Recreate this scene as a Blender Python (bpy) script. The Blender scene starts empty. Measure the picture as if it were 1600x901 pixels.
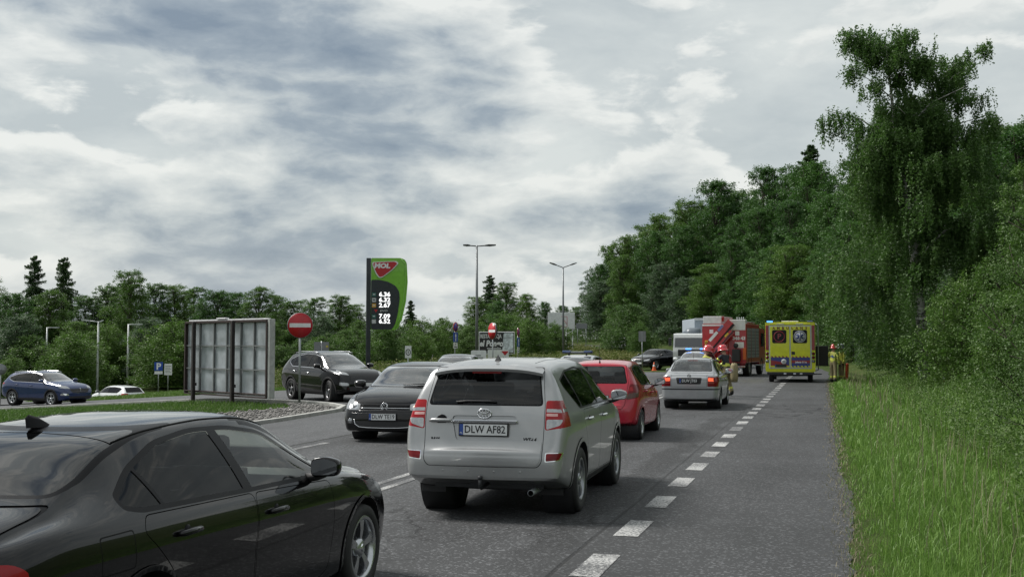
import bpy, bmesh, math, random
import numpy as np
from mathutils import Vector, Matrix, Quaternion
from mathutils.geometry import intersect_point_line

# ------------------------------------------------------------------ camera
sc = bpy.context.scene
COL = sc.collection
rad = math.radians
CAMH, FPX, YAW, PITCH = 1.85, 1780.0, rad(15.3), math.atan(86.5 / 1780.0)
cam = bpy.data.cameras.new("camera")
cam.sensor_width = 36.0
cam.lens = FPX / 1600.0 * 36.0
cam.clip_start = 0.1
cam.clip_end = 3000.0
camo = bpy.data.objects.new("camera", cam)
COL.objects.link(camo)
camo.location = (0, 0, CAMH)
camo.rotation_euler = (math.pi / 2 + PITCH, 0, YAW)
sc.camera = camo

# ------------------------------------------------------------------ sky
SKY_LOC = (1.7, 6.2, 2.1)
SUN_AZ, SUN_EL = rad(-82.0), rad(50.0)          # azimuth from +Y towards +X
world = bpy.data.worlds.new("World")
sc.world = world
world.use_nodes = True


class NT:
    """small node-tree helper"""
    def __init__(s, tree):
        s.t = tree; s.t.nodes.clear(); s.l = tree.links
    def n(s, typ, **kw):
        nd = s.t.nodes.new(typ)
        for k, v in kw.items():
            if k.startswith('i_'):
                key = k[2:]
                key = int(key) if key.isdigit() else key.replace('_', ' ')
                s.put(nd.inputs[key], v)
            else:
                setattr(nd, k, v)
        return nd
    def put(s, sock, v):
        if hasattr(v, 'is_output') or isinstance(v, bpy.types.NodeSocket):
            s.l.new(v, sock)
        else:
            if sock.type == 'RGBA' and isinstance(v, (tuple, list)) and len(v) == 3: v = (*v, 1)
            sock.default_value = v
    def math(s, op, a, b=0.0, c=0.0, clamp=False):
        nd = s.n('ShaderNodeMath', operation=op, use_clamp=clamp)
        s.put(nd.inputs[0], a); s.put(nd.inputs[1], b); s.put(nd.inputs[2], c)
        return nd.outputs[0]
    def vmath(s, op, a, b=(0, 0, 0)):
        nd = s.n('ShaderNodeVectorMath', operation=op)
        s.put(nd.inputs[0], a)
        if op == 'SCALE': s.put(nd.inputs[3], b)
        else: s.put(nd.inputs[1], b)
        return nd.outputs['Value'] if op in ('DOT_PRODUCT', 'LENGTH') else nd.outputs[0]
    def noise(s, vec, scale, detail=4.0, rough=0.5, dist=0.0):
        nd = s.n('ShaderNodeTexNoise')
        if vec is not None: s.put(nd.inputs['Vector'], vec)
        s.put(nd.inputs['Scale'], scale); s.put(nd.inputs['Detail'], detail)
        s.put(nd.inputs['Roughness'], rough); s.put(nd.inputs['Distortion'], dist)
        return nd.outputs[0]
    def ramp(s, fac, stops, interp='LINEAR'):
        nd = s.n('ShaderNodeValToRGB'); cr = nd.color_ramp; cr.interpolation = interp
        while len(cr.elements) > 1: cr.elements.remove(cr.elements[-1])
        cr.elements[0].position = stops[0][0]; cr.elements[0].color = col4(stops[0][1])
        for p, c in stops[1:]:
            e = cr.elements.new(p); e.color = col4(c)
        s.put(nd.inputs[0], fac)
        return nd.outputs[0]
    def mapr(s, v, a, b, c=0.0, d=1.0, smooth=False):
        nd = s.n('ShaderNodeMapRange')
        if smooth: nd.interpolation_type = 'SMOOTHSTEP'
        s.put(nd.inputs[0], v); s.put(nd.inputs[1], a); s.put(nd.inputs[2], b)
        s.put(nd.inputs[3], c); s.put(nd.inputs[4], d)
        return nd.outputs[0]
    def mix(s, f, a, b, blend='MIX'):
        nd = s.n('ShaderNodeMix', data_type='RGBA', blend_type=blend)
        s.put(nd.inputs['Factor'], f)
        s.put(nd.inputs[6], a); s.put(nd.inputs[7], b)
        return nd.outputs[2]


def col4(c):
    if isinstance(c, (int, float)): return (c, c, c, 1)
    return tuple(c) if len(c) == 4 else (*c, 1)


def srgb(r, g, b):
    f = lambda v: (v / 255 / 12.92) if v / 255 <= 0.04045 else ((v / 255 + 0.055) / 1.055) ** 2.4
    return (f(r), f(g), f(b))


t = NT(world.node_tree)
wout = t.n('ShaderNodeOutputWorld')
sky = t.n('ShaderNodeTexSky', sky_type='NISHITA', sun_disc=False)
sky.sun_elevation = SUN_EL; sky.sun_rotation = SUN_AZ
sky.air_density = 1.2; sky.dust_density = 2.5
bg_sky = t.n('ShaderNodeBackground'); t.put(bg_sky.inputs[0], sky.outputs[0]); bg_sky.inputs[1].default_value = 0.12
tc = t.n('ShaderNodeTexCoord').outputs['Generated']
sep = t.n('ShaderNodeSeparateXYZ'); t.put(sep.inputs[0], tc)
mp = t.n('ShaderNodeMapping'); mp.inputs['Rotation'].default_value = (0, 0, -YAW); mp.inputs['Scale'].default_value = (1.0, 1.0, 2.5); mp.inputs['Location'].default_value = SKY_LOC
t.put(mp.inputs['Vector'], tc)
P = mp.outputs[0]
wn = t.n('ShaderNodeTexNoise'); t.put(wn.inputs['Vector'], P); wn.inputs['Scale'].default_value = 9.0; wn.inputs['Detail'].default_value = 2
P = t.vmath('ADD', P, t.vmath('SCALE', t.vmath('SUBTRACT', wn.outputs['Color'], (.5, .5, .5)), 0.05))
def puff(v, scale):
    """cauliflower lumps: inverted smooth cells"""
    nd = t.n('ShaderNodeTexVoronoi', feature='F1'); t.put(nd.inputs['Vector'], v); nd.inputs['Scale'].default_value = scale
    nd.inputs['Detail'].default_value = 1.0; nd.inputs['Roughness'].default_value = .5
    return t.math('SUBTRACT', .46, nd.outputs['Distance'])
def cloud(v):
    c = t.math('ADD', t.math('MULTIPLY', t.noise(v, 3.4, 2.0, .5), .60), t.math('MULTIPLY', t.noise(v, 9.0, 7.0, .60), .40))
    return t.math('ADD', c, t.math('MULTIPLY', puff(v, 13.0), .10))
dens = cloud(P)
dens_up = cloud(t.vmath('ADD', P, (.006, 0.0, .030)))
side = t.mapr(sep.outputs[0], -0.52, 0.30, 0.092, -0.040)          # the cloud deck thins out towards +X
dens = t.math('ADD', dens, side)
lit = t.math('SUBTRACT', t.math('SUBTRACT', dens, side), dens_up)
amt = t.mapr(dens, .476, .528, 0, 1, True)
shade = t.math('ADD', t.math('ADD', .95, t.math('MULTIPLY', t.math('SUBTRACT', dens, .50), -4.2)), t.math('MULTIPLY', lit, 4.4))
cl = t.ramp(shade, [(0.0, srgb(120, 134, 148)), (.30, srgb(146, 157, 166)), (.55, srgb(180, 187, 189)), (.80, srgb(204, 208, 206)), (1.0, srgb(221, 223, 219))])
veil = t.mix(t.mapr(t.noise(P, 5.0, 8, .58), .36, .64), srgb(176, 184, 186), srgb(204, 209, 207))
ccol = t.mix(amt, veil, cl)
haze_f = t.mapr(sep.outputs[2], 0.0, 0.10, 0.40, 0.0)
ccol = t.mix(haze_f, ccol, srgb(208, 214, 217))
bg_cl = t.n('ShaderNodeBackground'); t.put(bg_cl.inputs[0], ccol); bg_cl.inputs[1].default_value = 0.76
mixw = t.n('ShaderNodeMixShader'); mixw.inputs[0].default_value = 0.94
t.l.new(bg_sky.outputs[0], mixw.inputs[1]); t.l.new(bg_cl.outputs[0], mixw.inputs[2])
t.l.new(mixw.outputs[0], wout.inputs[0])

sun = bpy.data.lights.new("sun", 'SUN')
sun.energy = 3.2; sun.angle = rad(18); sun.color = (1.0, 0.97, 0.92)
suno = bpy.data.objects.new("sun", sun); COL.objects.link(suno)
sdir = Vector((math.sin(SUN_AZ) * math.cos(SUN_EL), math.cos(SUN_AZ) * math.cos(SUN_EL), math.sin(SUN_EL)))
suno.rotation_euler = sdir.to_track_quat('Z', 'Y').to_euler()
suno.location = (0, 0, 60)

sc.view_settings.view_transform = 'Standard'
sc.view_settings.look = 'None'
sc.view_settings.exposure = 0.6
sc.view_settings.gamma = 1.0
sc.render.engine = 'CYCLES'
sc.cycles.max_bounces = 6; sc.cycles.diffuse_bounces = 3; sc.cycles.glossy_bounces = 4
sc.cycles.transmission_bounces = 4; sc.cycles.transparent_max_bounces = 12
sc.cycles.caustics_reflective = False; sc.cycles.caustics_refractive = False
sc.cycles.use_denoising = True

# ------------------------------------------------------------------ pixel -> place helpers
_cy, _sy = math.cos(YAW), math.sin(YAW)
FW = Vector((-_sy * math.cos(PITCH), _cy * math.cos(PITCH), math.sin(PITCH)))
RT = Vector((_cy, _sy, 0))
UP = RT.cross(FW)
CP = Vector((0, 0, CAMH))
def ray(px, py): return FW + RT * ((px - 800) / FPX) + UP * ((450.5 - py) / FPX)
def G(px, py, z=0.0):
    r = ray(px, py); k = (z - CAMH) / r.z
    return CP + r * k
def AT(px, d, z=0.0):
    """point on column px at horizontal distance d along the view axis, height z"""
    xc = (px - 800) / FPX * d
    return Vector((-_sy * d + _cy * xc, _cy * d + _sy * xc, z))
def ZAT(py, d): return CAMH + (537.0 - py) / FPX * d

# ------------------------------------------------------------------ materials
MATS = {}
def newmat(name):
    m = bpy.data.materials.new(name); m.use_nodes = True
    return m, NT(m.node_tree)

def M(name, color=(.5, .5, .5), rough=.5, metal=0.0, var=0.10, nscale=6.0, coat=0.0, spec=.5, bump=0.0, bscale=60.0, emit=None, estr=0.0, dark_back=False, grime=0.0, cior=1.5):
    if name in MATS: return MATS[name]
    m, t = newmat(name)
    out = t.n('ShaderNodeOutputMaterial'); b = t.n('ShaderNodeBsdfPrincipled')
    co = t.n('ShaderNodeTexCoord').outputs['Object']
    nz = t.noise(co, nscale, 5.0, .6)
    c = Vector(color[:3])
    base = t.mix(t.mapr(nz, .3, .7), tuple(c * (1 - var)), tuple(c * (1 + var)))
    if grime > 0:
        sp = t.n('ShaderNodeSeparateXYZ'); t.put(sp.inputs[0], co)
        g = t.math('MULTIPLY', t.mapr(sp.outputs[2], .15, .75, 1.0, 0.08), t.mapr(t.noise(co, 9.0, 6.0, .65), .35, .7))
        base = t.mix(t.math('MULTIPLY', g, grime), base, (.13, .12, .105))
        t.put(b.inputs['Roughness'], t.math('ADD', t.math('MULTIPLY', g, grime * .6), rough))
    else:
        t.put(b.inputs['Roughness'], t.mapr(nz, .3, .7, rough * .88, min(1, rough * 1.12)))
    t.put(b.inputs['Base Color'], base)
    b.inputs['Metallic'].default_value = metal
    b.inputs['Coat Weight'].default_value = coat; b.inputs['Coat Roughness'].default_value = 0.02; b.inputs['Coat IOR'].default_value = cior
    b.inputs['Specular IOR Level'].default_value = spec
    if bump > 0:
        bp = t.n('ShaderNodeBump'); bp.inputs['Strength'].default_value = bump; bp.inputs['Distance'].default_value = .01
        t.put(bp.inputs['Height'], t.noise(co, bscale, 4.0, .6)); t.l.new(bp.outputs[0], b.inputs['Normal'])
    if emit is not None:
        b.inputs['Emission Color'].default_value = (*emit, 1); b.inputs['Emission Strength'].default_value = estr
    sh = b.outputs[0]
    if dark_back:
        d = t.n('ShaderNodeBsdfDiffuse'); d.inputs[0].default_value = (.03, .03, .032, 1)
        ms = t.n('ShaderNodeMixShader'); t.put(ms.inputs[0], t.n('ShaderNodeNewGeometry').outputs['Backfacing'])
        t.l.new(sh, ms.inputs[1]); t.l.new(d.outputs[0], ms.inputs[2]); sh = ms.outputs[0]
    t.l.new(sh, out.inputs[0])
    MATS[name] = m
    return m

def glass_mat(name, tint=(.35, .4, .4), rough=0.0, refl=1.0, ior=1.45):
    if name in MATS: return MATS[name]
    m, t = newmat(name)
    out = t.n('ShaderNodeOutputMaterial')
    tr = t.n('ShaderNodeBsdfTransparent'); tr.inputs[0].default_value = (*tint, 1)
    gl = t.n('ShaderNodeBsdfGlossy'); gl.inputs['Roughness'].default_value = rough
    co = t.n('ShaderNodeTexCoord').outputs['Object']
    nz = t.mapr(t.noise(co, 5.0, 5.0, .6), .3, .7, .88, 1.0)
    cb = t.n('ShaderNodeCombineXYZ')
    for i in range(3): t.put(cb.inputs[i], nz)
    t.put(gl.inputs[0], cb.outputs[0])
    fr = t.n('ShaderNodeFresnel'); fr.inputs[0].default_value = ior
    f = t.math('MULTIPLY', t.math('ADD', fr.outputs[0], 0.0), refl, clamp=True)
    ms = t.n('ShaderNodeMixShader'); t.put(ms.inputs[0], f)
    t.l.new(tr.outputs[0], ms.inputs[1]); t.l.new(gl.outputs[0], ms.inputs[2])
    t.l.new(ms.outputs[0], out.inputs[0])
    MATS[name] = m
    return m

def leaf_mat(name, c1, c2, trans=.35, rough=.55):
    """c1..c2: leaf colours, spread leaf by leaf and tree by tree"""
    m, t = newmat(name)
    out = t.n('ShaderNodeOutputMaterial')
    at = t.n('ShaderNodeAttribute'); at.attribute_name = 'tint'
    oi = t.n('ShaderNodeObjectInfo')
    f = t.math('ADD', t.math('MULTIPLY', at.outputs['Fac'], .7), t.math('MULTIPLY', oi.outputs['Random'], .45))
    c = t.mix(f, c1, c2)
    df = t.n('ShaderNodeBsdfPrincipled'); t.put(df.inputs['Base Color'], c); df.inputs['Roughness'].default_value = rough
    df.inputs['Specular IOR Level'].default_value = .35
    tr = t.n('ShaderNodeBsdfTranslucent'); t.put(tr.inputs[0], t.mix(.5, c, (.06, .155, .018)))
    ms = t.n('ShaderNodeMixShader'); ms.inputs[0].default_value = trans
    t.l.new(df.outputs[0], ms.inputs[1]); t.l.new(tr.outputs[0], ms.inputs[2]); t.l.new(ms.outputs[0], out.inputs[0])
    MATS[name] = m
    return m

# ------------------------------------------------------------------ object helpers
def tag(o, label=None, cat=None, group=None, kind=None):
    if label: o['label'] = label
    if cat: o['category'] = cat
    if group: o['group'] = group
    if kind: o['kind'] = kind
    return o
def empty(name, loc=(0, 0, 0), rz=0.0):
    o = bpy.data.objects.new(name, None); COL.objects.link(o)
    o.location = loc; o.rotation_euler = (0, 0, rz); o.empty_display_size = .2
    return o
def link(name, me, parent=None, loc=None, rot=None):
    o = bpy.data.objects.new(name, me); COL.objects.link(o)
    if parent is not None: o.parent = parent
    if loc is not None: o.location = loc
    if rot is not None: o.rotation_euler = rot
    return o
def bm_obj(name, bm, mat, parent=None, smooth=False, loc=None, rot=None):
    me = bpy.data.meshes.new(name); bm.to_mesh(me); bm.free()
    for mm in (mat if isinstance(mat, (list, tuple)) else [mat]): me.materials.append(mm)
    if smooth: me.polygons.foreach_set('use_smooth', [True] * len(me.polygons))
    return link(name, me, parent, loc, rot)
def copy_tree(o, parent=None):
    c = o.copy(); COL.objects.link(c)
    if parent is not None: c.parent = parent
    for ch in list(o.children): copy_tree(ch, c)
    return c

def box(bm, x0, x1, y0, y1, z0, z1, bev=0.0, mi=0):
    r = bmesh.ops.create_cube(bm, size=1.0)
    for v in r['verts']:
        v.co = Vector(((x0 + x1) / 2 + v.co.x * (x1 - x0), (y0 + y1) / 2 + v.co.y * (y1 - y0), (z0 + z1) / 2 + v.co.z * (z1 - z0)))
    fs = {f for v in r['verts'] for f in v.link_faces}
    for f in fs: f.material_index = mi
    if bev > 0:
        es = list({e for v in r['verts'] for e in v.link_edges})
        rb = bmesh.ops.bevel(bm, geom=es, offset=bev, segments=2, affect='EDGES', profile=.5)
        for f in rb['faces']: f.material_index = mi
def tube(bm, pts, r, seg=8, cap=True, mi=0, r1=None):
    """tube along a polyline; r may be a list"""
    pts = [Vector(p) for p in pts]; n = len(pts)
    rs = r if isinstance(r, (list, tuple)) else [r + ((r1 if r1 is not None else r) - r) * i / max(1, n - 1) for i in range(n)]
    rings = []
    up = None
    for i, p in enumerate(pts):
        d = (pts[min(i + 1, n - 1)] - pts[max(i - 1, 0)]).normalized()
        if up is None:
            a = Vector((0, 0, 1)) if abs(d.z) < .9 else Vector((1, 0, 0))
        else: a = up
        s = d.cross(a).normalized(); up = s.cross(d).normalized()
        rings.append([bm.verts.new(p + (s * math.cos(2 * math.pi * k / seg) + up * math.sin(2 * math.pi * k / seg)) * rs[i]) for k in range(seg)])
    for a, b in zip(rings, rings[1:]):
        for k in range(seg):
            f = bm.faces.new((a[k], b[k], b[(k + 1) % seg], a[(k + 1) % seg])); f.material_index = mi; f.smooth = True
    if cap:
        for rr in (rings[0], rings[-1][::-1]):
            f = bm.faces.new(rr); f.material_index = mi
def lathe(bm, prof, seg=32, axis='y', mi=0, close=False, c=(0, 0, 0)):
    """prof: list of (radius, along-axis)"""
    rings = []
    for r, h in prof:
        ring = []
        for k in range(seg):
            a = 2 * math.pi * k / seg
            if axis == 'y': co = (r * math.cos(a), h, r * math.sin(a))
            elif axis == 'x': co = (h, r * math.cos(a), r * math.sin(a))
            else: co = (r * math.cos(a), r * math.sin(a), h)
            ring.append(bm.verts.new(Vector(co) + Vector(c)))
        rings.append(ring)
    n = len(rings)
    for i in range(n if close else n - 1):
        a, b = rings[i], rings[(i + 1) % n]
        for k in range(seg):
            f = bm.faces.new((a[k], a[(k + 1) % seg], b[(k + 1) % seg], b[k])); f.material_index = mi; f.smooth = True
    return rings
def prism(bm, poly, plane, h0, h1, mi=0):
    """extrude a 2D polygon; plane 'xz' (extrude y), 'yz' (extrude x), 'xy' (extrude z)"""
    def mk(p, h):
        return {'xz': (p[0], h, p[1]), 'yz': (h, p[0], p[1]), 'xy': (p[0], p[1], h)}[plane]
    a = [bm.verts.new(mk(p, h0)) for p in poly]; b = [bm.verts.new(mk(p, h1)) for p in poly]
    n = len(poly)
    fs = [bm.faces.new(a[::-1]), bm.faces.new(b)]
    for i in range(n): fs.append(bm.faces.new((a[i], a[(i + 1) % n], b[(i + 1) % n], b[i])))
    for f in fs: f.material_index = mi
    bmesh.ops.recalc_face_normals(bm, faces=fs)
    return fs
def rp(poly, r=.03, n=4):
    """polygon with rounded corners"""
    out = []; m = len(poly)
    for i in range(m):
        p = Vector(poly[i][:2]); a = Vector(poly[i - 1][:2]); b = Vector(poly[(i + 1) % m][:2])
        rr = poly[i][2] if len(poly[i]) > 2 else r
        d0 = a - p; d1 = b - p; l0 = d0.length; l1 = d1.length
        k = min(rr, l0 * .45, l1 * .45)
        if k < 1e-4: out.append(tuple(p)); continue
        q0 = p + d0 / l0 * k; q1 = p + d1 / l1 * k
        for j in range(n + 1):
            s = j / n
            out.append(tuple(q0 * (1 - s) ** 2 + p * 2 * s * (1 - s) + q1 * s * s))
    return out
def area2(poly): return sum(poly[i - 1][0] * poly[i][1] - poly[i][0] * poly[i - 1][1] for i in range(len(poly))) / 2
def inset(poly, d):
    """move edges inwards by d (negative: outwards)"""
    if area2(poly) < 0: poly = poly[::-1]
    out = []; m = len(poly)
    for i in range(m):
        p = Vector(poly[i]); a = Vector(poly[i - 1]); b = Vector(poly[(i + 1) % m])
        e0 = (p - a); e1 = (b - p)
        if e0.length < 1e-7 or e1.length < 1e-7: continue
        e0.normalize(); e1.normalize()
        n0 = Vector((-e0.y, e0.x)); n1 = Vector((-e1.y, e1.x))
        k = n0 + n1
        if k.length < .2: out.append(tuple(p + n0 * d)); continue
        k.normalize(); out.append(tuple(p + k * (d / max(.45, k.dot(n0)))))
    return out
def clip(poly, p, nrm):
    """keep the half plane (x-p).nrm >= 0"""
    out = []; m = len(poly)
    for i in range(m):
        a = poly[i - 1]; b = poly[i]
        da = (a[0] - p[0]) * nrm[0] + (a[1] - p[1]) * nrm[1]; db = (b[0] - p[0]) * nrm[0] + (b[1] - p[1]) * nrm[1]
        if (da >= 0) != (db >= 0):
            s = da / (da - db); out.append((a[0] + (b[0] - a[0]) * s, a[1] + (b[1] - a[1]) * s))
        if db >= 0: out.append(tuple(b[:2]))
    return out
def pip(x, y, poly):
    c = False; m = len(poly); j = m - 1
    for i in range(m):
        xi, yi = poly[i]; xj, yj = poly[j]
        if (yi > y) != (yj > y) and x < (xj - xi) * (y - yi) / (yj - yi) + xi: c = not c
        j = i
    return c
_TXT = {}
def text_mesh(s, size, mat, extrude=.0015, align='CENTER', shear=0.0, bold=0.0, sx=1.0):
    cu = bpy.data.curves.new('lettering', 'FONT'); cu.body = s; cu.size = size; cu.extrude = extrude
    cu.align_x = align; cu.align_y = 'CENTER'; cu.shear = shear; cu.offset = bold; cu.resolution_u = 2
    o = bpy.data.objects.new('lettering', cu)
    me = bpy.data.meshes.new_from_object(o)
    bpy.data.objects.remove(o); bpy.data.curves.remove(cu)
    me.materials.clear(); me.materials.append(mat)
    if sx != 1.0:
        me.transform(Matrix.Diagonal((sx, 1, 1, 1)))
    return me
def text(s, size, mat, parent, loc, rot, name='lettering', **kw):
    return link(name, text_mesh(s, size, mat, **kw), parent, loc, rot)

black_trim = M('black_trim', (.006, .006, .007), .3, var=.15, spec=.12)
seam_black = M('seam_black', (.004, .004, .004), .9, var=.1, spec=.0)
black_plastic = M('black_plastic', (.022, .022, .024), .6, var=.15, bump=.1, bscale=200)
rubber = M('tyre_rubber', (.02, .02, .021), .75, var=.2, nscale=20, bump=.2, bscale=90)
chrome = M('chrome', (.75, .76, .78), .12, 1.0, var=.04)
alloy = M('alloy_rim', (.42, .43, .45), .32, .9, var=.08)
dark_alloy = M('dark_alloy_rim', (.10, .10, .11), .35, .8, var=.08)
white_paint = M('white_paint', (.75, .76, .76), .35, var=.05)
seat_cloth = M('seat_cloth', (.045, .045, .05), .85, var=.2, bump=.2)
cabin_grey = M('cabin_plastic', (.05, .05, .055), .7, var=.15)
red_lens = M('red_lens', (.30, .006, .010), .18, coat=.25, spec=.3, var=.15)
dark_red_lens = M('dark_red_lens', (.15, .004, .007), .2, coat=.15, spec=.25, var=.15)
clear_lens = M('clear_lens', (.36, .37, .38), .12, .5, coat=1, var=.2, nscale=30)
lit_red = M('lit_red_lens', (.5, .05, .03), .2, emit=(1, .16, .06), estr=.6)
lit_lamp = M('lit_lamp', (.9, .85, .7), .2, emit=(1, .8, .5), estr=.9)
amber = M('amber_lens', (.7, .22, .02), .2, coat=.8)
plate_white = M('plate_white', (.72, .73, .74), .4, var=.06, nscale=12)
plate_blue = M('plate_blue', (.02, .07, .32), .4)
ink = M('plate_ink', (.012, .012, .014), .5)
steel = M('galvanised_steel', (.33, .35, .36), .45, .6, var=.15, nscale=8)
dark_steel = M('dark_steel', (.035, .037, .04), .5, .4, var=.2)
glass_clear = glass_mat('glass_clear', (.72, .78, .76))
glass_tint = glass_mat('glass_tinted', (.22, .26, .27))
glass_priv = glass_mat('glass_privacy', (.045, .05, .055), 0.0, .8, 1.38)
# ------------------------------------------------------------------ terrain
RNG = np.random.default_rng(7)
random.seed(7)
RCX, RR, RY0, RTH = -5.62, 110.0, 75.0, rad(80)
def sstep(v, a, b):
    k = np.clip((v - a) / (b - a), 0, 1); return k * k * (3 - 2 * k)
def st(x, y):
    x = np.asarray(x, float); y = np.asarray(y, float)
    dx = x - (RCX - RR); dy = y - RY0
    ang = np.arctan2(dy, dx); r = np.hypot(dx, dy)
    s_arc = RR * ang; t_arc = r - RR
    tx, ty = -math.sin(RTH), math.cos(RTH); ex, ey = RCX - RR + RR * math.cos(RTH), RY0 + RR * math.sin(RTH)
    qx = x - ex; qy = y - ey
    s_l = RR * RTH + qx * tx + qy * ty; t_l = qx * math.cos(RTH) + qy * math.sin(RTH)
    s = np.where(dy <= 0, dy, np.where(ang < RTH, s_arc, s_l)); tt = np.where(dy <= 0, x - RCX, np.where(ang < RTH, t_arc, t_l))
    return s, tt
def xy(s, tt):
    if s <= 0: return RCX + tt, RY0 + s
    if s < RR * RTH:
        a = s / RR; return RCX - RR + (RR + tt) * math.cos(a), RY0 + (RR + tt) * math.sin(a)
    ex, ey = RCX - RR + RR * math.cos(RTH), RY0 + RR * math.sin(RTH); k = s - RR * RTH
    return ex - math.sin(RTH) * k + math.cos(RTH) * tt, ey + math.cos(RTH) * k + math.sin(RTH) * tt
def zroad(s):
    s = np.clip(s, 0, None); return np.where(s < 60, .00027 * s * s, .00027 * 3600 + .0324 * (np.minimum(s, 260) - 60))
def TZ(x, y):
    x = np.asarray(x, float); y = np.asarray(y, float)
    s, tt = st(x, y)
    z = zroad(s) * (1 - sstep(-tt, 28, 75)) * (1 - sstep(tt, 14, 60) * sstep(s, 90, 160))
    rt = np.interp(tt, [5.85, 6.4, 7.6, 8.8, 10.4, 14, 70, 90], [0, .02, -.12, -.50, -.10, .65, 17.5, 18.5])
    rt = np.where(tt > 5.85, rt, 0) * np.where(tt > 11, 1 - sstep(s, 45, 115), 1)
    drop = np.interp(-x, [12.6, 20, 36, 47, 75], [0, -.07, -1.05, -1.75, -3.2]) * (1 - sstep(y, 68, 125))
    bank = .5 * np.exp(-((y - 62 - (-x - 30) * .12) / 4.5) ** 2) * sstep(-x, 28, 34) * 0
    return z + rt + drop + bank
def tz(x, y): return float(TZ(x, y))

# ground sheet
gx = np.concatenate([np.linspace(-900, -260, 9), np.linspace(-240, -64, 40), np.linspace(-60, -16, 40), np.linspace(-15, 14, 117), np.linspace(15, 60, 36), np.linspace(64, 260, 25), np.linspace(300, 900, 7)])
gy = np.concatenate([np.linspace(-300, -30, 8), np.linspace(-24, 0, 9), np.linspace(1, 100, 120), np.linspace(102, 300, 90), np.linspace(320, 1200, 12)])
XX, YY = np.meshgrid(gx, gy); ZZ = TZ(XX, YY)
S_, T_ = st(XX, YY)
ZZ = np.where((T_ > -9.0) & (T_ < 5.6), ZZ - .06, ZZ - .012 + 0.03 * np.sin(XX * 1.7) * np.sin(YY * 1.3) * (np.abs(T_) > 7))
ZZ = np.where((T_ <= -8.6) & (XX < -8), ZZ - .05, ZZ)
ny, nx = XX.shape
co = np.stack([XX, YY, ZZ], -1).reshape(-1, 3)
idx = np.arange(nx * ny).reshape(ny, nx)
quads = np.stack([idx[:-1, :-1], idx[:-1, 1:], idx[1:, 1:], idx[1:, :-1]], -1).reshape(-1, 4)
def np_mesh(name, co, faces, mat, smooth=False, tint=None):
    me = bpy.data.meshes.new(name); k = faces.shape[1]
    me.vertices.add(len(co)); me.vertices.foreach_set('co', np.asarray(co, np.float32).ravel())
    me.loops.add(faces.size); me.loops.foreach_set('vertex_index', faces.astype(np.int32).ravel())
    me.polygons.add(len(faces)); me.polygons.foreach_set('loop_start', np.arange(0, faces.size, k, dtype=np.int32))
    if smooth: me.polygons.foreach_set('use_smooth', np.ones(len(faces), bool))
    if tint is not None:
        a = me.attributes.new('tint', 'FLOAT', 'POINT'); a.data.foreach_set('value', np.asarray(tint, np.float32).ravel())
    me.materials.append(mat); me.update(calc_edges=True); me.validate()
    return me

def ground_mat():
    m, t = newmat('grassy_soil')
    out = t.n('ShaderNodeOutputMaterial'); b = t.n('ShaderNodeBsdfPrincipled')
    co = t.n('ShaderNodeTexCoord').outputs['Object']
    n1 = t.noise(co, .35, 6, .6); n2 = t.noise(co, 9.0, 6, .7)
    c = t.ramp(n1, [(.3, (.035, .055, .016)), (.5, (.06, .095, .025)), (.7, (.085, .105, .035))])
    c = t.mix(t.mapr(n2, .35, .7), t.mix(1.0, c, (.55, .5, .5), 'MULTIPLY'), c)
    t.put(b.inputs['Base Color'], c); b.inputs['Roughness'].default_value = .95; b.inputs['Specular IOR Level'].default_value = .1
    bp = t.n('ShaderNodeBump'); bp.inputs['Strength'].default_value = .8; bp.inputs['Distance'].default_value = .08
    t.put(bp.inputs['Height'], n2); t.l.new(bp.outputs[0], b.inputs['Normal'])
    t.l.new(b.outputs[0], out.inputs[0]); return m
GROUND_M = ground_mat()
ground = link('ground', np_mesh('ground', co, quads, GROUND_M, True))
tag(ground, kind='structure')

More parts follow.
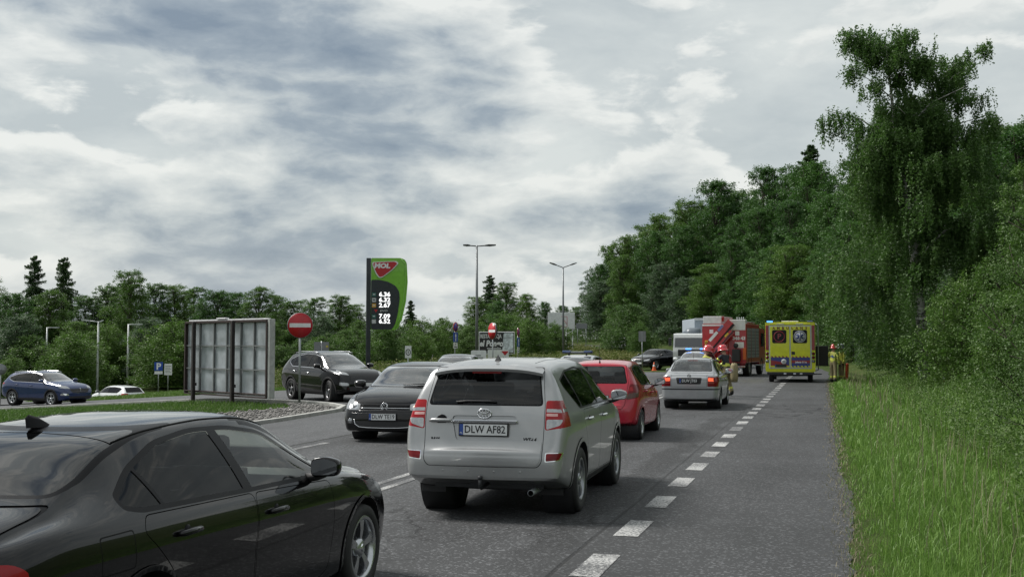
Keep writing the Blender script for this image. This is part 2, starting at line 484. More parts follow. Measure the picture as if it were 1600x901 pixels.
def asphalt_mat(name, base=.062, worn=True, speck=.5):
    m, t = newmat(name)
    out = t.n('ShaderNodeOutputMaterial'); b = t.n('ShaderNodeBsdfPrincipled')
    co = t.n('ShaderNodeTexCoord').outputs['Object']
    sp = t.n('ShaderNodeSeparateXYZ'); t.put(sp.inputs[0], co)
    X, Y = sp.outputs[0], sp.outputs[1]
    big = t.noise(co, .5, 5, .6)
    stretch = t.n('ShaderNodeMapping'); stretch.inputs['Scale'].default_value = (1.3, .09, 1); t.put(stretch.inputs['Vector'], co)
    trk = t.noise(stretch.outputs[0], 1.0, 5, .6)
    fine = t.noise(co, 55, 6, .75)
    vor = t.n('ShaderNodeTexVoronoi'); t.put(vor.inputs['Vector'], co); vor.inputs['Scale'].default_value = 48
    g = t.math('MULTIPLY', t.mapr(big, .3, .7, .82, 1.18), t.mapr(trk, .3, .7, .84, 1.16))
    g = t.math('MULTIPLY', g, t.mapr(fine, .3, .7, .42, 1.55))
    vw = t.n('ShaderNodeSeparateColor'); t.put(vw.inputs[0], vor.outputs['Color'])
    stone = t.math('MULTIPLY', t.math('GREATER_THAN', vw.outputs[0], .86), speck)
    g = t.math('MULTIPLY', g, t.math('ADD', 1.0, t.math('MULTIPLY', stone, 3.2)))
    hgt = t.math('ADD', t.math('MULTIPLY', fine, .5), t.math('MULTIPLY', vw.outputs[0], .35))
    if worn:
        # coarse paving strip left by a trench along the lane edge, and its cracks
        wob = t.math('MULTIPLY', t.math('SUBTRACT', t.noise(co, .8, 5, .6), .5), .9)
        xx = t.math('ADD', X, wob)
        strip = t.math('MULTIPLY', t.mapr(t.math('ABSOLUTE', t.math('ADD', xx, 2.5)), .16, .34, 1, 0, True),
                       t.mapr(t.math('ABSOLUTE', t.math('ADD', Y, -19.5)), 8.5, 11, 1, 0, True))
        cr = t.n('ShaderNodeTexVoronoi', feature='DISTANCE_TO_EDGE')
        wv = t.n('ShaderNodeTexNoise'); t.put(wv.inputs['Vector'], co); wv.inputs['Scale'].default_value = 2.5; wv.inputs['Detail'].default_value = 5
        t.put(cr.inputs['Vector'], t.vmath('ADD', co, t.vmath('SCALE', wv.outputs['Color'], .5))); cr.inputs['Scale'].default_value = 1.1
        crack = t.math('MULTIPLY', t.mapr(cr.outputs['Distance'], .012, .028, 1, 0), t.mapr(t.noise(co, .33, 3, .5), .48, .60))
        crack = t.math('MULTIPLY', crack, t.math('MULTIPLY', t.mapr(X, -9, -5.5, 0, .8), t.mapr(X, -2.2, -1.4, 1, .12)))
        cx = t.math('MULTIPLY', t.mapr(t.math('ABSOLUTE', t.math('ADD', Y, -32.5)), 2.5, 4.5, 1, 0), t.mapr(cr.outputs['Distance'], .02, .05, 1, 0))
        crack = t.math('MAXIMUM', crack, t.math('MULTIPLY', cx, t.mapr(X, -5, -2, 0, 1)))
        seam = t.math('MULTIPLY', t.mapr(t.math('ABSOLUTE', t.math('ADD', t.math('ADD', X, 2.15), t.math('MULTIPLY', wob, .05))), .012, .03, 1, 0), t.mapr(Y, 8, 45, 1, .2))
        crack = t.math('MAXIMUM', crack, t.math('MULTIPLY', seam, .8))
        coarse = t.noise(co, 14, 6, .8)
        g = t.math('MULTIPLY', g, t.math('SUBTRACT', 1.0, t.math('MULTIPLY', strip, t.mapr(coarse, .35, .65, .78, -.15))))
        g = t.math('MULTIPLY', g, t.math('SUBTRACT', 1.0, t.math('MULTIPLY', crack, .72)))
        lane = t.mapr(X, -2.25, -2.1, 1.0, .86); g = t.math('MULTIPLY', g, lane)
        for xc_ in (-2.95, -4.55, -6.6, -8.2):      # polished wheel tracks
            tr_ = t.mapr(t.math('ABSOLUTE', t.math('ADD', t.math('SUBTRACT', X, xc_), t.math('MULTIPLY', wob, .12))), .12, .42, .10, 0, True); g = t.math('MULTIPLY', g, t.math('ADD', 1.0, tr_))
        oil = t.math('MULTIPLY', t.mapr(t.math('ABSOLUTE', t.math('ADD', X, 3.75)), .1, .5, 1, 0, True), t.mapr(t.noise(stretch.outputs[0], 2.2, 4, .6), .5, .7)); g = t.math('MULTIPLY', g, t.math('SUBTRACT', 1.0, t.math('MULTIPLY', oil, .28)))
        hgt = t.math('SUBTRACT', t.math('ADD', hgt, t.math('MULTIPLY', strip, t.math('MULTIPLY', coarse, 3.0))), t.math('MULTIPLY', crack, 1.5))
    cc = t.n('ShaderNodeCombineXYZ')
    for i, k in enumerate((.97, 1.0, 1.05)): t.put(cc.inputs[i], t.math('MULTIPLY', g, base * k))
    t.put(b.inputs['Base Color'], cc.outputs[0])
    t.put(b.inputs['Roughness'], t.mapr(fine, .3, .7, .62, .85)); b.inputs['Specular IOR Level'].default_value = .35
    bp = t.n('ShaderNodeBump'); bp.inputs['Strength'].default_value = .55; bp.inputs['Distance'].default_value = .012
    t.put(bp.inputs['Height'], hgt); t.l.new(bp.outputs[0], b.inputs['Normal'])
    t.l.new(b.outputs[0], out.inputs[0]); return m
ASPH = asphalt_mat('asphalt_main', .041)
ASPH2 = asphalt_mat('asphalt_entry', .060, False, .35)
ASPH3 = asphalt_mat('pale_paving', .20, False, .2)

# main road: strip following the path, ragged right edge
def strip_mesh(name, t0, t1, ss, mat, zoff, ntr=8, ragged=0.0):
    bm = bmesh.new(); rows = []
    for s in ss:
        row = []
        for k in range(ntr + 1):
            tt = t0 + (t1 - t0) * k / ntr
            if k == ntr and ragged: tt += ragged * (random.random() - .35) + .05 * math.sin(s * .7) * (1 if ragged else 0)
            x, y = xy(s, tt); row.append(bm.verts.new((x, y, float(zroad(s)) + zoff)))
        rows.append(row)
    for a, b in zip(rows, rows[1:]):
        for k in range(ntr): bm.faces.new((a[k], a[k + 1], b[k + 1], b[k]))
    return bm_obj(name, bm, mat, smooth=True)
ss = list(np.concatenate([np.linspace(-120, -72, 20), np.arange(-71.8, -20, .22), np.arange(-20, 60, 1.0), np.arange(60, 330, 3.0)]))
road = strip_mesh('road', -9.3 + 5.62 - 5.62 + 5.62, 5.86, ss, ASPH, 0.0, 10, .07) if False else strip_mesh('road', -3.75, 5.86, ss, ASPH, 0.0, 10, .07)
tag(road, kind='structure')

def sheet(name, poly, mat, zoff, step=2.0):
    bm = bmesh.new()
    bm.faces.new([bm.verts.new((p[0], p[1], 0)) for p in poly])
    xs = [p[0] for p in poly]; ys = [p[1] for p in poly]
    for ax, lo, hi in ((0, min(xs), max(xs)), (1, min(ys), max(ys))):
        c = lo + step
        while c < hi:
            no = (1, 0, 0) if ax == 0 else (0, 1, 0); pc = (c, 0, 0) if ax == 0 else (0, c, 0)
            bmesh.ops.bisect_plane(bm, geom=bm.verts[:] + bm.edges[:] + bm.faces[:], plane_co=pc, plane_no=no); c += step
    for v in bm.verts: v.co.z = tz(v.co.x, v.co.y) + zoff
    bmesh.ops.recalc_face_normals(bm, faces=bm.faces)
    if bm.faces[:] and bm.faces[:][0].normal.z < 0: bmesh.ops.reverse_faces(bm, faces=bm.faces)
    return bm_obj(name, bm, mat, smooth=True)
# slip lane and the station's entry road on the left
ENTRY = [(-9.38, -45), (-9.38, 74.8), (-11.5, 74.8), (-13.2, 62), (-16.5, 53), (-22, 49.5), (-60, 55), (-95, 66), (-95, 60), (-60, 47.5),
         (-36, 40.5), (-22, 36.2), (-17.2, 34.4), (-14.2, 32.2), (-12.75, 29.2), (-12.5, 25), (-12.5, -45)]
entry = tag(sheet('side_road', ENTRY, ASPH2, .004), kind='structure')
LOT = [(-40, 56.5), (-48, 62), (-70, 84), (-95, 84), (-95, 70), (-60, 58.5)]
lot = tag(sheet('parking_lot', LOT, ASPH2, .012), kind='structure')

# painted markings: pieces of the road
def paint_mat(name, c, wear=.5):
    m, t = newmat(name)
    out = t.n('ShaderNodeOutputMaterial'); b = t.n('ShaderNodeBsdfPrincipled')
    co = t.n('ShaderNodeTexCoord').outputs['Object']
    g = t.n('ShaderNodeNewGeometry').outputs['Position']
    n = t.noise(g, 38, 6, .75); n2 = t.noise(g, 1.2, 3, .5)
    f = t.mapr(t.math('ADD', n, t.math('MULTIPLY', n2, .5)), .66 + .16 * (1 - wear), .80 + .16 * (1 - wear))
    t.put(b.inputs['Base Color'], t.mix(f, (c, c, c * .98), (.075, .077, .08))); b.inputs['Roughness'].default_value = .7
    bp = t.n('ShaderNodeBump'); bp.inputs['Strength'].default_value = .4; bp.inputs['Distance'].default_value = .01
    t.put(bp.inputs['Height'], n); t.l.new(bp.outputs[0], b.inputs['Normal'])
    t.l.new(b.outputs[0], out.inputs[0]); return m
PAINT = paint_mat('road_paint', .42, .95)
PAINT_OLD = paint_mat('road_paint_worn', .38, 1.2)
def quad_on_road(name, t0, t1, s0, s1, mat, n=1, z=.005, parent=road):
    bm = bmesh.new(); rows = []
    for i in range(n + 1):
        s = s0 + (s1 - s0) * i / n
        rows.append([bm.verts.new((*xy(s, tt), float(zroad(s)) + z)) for tt in (t0, t1)])
    for a, b in zip(rows, rows[1:]): bm.faces.new((a[0], a[1], b[1], b[0]))
    return bm_obj(name, bm, mat, parent)
dash_me = None
y = 8.58 - 6.0
EDGE_T = -1.87 - RCX
yd = 1.05
first = None
while yd < 120:
    s = yd - RY0
    if s < 0:
        if first is None:
            bm = bmesh.new(); pts = [(-.122, 0), (.122, 0), (.122, .5), (.122, 1.0), (-.122, 1.0), (-.122, .5)]
            bm.faces.new([bm.verts.new((a, b, 0)) for a, b in pts])
            first = bm_obj('edge_line_dash', bm, PAINT, road, loc=(-1.87, yd, .005))
        else:
            c = first.copy(); COL.objects.link(c); c.location = (-1.87, yd, .005)
            c.rotation_euler.z = random.uniform(-.012, .012)
    else:
        quad_on_road('edge_line_dash', EDGE_T - .13, EDGE_T + .13, s, s + 1.0, PAINT, 2)
    yd += 1.985
for tt in (-.16, .10):
    quad_on_road('centre_line', tt, tt + .115, -120, 330, PAINT, 220)
for k in range(-8, 10):
    quad_on_road('lane_dash', -3.47, -3.32, -57.2 + k * 3.15, -55.2 + k * 3.15, PAINT_OLD, 1)
quad_on_road('edge_line', -3.55, -3.43, 24, 330, PAINT, 120)
quad_on_road('edge_line', 3.68, 3.80, 46, 330, PAINT, 120)

# kerb round the island, stone by stone
KERB = [(-12.6, 6), (-12.62, 25), (-12.9, 29.0), (-13.5, 30.8), (-14.5, 32.1), (-16, 33.3), (-17.6, 34.05), (-22.2, 35.8), (-36, 40.1)]
kp = []
for a, b in zip(KERB, KERB[1:]):
    a = Vector(a); b = Vector(b); L = (b - a).length; n = max(1, round(L / 1.0))
    kp += [a.lerp(b, i / n) for i in range(n)]
kp.append(Vector(KERB[-1]))
KERB_M = M('kerb_concrete', (.34, .34, .32), .85, var=.2, nscale=3, bump=.5, bscale=40)
kerb = empty('kerb'); tag(kerb, kind='structure')
for a, b in zip(kp, kp[1:]):
    d = b - a; L = d.length
    bm = bmesh.new(); box(bm, 0.006, L - .006, -.07, .07, -.08, .085, .012)
    za, zb = tz(a.x, a.y), tz(b.x, b.y); o = bm_obj('kerbstone', bm, KERB_M, kerb, loc=(a.x, a.y, za + .004), rot=(0, -math.atan2(zb - za, L), math.atan2(d.y, d.x)))
# island: gravel apron and lawn
GRAV = [(-12.72, 8), (-12.74, 25), (-13.0, 28.9), (-13.6, 30.6), (-14.6, 31.8), (-16.2, 32.9), (-16.0, 32.2), (-15.0, 30.4), (-15.6, 27.5), (-17, 24), (-19, 20), (-22, 8)]
def gravel_mat():
    m, t = newmat('gravel_bed')
    out = t.n('ShaderNodeOutputMaterial'); b = t.n('ShaderNodeBsdfPrincipled')
    co = t.n('ShaderNodeTexCoord').outputs['Object']
    v = t.n('ShaderNodeTexVoronoi'); t.put(v.inputs['Vector'], co); v.inputs['Scale'].default_value = 16
    sc_ = t.n('ShaderNodeSeparateColor'); t.put(sc_.inputs[0], v.outputs['Color'])
    t.put(b.inputs['Base Color'], t.ramp(sc_.outputs[0], [(0, (.05, .048, .045)), (.6, (.11, .107, .10)), (1, (.20, .195, .185))]))
    b.inputs['Roughness'].default_value = .9
    bp = t.n('ShaderNodeBump'); bp.inputs['Strength'].default_value = 1; bp.inputs['Distance'].default_value = .04
    t.put(bp.inputs['Height'], t.math('SUBTRACT', 1.0, v.outputs['Distance'])); t.l.new(bp.outputs[0], b.inputs['Normal'])
    t.l.new(b.outputs[0], out.inputs[0]); return m
GRAV_M = gravel_mat()
gravel = tag(sheet('gravel_apron', GRAV, GRAV_M, .03, 1.0), kind='structure')
def poly_points(poly, n, rng):
    xs = [p[0] for p in poly]; ys = [p[1] for p in poly]; out = []
    while len(out) < n:
        x = rng.uniform(min(xs), max(xs)); y = rng.uniform(min(ys), max(ys))
        if pip(x, y, poly): out.append((x, y))
    return np.array(out)
gp = poly_points([p for p in GRAV], 5000, RNG)
octv = np.array([[1, 0, 0], [-1, 0, 0], [0, 1, 0], [0, -1, 0], [0, 0, 1], [0, 0, -1]], float)
octf = np.array([[0, 2, 4], [2, 1, 4], [1, 3, 4], [3, 0, 4], [2, 0, 5], [1, 2, 5], [3, 1, 5], [0, 3, 5]])
n = len(gp); sz = RNG.uniform(.025, .06, (n, 1, 1)) * RNG.uniform(.6, 1.2, (n, 6, 3))
ang = RNG.uniform(0, 6.28, n); ca, sa = np.cos(ang), np.sin(ang)
v = octv[None] * sz
v = np.stack([v[..., 0] * ca[:, None] - v[..., 1] * sa[:, None], v[..., 0] * sa[:, None] + v[..., 1] * ca[:, None], v[..., 2] * .7], -1)
v += np.stack([gp[:, 0], gp[:, 1], TZ(gp[:, 0], gp[:, 1]) + .045], -1)[:, None]
f = (octf[None] + (np.arange(n) * 6)[:, None, None]).reshape(-1, 3)
STONE_M = leaf_mat('gravel_stone', (.07, .068, .064), (.23, .22, .21), 0.0, .9)
o = link('gravel_stones', np_mesh('gravel_stones', v.reshape(-1, 3), f, STONE_M, tint=np.repeat(RNG.random(n), 6)))
tag(o, 'loose grey gravel on the island apron behind the kerb', 'gravel', kind='stuff')

# ------------------------------------------------------------------ grass blades
GRASS_M = leaf_mat('grass_blade', (.056, .138, .020), (.205, .340, .070), .30, .5)
LAWN_M = leaf_mat('lawn_blade', (.055, .115, .022), (.14, .215, .05), .30, .6)
WEED_M = leaf_mat('weed_leaf', (.038, .085, .02), (.11, .17, .045), .30, .6)
MEADOW_M = leaf_mat('meadow_leaf', (.055, .085, .018), (.17, .165, .05), .30, .7)
def blades(name, pts, h, wd, lean, mat, segs=2, flop=.6):
    """pts Nx2; h,wd arrays; two-segment bent blades"""
    n = len(pts); z = TZ(pts[:, 0], pts[:, 1])
    a = RNG.uniform(0, 2 * np.pi, n); la = RNG.uniform(0, 2 * np.pi, n); lm = RNG.uniform(.1, 1, n) * lean
    ux, uy = np.cos(a) * wd / 2, np.sin(a) * wd / 2
    lx, ly = np.cos(la) * lm * h, np.sin(la) * lm * h
    base = np.stack([pts[:, 0], pts[:, 1], z - .02], -1)
    def lay(k, wk, bend):
        c = base + np.stack([lx * bend, ly * bend, h * k], -1)
        u = np.stack([ux * wk, uy * wk, 0 * ux], -1); return c - u, c + u
    l0, r0 = lay(0, 1, 0); l1, r1 = lay(.6, .8, .35); tip = base + np.stack([lx, ly, h * (1 - .25 * lm)], -1)
    co = np.stack([l0, r0, l1, r1, tip], 1).reshape(-1, 3)
    k = np.arange(n)[:, None] * 5
    f = np.concatenate([k + [0, 1, 3], k + [0, 3, 2], k + [2, 3, 4]])
    tint = np.repeat(np.clip(RNG.normal(.45, .25, n) , 0, 1), 5)
    return np_mesh(name, co, f, mat, tint=tint)
def verge_points(n):
    yv = 5.5 * (62 / 5.5) ** RNG.random(n); xv = .17 + RNG.random(n) ** .8 * np.minimum(3.6, 1.0 + yv * .35)
    return np.stack([xv, yv], -1)
vp = verge_points(110000)
dd = np.hypot(vp[:, 0], vp[:, 1])
clump = .5 + .5 * np.sin(vp[:, 0] * 5.1 + 2 * np.sin(vp[:, 1] * 1.3)) * np.sin(vp[:, 1] * 2.9 + vp[:, 0])
h = (.07 + .20 * RNG.random(len(vp)) ** 1.3 * (0.45 + clump)) * np.clip((vp[:, 0] - .15) / .5, .35, 1.0)
w = np.maximum(.006, dd * .00055)
o = link('verge_grass', blades('verge_grass', vp, h, w, .75, GRASS_M))
tag(o, 'long green grass on the verge right of the asphalt', 'grass', kind='stuff')
# dry straw and dirt along the ragged asphalt edge
ep = np.stack([.22 + RNG.normal(0, .09, 5000), 5.5 * (60 / 5.5) ** RNG.random(5000)], -1)
STRAW_M = leaf_mat('dry_straw', (.14, .12, .07), (.28, .25, .17), .2, .8)
o = link('dry_grass_edge', blades('dry_grass_edge', ep, RNG.uniform(.02, .09, 5000), np.maximum(.006, np.hypot(*ep.T) * .0005), 1.2, STRAW_M))
tag(o, 'dry straw and dead grass along the ragged asphalt edge', 'dry grass', kind='stuff')
# seed stalks and herbs standing out of the verge
sp_ = verge_points(1300); sp_ = sp_[sp_[:, 0] > .7]
o = link('verge_stalks', blades('verge_stalks', sp_, RNG.uniform(.35, .75, len(sp_)), np.maximum(.005, np.hypot(*sp_.T) * .0005), .35, STRAW_M))
tag(o, 'pale seed stalks standing out of the verge grass', 'grass stalks', kind='stuff')
# grit washed onto the shoulder edge
gp2 = np.stack([.16 + RNG.normal(0, .05, 140), 5.5 * (60 / 5.5) ** RNG.random(140)], -1); n = len(gp2)
v = octv[None] * (RNG.uniform(.004, .012, (n, 1, 1)) * RNG.uniform(.6, 1.2, (n, 6, 3))) + np.stack([gp2[:, 0], gp2[:, 1], np.full(n, .01)], -1)[:, None]
o = link('roadside_grit', np_mesh('roadside_grit', v.reshape(-1, 3), (octf[None] + (np.arange(n) * 6)[:, None, None]).reshape(-1, 3), STONE_M, tint=np.repeat(RNG.random(n), 6)))
tag(o, 'loose grit along the ragged asphalt edge', 'grit', kind='stuff')
# island and far lawns
LAWN = [(-15.5, 27.7), (-14.9, 30.3), (-15.9, 32.3), (-17.9, 33.7), (-22.4, 35.3), (-36, 39.6), (-46, 43), (-46, 30), (-24, 20.3), (-17.2, 24)]
lp = poly_points(LAWN, 60000, RNG)
o = link('island_lawn', blades('island_lawn', lp, RNG.uniform(.04, .12, len(lp)), np.full(len(lp), .022), .8, LAWN_M))
tag(o, 'mown lawn on the island in front of the billboard', 'lawn', kind='stuff')
FARL = [(-22, 50.2), (-36, 52.5), (-41, 56), (-50, 63), (-52, 74), (-30, 74), (-18, 60)]
lp = poly_points(FARL, 30000, RNG)
o = link('far_lawn', blades('far_lawn', lp, RNG.uniform(.06, .22, len(lp)), np.full(len(lp), .035), .8, LAWN_M))
tag(o, 'mown grass strip between the entry road and the far tree line', 'lawn', kind='stuff')

def herb(name, pts, hmin, hmax, per, leaf, mat, label, cat):
    """upright weeds: little leaves scattered round invisible stalks, plus the stalks as blades"""
    n = len(pts); z = TZ(pts[:, 0], pts[:, 1]); H = RNG.uniform(hmin, hmax, n)
    k = RNG.random((n, per)) ** .8
    a = RNG.uniform(0, 6.28, (n, per)); r = RNG.random((n, per)) * .22 * (1.1 - k) * H[:, None] * 1.3 + .02
    c = np.stack([pts[:, 0:1] + np.cos(a) * r, pts[:, 1:2] + np.sin(a) * r, z[:, None] + k * H[:, None]], -1).reshape(-1, 3)
    lt = np.repeat(np.clip(RNG.normal(.4, .2, n), 0, 1), per) + RNG.normal(0, .12, n * per)
    me = leaves_mesh(name, c, leaf, mat, lt, up=.5)
    return tag(link(name, me), label, cat, kind='stuff')
def leaves_mesh(name, c, size, mat, tint, up=.4, aspect=.55, droop=0.0):
    n = len(c)
    nrm = RNG.normal(0, 1, (n, 3)); nrm[:, 2] = np.abs(nrm[:, 2]) + up; nrm /= np.linalg.norm(nrm, axis=1, keepdims=True)
    r = RNG.normal(0, 1, (n, 3)); r[:, 2] -= droop * 2
    u = r - nrm * (r * nrm).sum(1, keepdims=True); u /= np.linalg.norm(u, axis=1, keepdims=True) + 1e-9
    w = np.cross(nrm, u)
    s = (np.broadcast_to(size, (n,)) * RNG.uniform(.6, 1.3, n))[:, None]
    v = np.stack([c - u * s * .5, c + w * s * aspect * .5 - u * s * .05 + nrm * s * .06, c + u * s * .5, c - w * s * aspect * .5 - u * s * .05 + nrm * s * .06], 1).reshape(-1, 3)
    f = np.arange(n * 4).reshape(-1, 4)
    return np_mesh(name, v, f, mat, tint=np.repeat(np.clip(tint, 0, 1), 4))
# ------------------------------------------------------------------ trees
BARK = M('bark', (.055, .045, .035), .9, var=.35, nscale=5, bump=.6, bscale=20)
def birch_bark():
    m, t = newmat('birch_bark')
    out = t.n('ShaderNodeOutputMaterial'); b = t.n('ShaderNodeBsdfPrincipled')
    co = t.n('ShaderNodeTexCoord').outputs['Object']
    mp = t.n('ShaderNodeMapping'); mp.inputs['Scale'].default_value = (2.5, 2.5, 7); t.put(mp.inputs['Vector'], co)
    n = t.noise(mp.outputs[0], 1.4, 5, .65)
    t.put(b.inputs['Base Color'], t.ramp(n, [(.40, (.02, .02, .02)), (.47, (.30, .29, .27)), (.6, (.52, .51, .48))]))
    b.inputs['Roughness'].default_value = .8; t.l.new(b.outputs[0], out.inputs[0]); return m
BIRCH_B = birch_bark()
L_DARK = leaf_mat('leaf_dark_broadleaf', (.027, .075, .020), (.075, .160, .036), .34)
L_MID = leaf_mat('leaf_mid_green', (.046, .104, .021), (.122, .205, .039), .35)
L_GREY = leaf_mat('leaf_grey_willow', (.052, .09, .048), (.112, .165, .095), .30)
L_CON = leaf_mat('needle_dark', (.028, .062, .024), (.07, .118, .042), .25)
L_BIRCH = leaf_mat('leaf_birch', (.036, .086, .022), (.098, .172, .046), .38)
L_LIGHT = leaf_mat('leaf_light_shrub', (.046, .10, .026), (.125, .20, .055), .35)

def limb_tree(H, trunk_r, lobes, fork=.35, seed=0):
    rnd = random.Random(seed); bm = bmesh.new()
    pts = [(0, 0, -.3)]; n = 7
    dx, dy = rnd.uniform(-.05, .05), rnd.uniform(-.05, .05)
    for i in range(1, n + 1):
        k = i / n; pts.append((dx * H * k + rnd.uniform(-.08, .08), dy * H * k + rnd.uniform(-.08, .08), H * .88 * k))
    tube(bm, pts, [trunk_r * 1.25] + [trunk_r * (1 - .88 * i / n) for i in range(1, n + 1)], 7)
    for (c, r) in lobes:
        zb = max(H * .12, c[2] - r * 1.1 - H * .08); k = min(1, zb / (H * .88))
        a = Vector((dx * H * k, dy * H * k, zb)); c = Vector(c)
        m = a.lerp(c, .5) + Vector((0, 0, -.15 * r))
        tube(bm, [a, m, c, c + (c - m) * .5], [trunk_r * .4, trunk_r * .28, trunk_r * .15, .01], 5, cap=False)
        for j in range(3):
            q = c + Vector((rnd.uniform(-1, 1), rnd.uniform(-1, 1), rnd.uniform(-.3, .9))) * r * .8
            tube(bm, [m.lerp(c, .6), q], [trunk_r * .14, .012], 4, cap=False)
    return bm
def lobe_leaves(lobes, nleaf, rng, shell=.55, flat=.85):
    vol = np.array([r ** 2 for _, r in lobes]); vol = vol / vol.sum(); out = []; tn = []
    for (c, r), f in zip(lobes, vol):
        n = int(nleaf * f); ncl = max(6, int(n / 55))
        d = rng.normal(0, 1, (ncl, 3)); d /= np.linalg.norm(d, axis=1, keepdims=True)
        rr = r * (shell + (1 - shell) * rng.random((ncl, 1)) ** .6) * rng.uniform(.8, 1.12, (ncl, 1))
        cc = np.array(c) + d * rr * [1, 1, flat]
        k = rng.integers(0, ncl, n); g = rng.normal(0, 1, (n, 3)) * r * .13 + rng.normal(0, 1, (n, 3)) * .08
        g[:, 2] *= .7
        out.append(cc[k] + g); tt = rng.normal(.45, .16, ncl); tn.append(tt[k] + rng.normal(0, .1, n))
    return np.concatenate(out), np.concatenate(tn)
def proto_broad(name, H, W, nleaf, leaf, mat, seed, low=.2, nl=13, bark=BARK, tr=None, up=.4):
    rng = np.random.default_rng(seed); rnd = random.Random(seed); lobes = []
    for i in range(nl):
        k = (i + .5) / nl; z = H * (low + (1 - low) * k) ; prof = math.sin(math.pi * min(1, .18 + .78 * k)) ** .75
        a = i * 2.4 + rnd.uniform(-.5, .5); R = W * .5 * prof * rnd.uniform(.42, .80)
        r = W * rnd.uniform(.19, .28) * (1.0 - .35 * k)
        z = min(z, H - r * .9)
        lobes.append(((math.cos(a) * R, math.sin(a) * R, z), r))
    for k in np.linspace(low + .14, .93, 7):
        pf = math.sin(math.pi * min(1, .18 + .78 * (k - low) / (1 - low))) ** .75
        lobes.append(((rnd.uniform(-.06, .06) * W, rnd.uniform(-.06, .06) * W, H * k), W * .5 * pf * rnd.uniform(.5, .68) + .12))
    c, tn = lobe_leaves(lobes, nleaf, rng)
    c[:, 2] = np.maximum(c[:, 2], .15)
    crown = leaves_mesh(name + '_crown', c, leaf, mat, tn, up=up)
    bm = limb_tree(H, tr or H * .016, lobes, seed=seed)
    tm = bpy.data.meshes.new(name + '_trunk'); bm.to_mesh(tm); bm.free(); tm.materials.append(bark)
    return tm, crown
def proto_conifer(name, H, W, nleaf, leaf, mat, seed, larch=False):
    rng = np.random.default_rng(seed); rnd = random.Random(seed); bm = bmesh.new()
    tube(bm, [(0, 0, -.3), (0, 0, H * .5), (0, 0, H * .99)], [H * .014, H * .009, .015], 7)
    br = []; z = H * .10
    while z < H * .985:
        k = z / H; R = W * .5 * (1 - k) ** .62 * (1.05 if k > .12 else .8) + .10
        for j in range(4):
            a = rnd.uniform(0, 6.28); r = R * rnd.uniform(.4, 1.2); dz = (-.22 * r if k < .75 else .15 * r)
            br.append((z, a, r, dz)); tube(bm, [(0, 0, z), (math.cos(a) * r * .6, math.sin(a) * r * .6, z + dz * .35), (math.cos(a) * r, math.sin(a) * r, z + dz)], [.035 * (1 - k) + .01, .02, .006], 3, cap=False)
        z += H * .016 * rnd.uniform(.6, 1.4)
    L = np.array([b[2] for b in br]); cnt = np.maximum(4, (nleaf * L / L.sum()).astype(int)); cs = []; tn = []
    for (z, a, r, dz), n in zip(br, cnt):
        k = rng.random(n) ** .75; lat = rng.normal(0, 1, n) * .22 * r * (1.15 - k) + rng.normal(0, .05, n)
        x = np.cos(a) * r * k - np.sin(a) * lat; y_ = np.sin(a) * r * k + np.cos(a) * lat
        zz_ = z + dz * k ** 1.5 - np.abs(rng.normal(0, .10, n)) * (1.6 if larch else 1)
        cs.append(np.stack([x, y_, zz_], -1)); tn.append(rng.normal(.4, .2, n))
    crown = leaves_mesh(name + '_crown', np.concatenate(cs), leaf, mat, np.concatenate(tn), up=.3, aspect=.35, droop=.3)
    tm = bpy.data.meshes.new(name + '_trunk'); bm.to_mesh(tm); bm.free(); tm.materials.append(BARK)
    return tm, crown
PROTO = {
    'oak1': proto_broad('oak', 15, 9.5, 60000, .19, L_DARK, 11, .08, 24),
    'oak2': proto_broad('oak', 16, 8.5, 60000, .19, L_DARK, 23, .08, 24),
    'mid1': proto_broad('lime', 14, 8.0, 56000, .17, L_MID, 31, .06, 22),
    'mid2': proto_broad('lime', 15, 7.0, 52000, .17, L_MID, 47, .06, 22),
    'grey': proto_broad('willow', 11, 7.0, 46000, .15, L_GREY, 53, .03, 20),
    'spruce': proto_conifer('spruce', 16, 7.0, 44000, .34, L_CON, 61),
    'larch': proto_conifer('larch', 15, 8.0, 40000, .27, L_CON, 67, True),
    'thin': proto_broad('young_birch', 11, 5.0, 30000, .14, L_BIRCH, 71, .08, 20, tr=.09),
    'sapling': proto_broad('sapling', 5.0, 3.4, 34000, .06, L_LIGHT, 97, .02, 20, tr=.05),
    'bush': proto_broad('bush', 4.0, 4.6, 26000, .10, L_MID, 83, .0, 12, tr=.05),
    'bush2': proto_broad('bush', 4.0, 4.0, 26000, .10, L_LIGHT, 89, .0, 12, tr=.05),
}
def tree(kind, x, y, h, wk, label, group=None, cat='tree', name=None, z=None, rz=None):
    tm, cm = PROTO[kind]
    nm = name or {'oak1': 'oak_tree', 'oak2': 'oak_tree', 'mid1': 'broadleaf_tree', 'mid2': 'broadleaf_tree', 'grey': 'willow_tree', 'spruce': 'spruce_tree', 'larch': 'larch_tree', 'thin': 'young_birch', 'bush': 'bush', 'bush2': 'bush', 'sapling': 'sapling'}[kind]
    H0 = {'oak1': 15, 'oak2': 16, 'mid1': 14, 'mid2': 15, 'grey': 11, 'spruce': 16, 'larch': 15, 'thin': 11, 'bush': 4, 'bush2': 4, 'sapling': 5}[kind]
    e = empty(nm, (x, y, tz(x, y) if z is None else z), random.uniform(0, 6.28) if rz is None else rz)
    k = h / H0; e.scale = (k * wk, k * wk, k)
    link('trunk', tm, e); link('crown', cm, e)
    tag(e, label, cat, group); return e

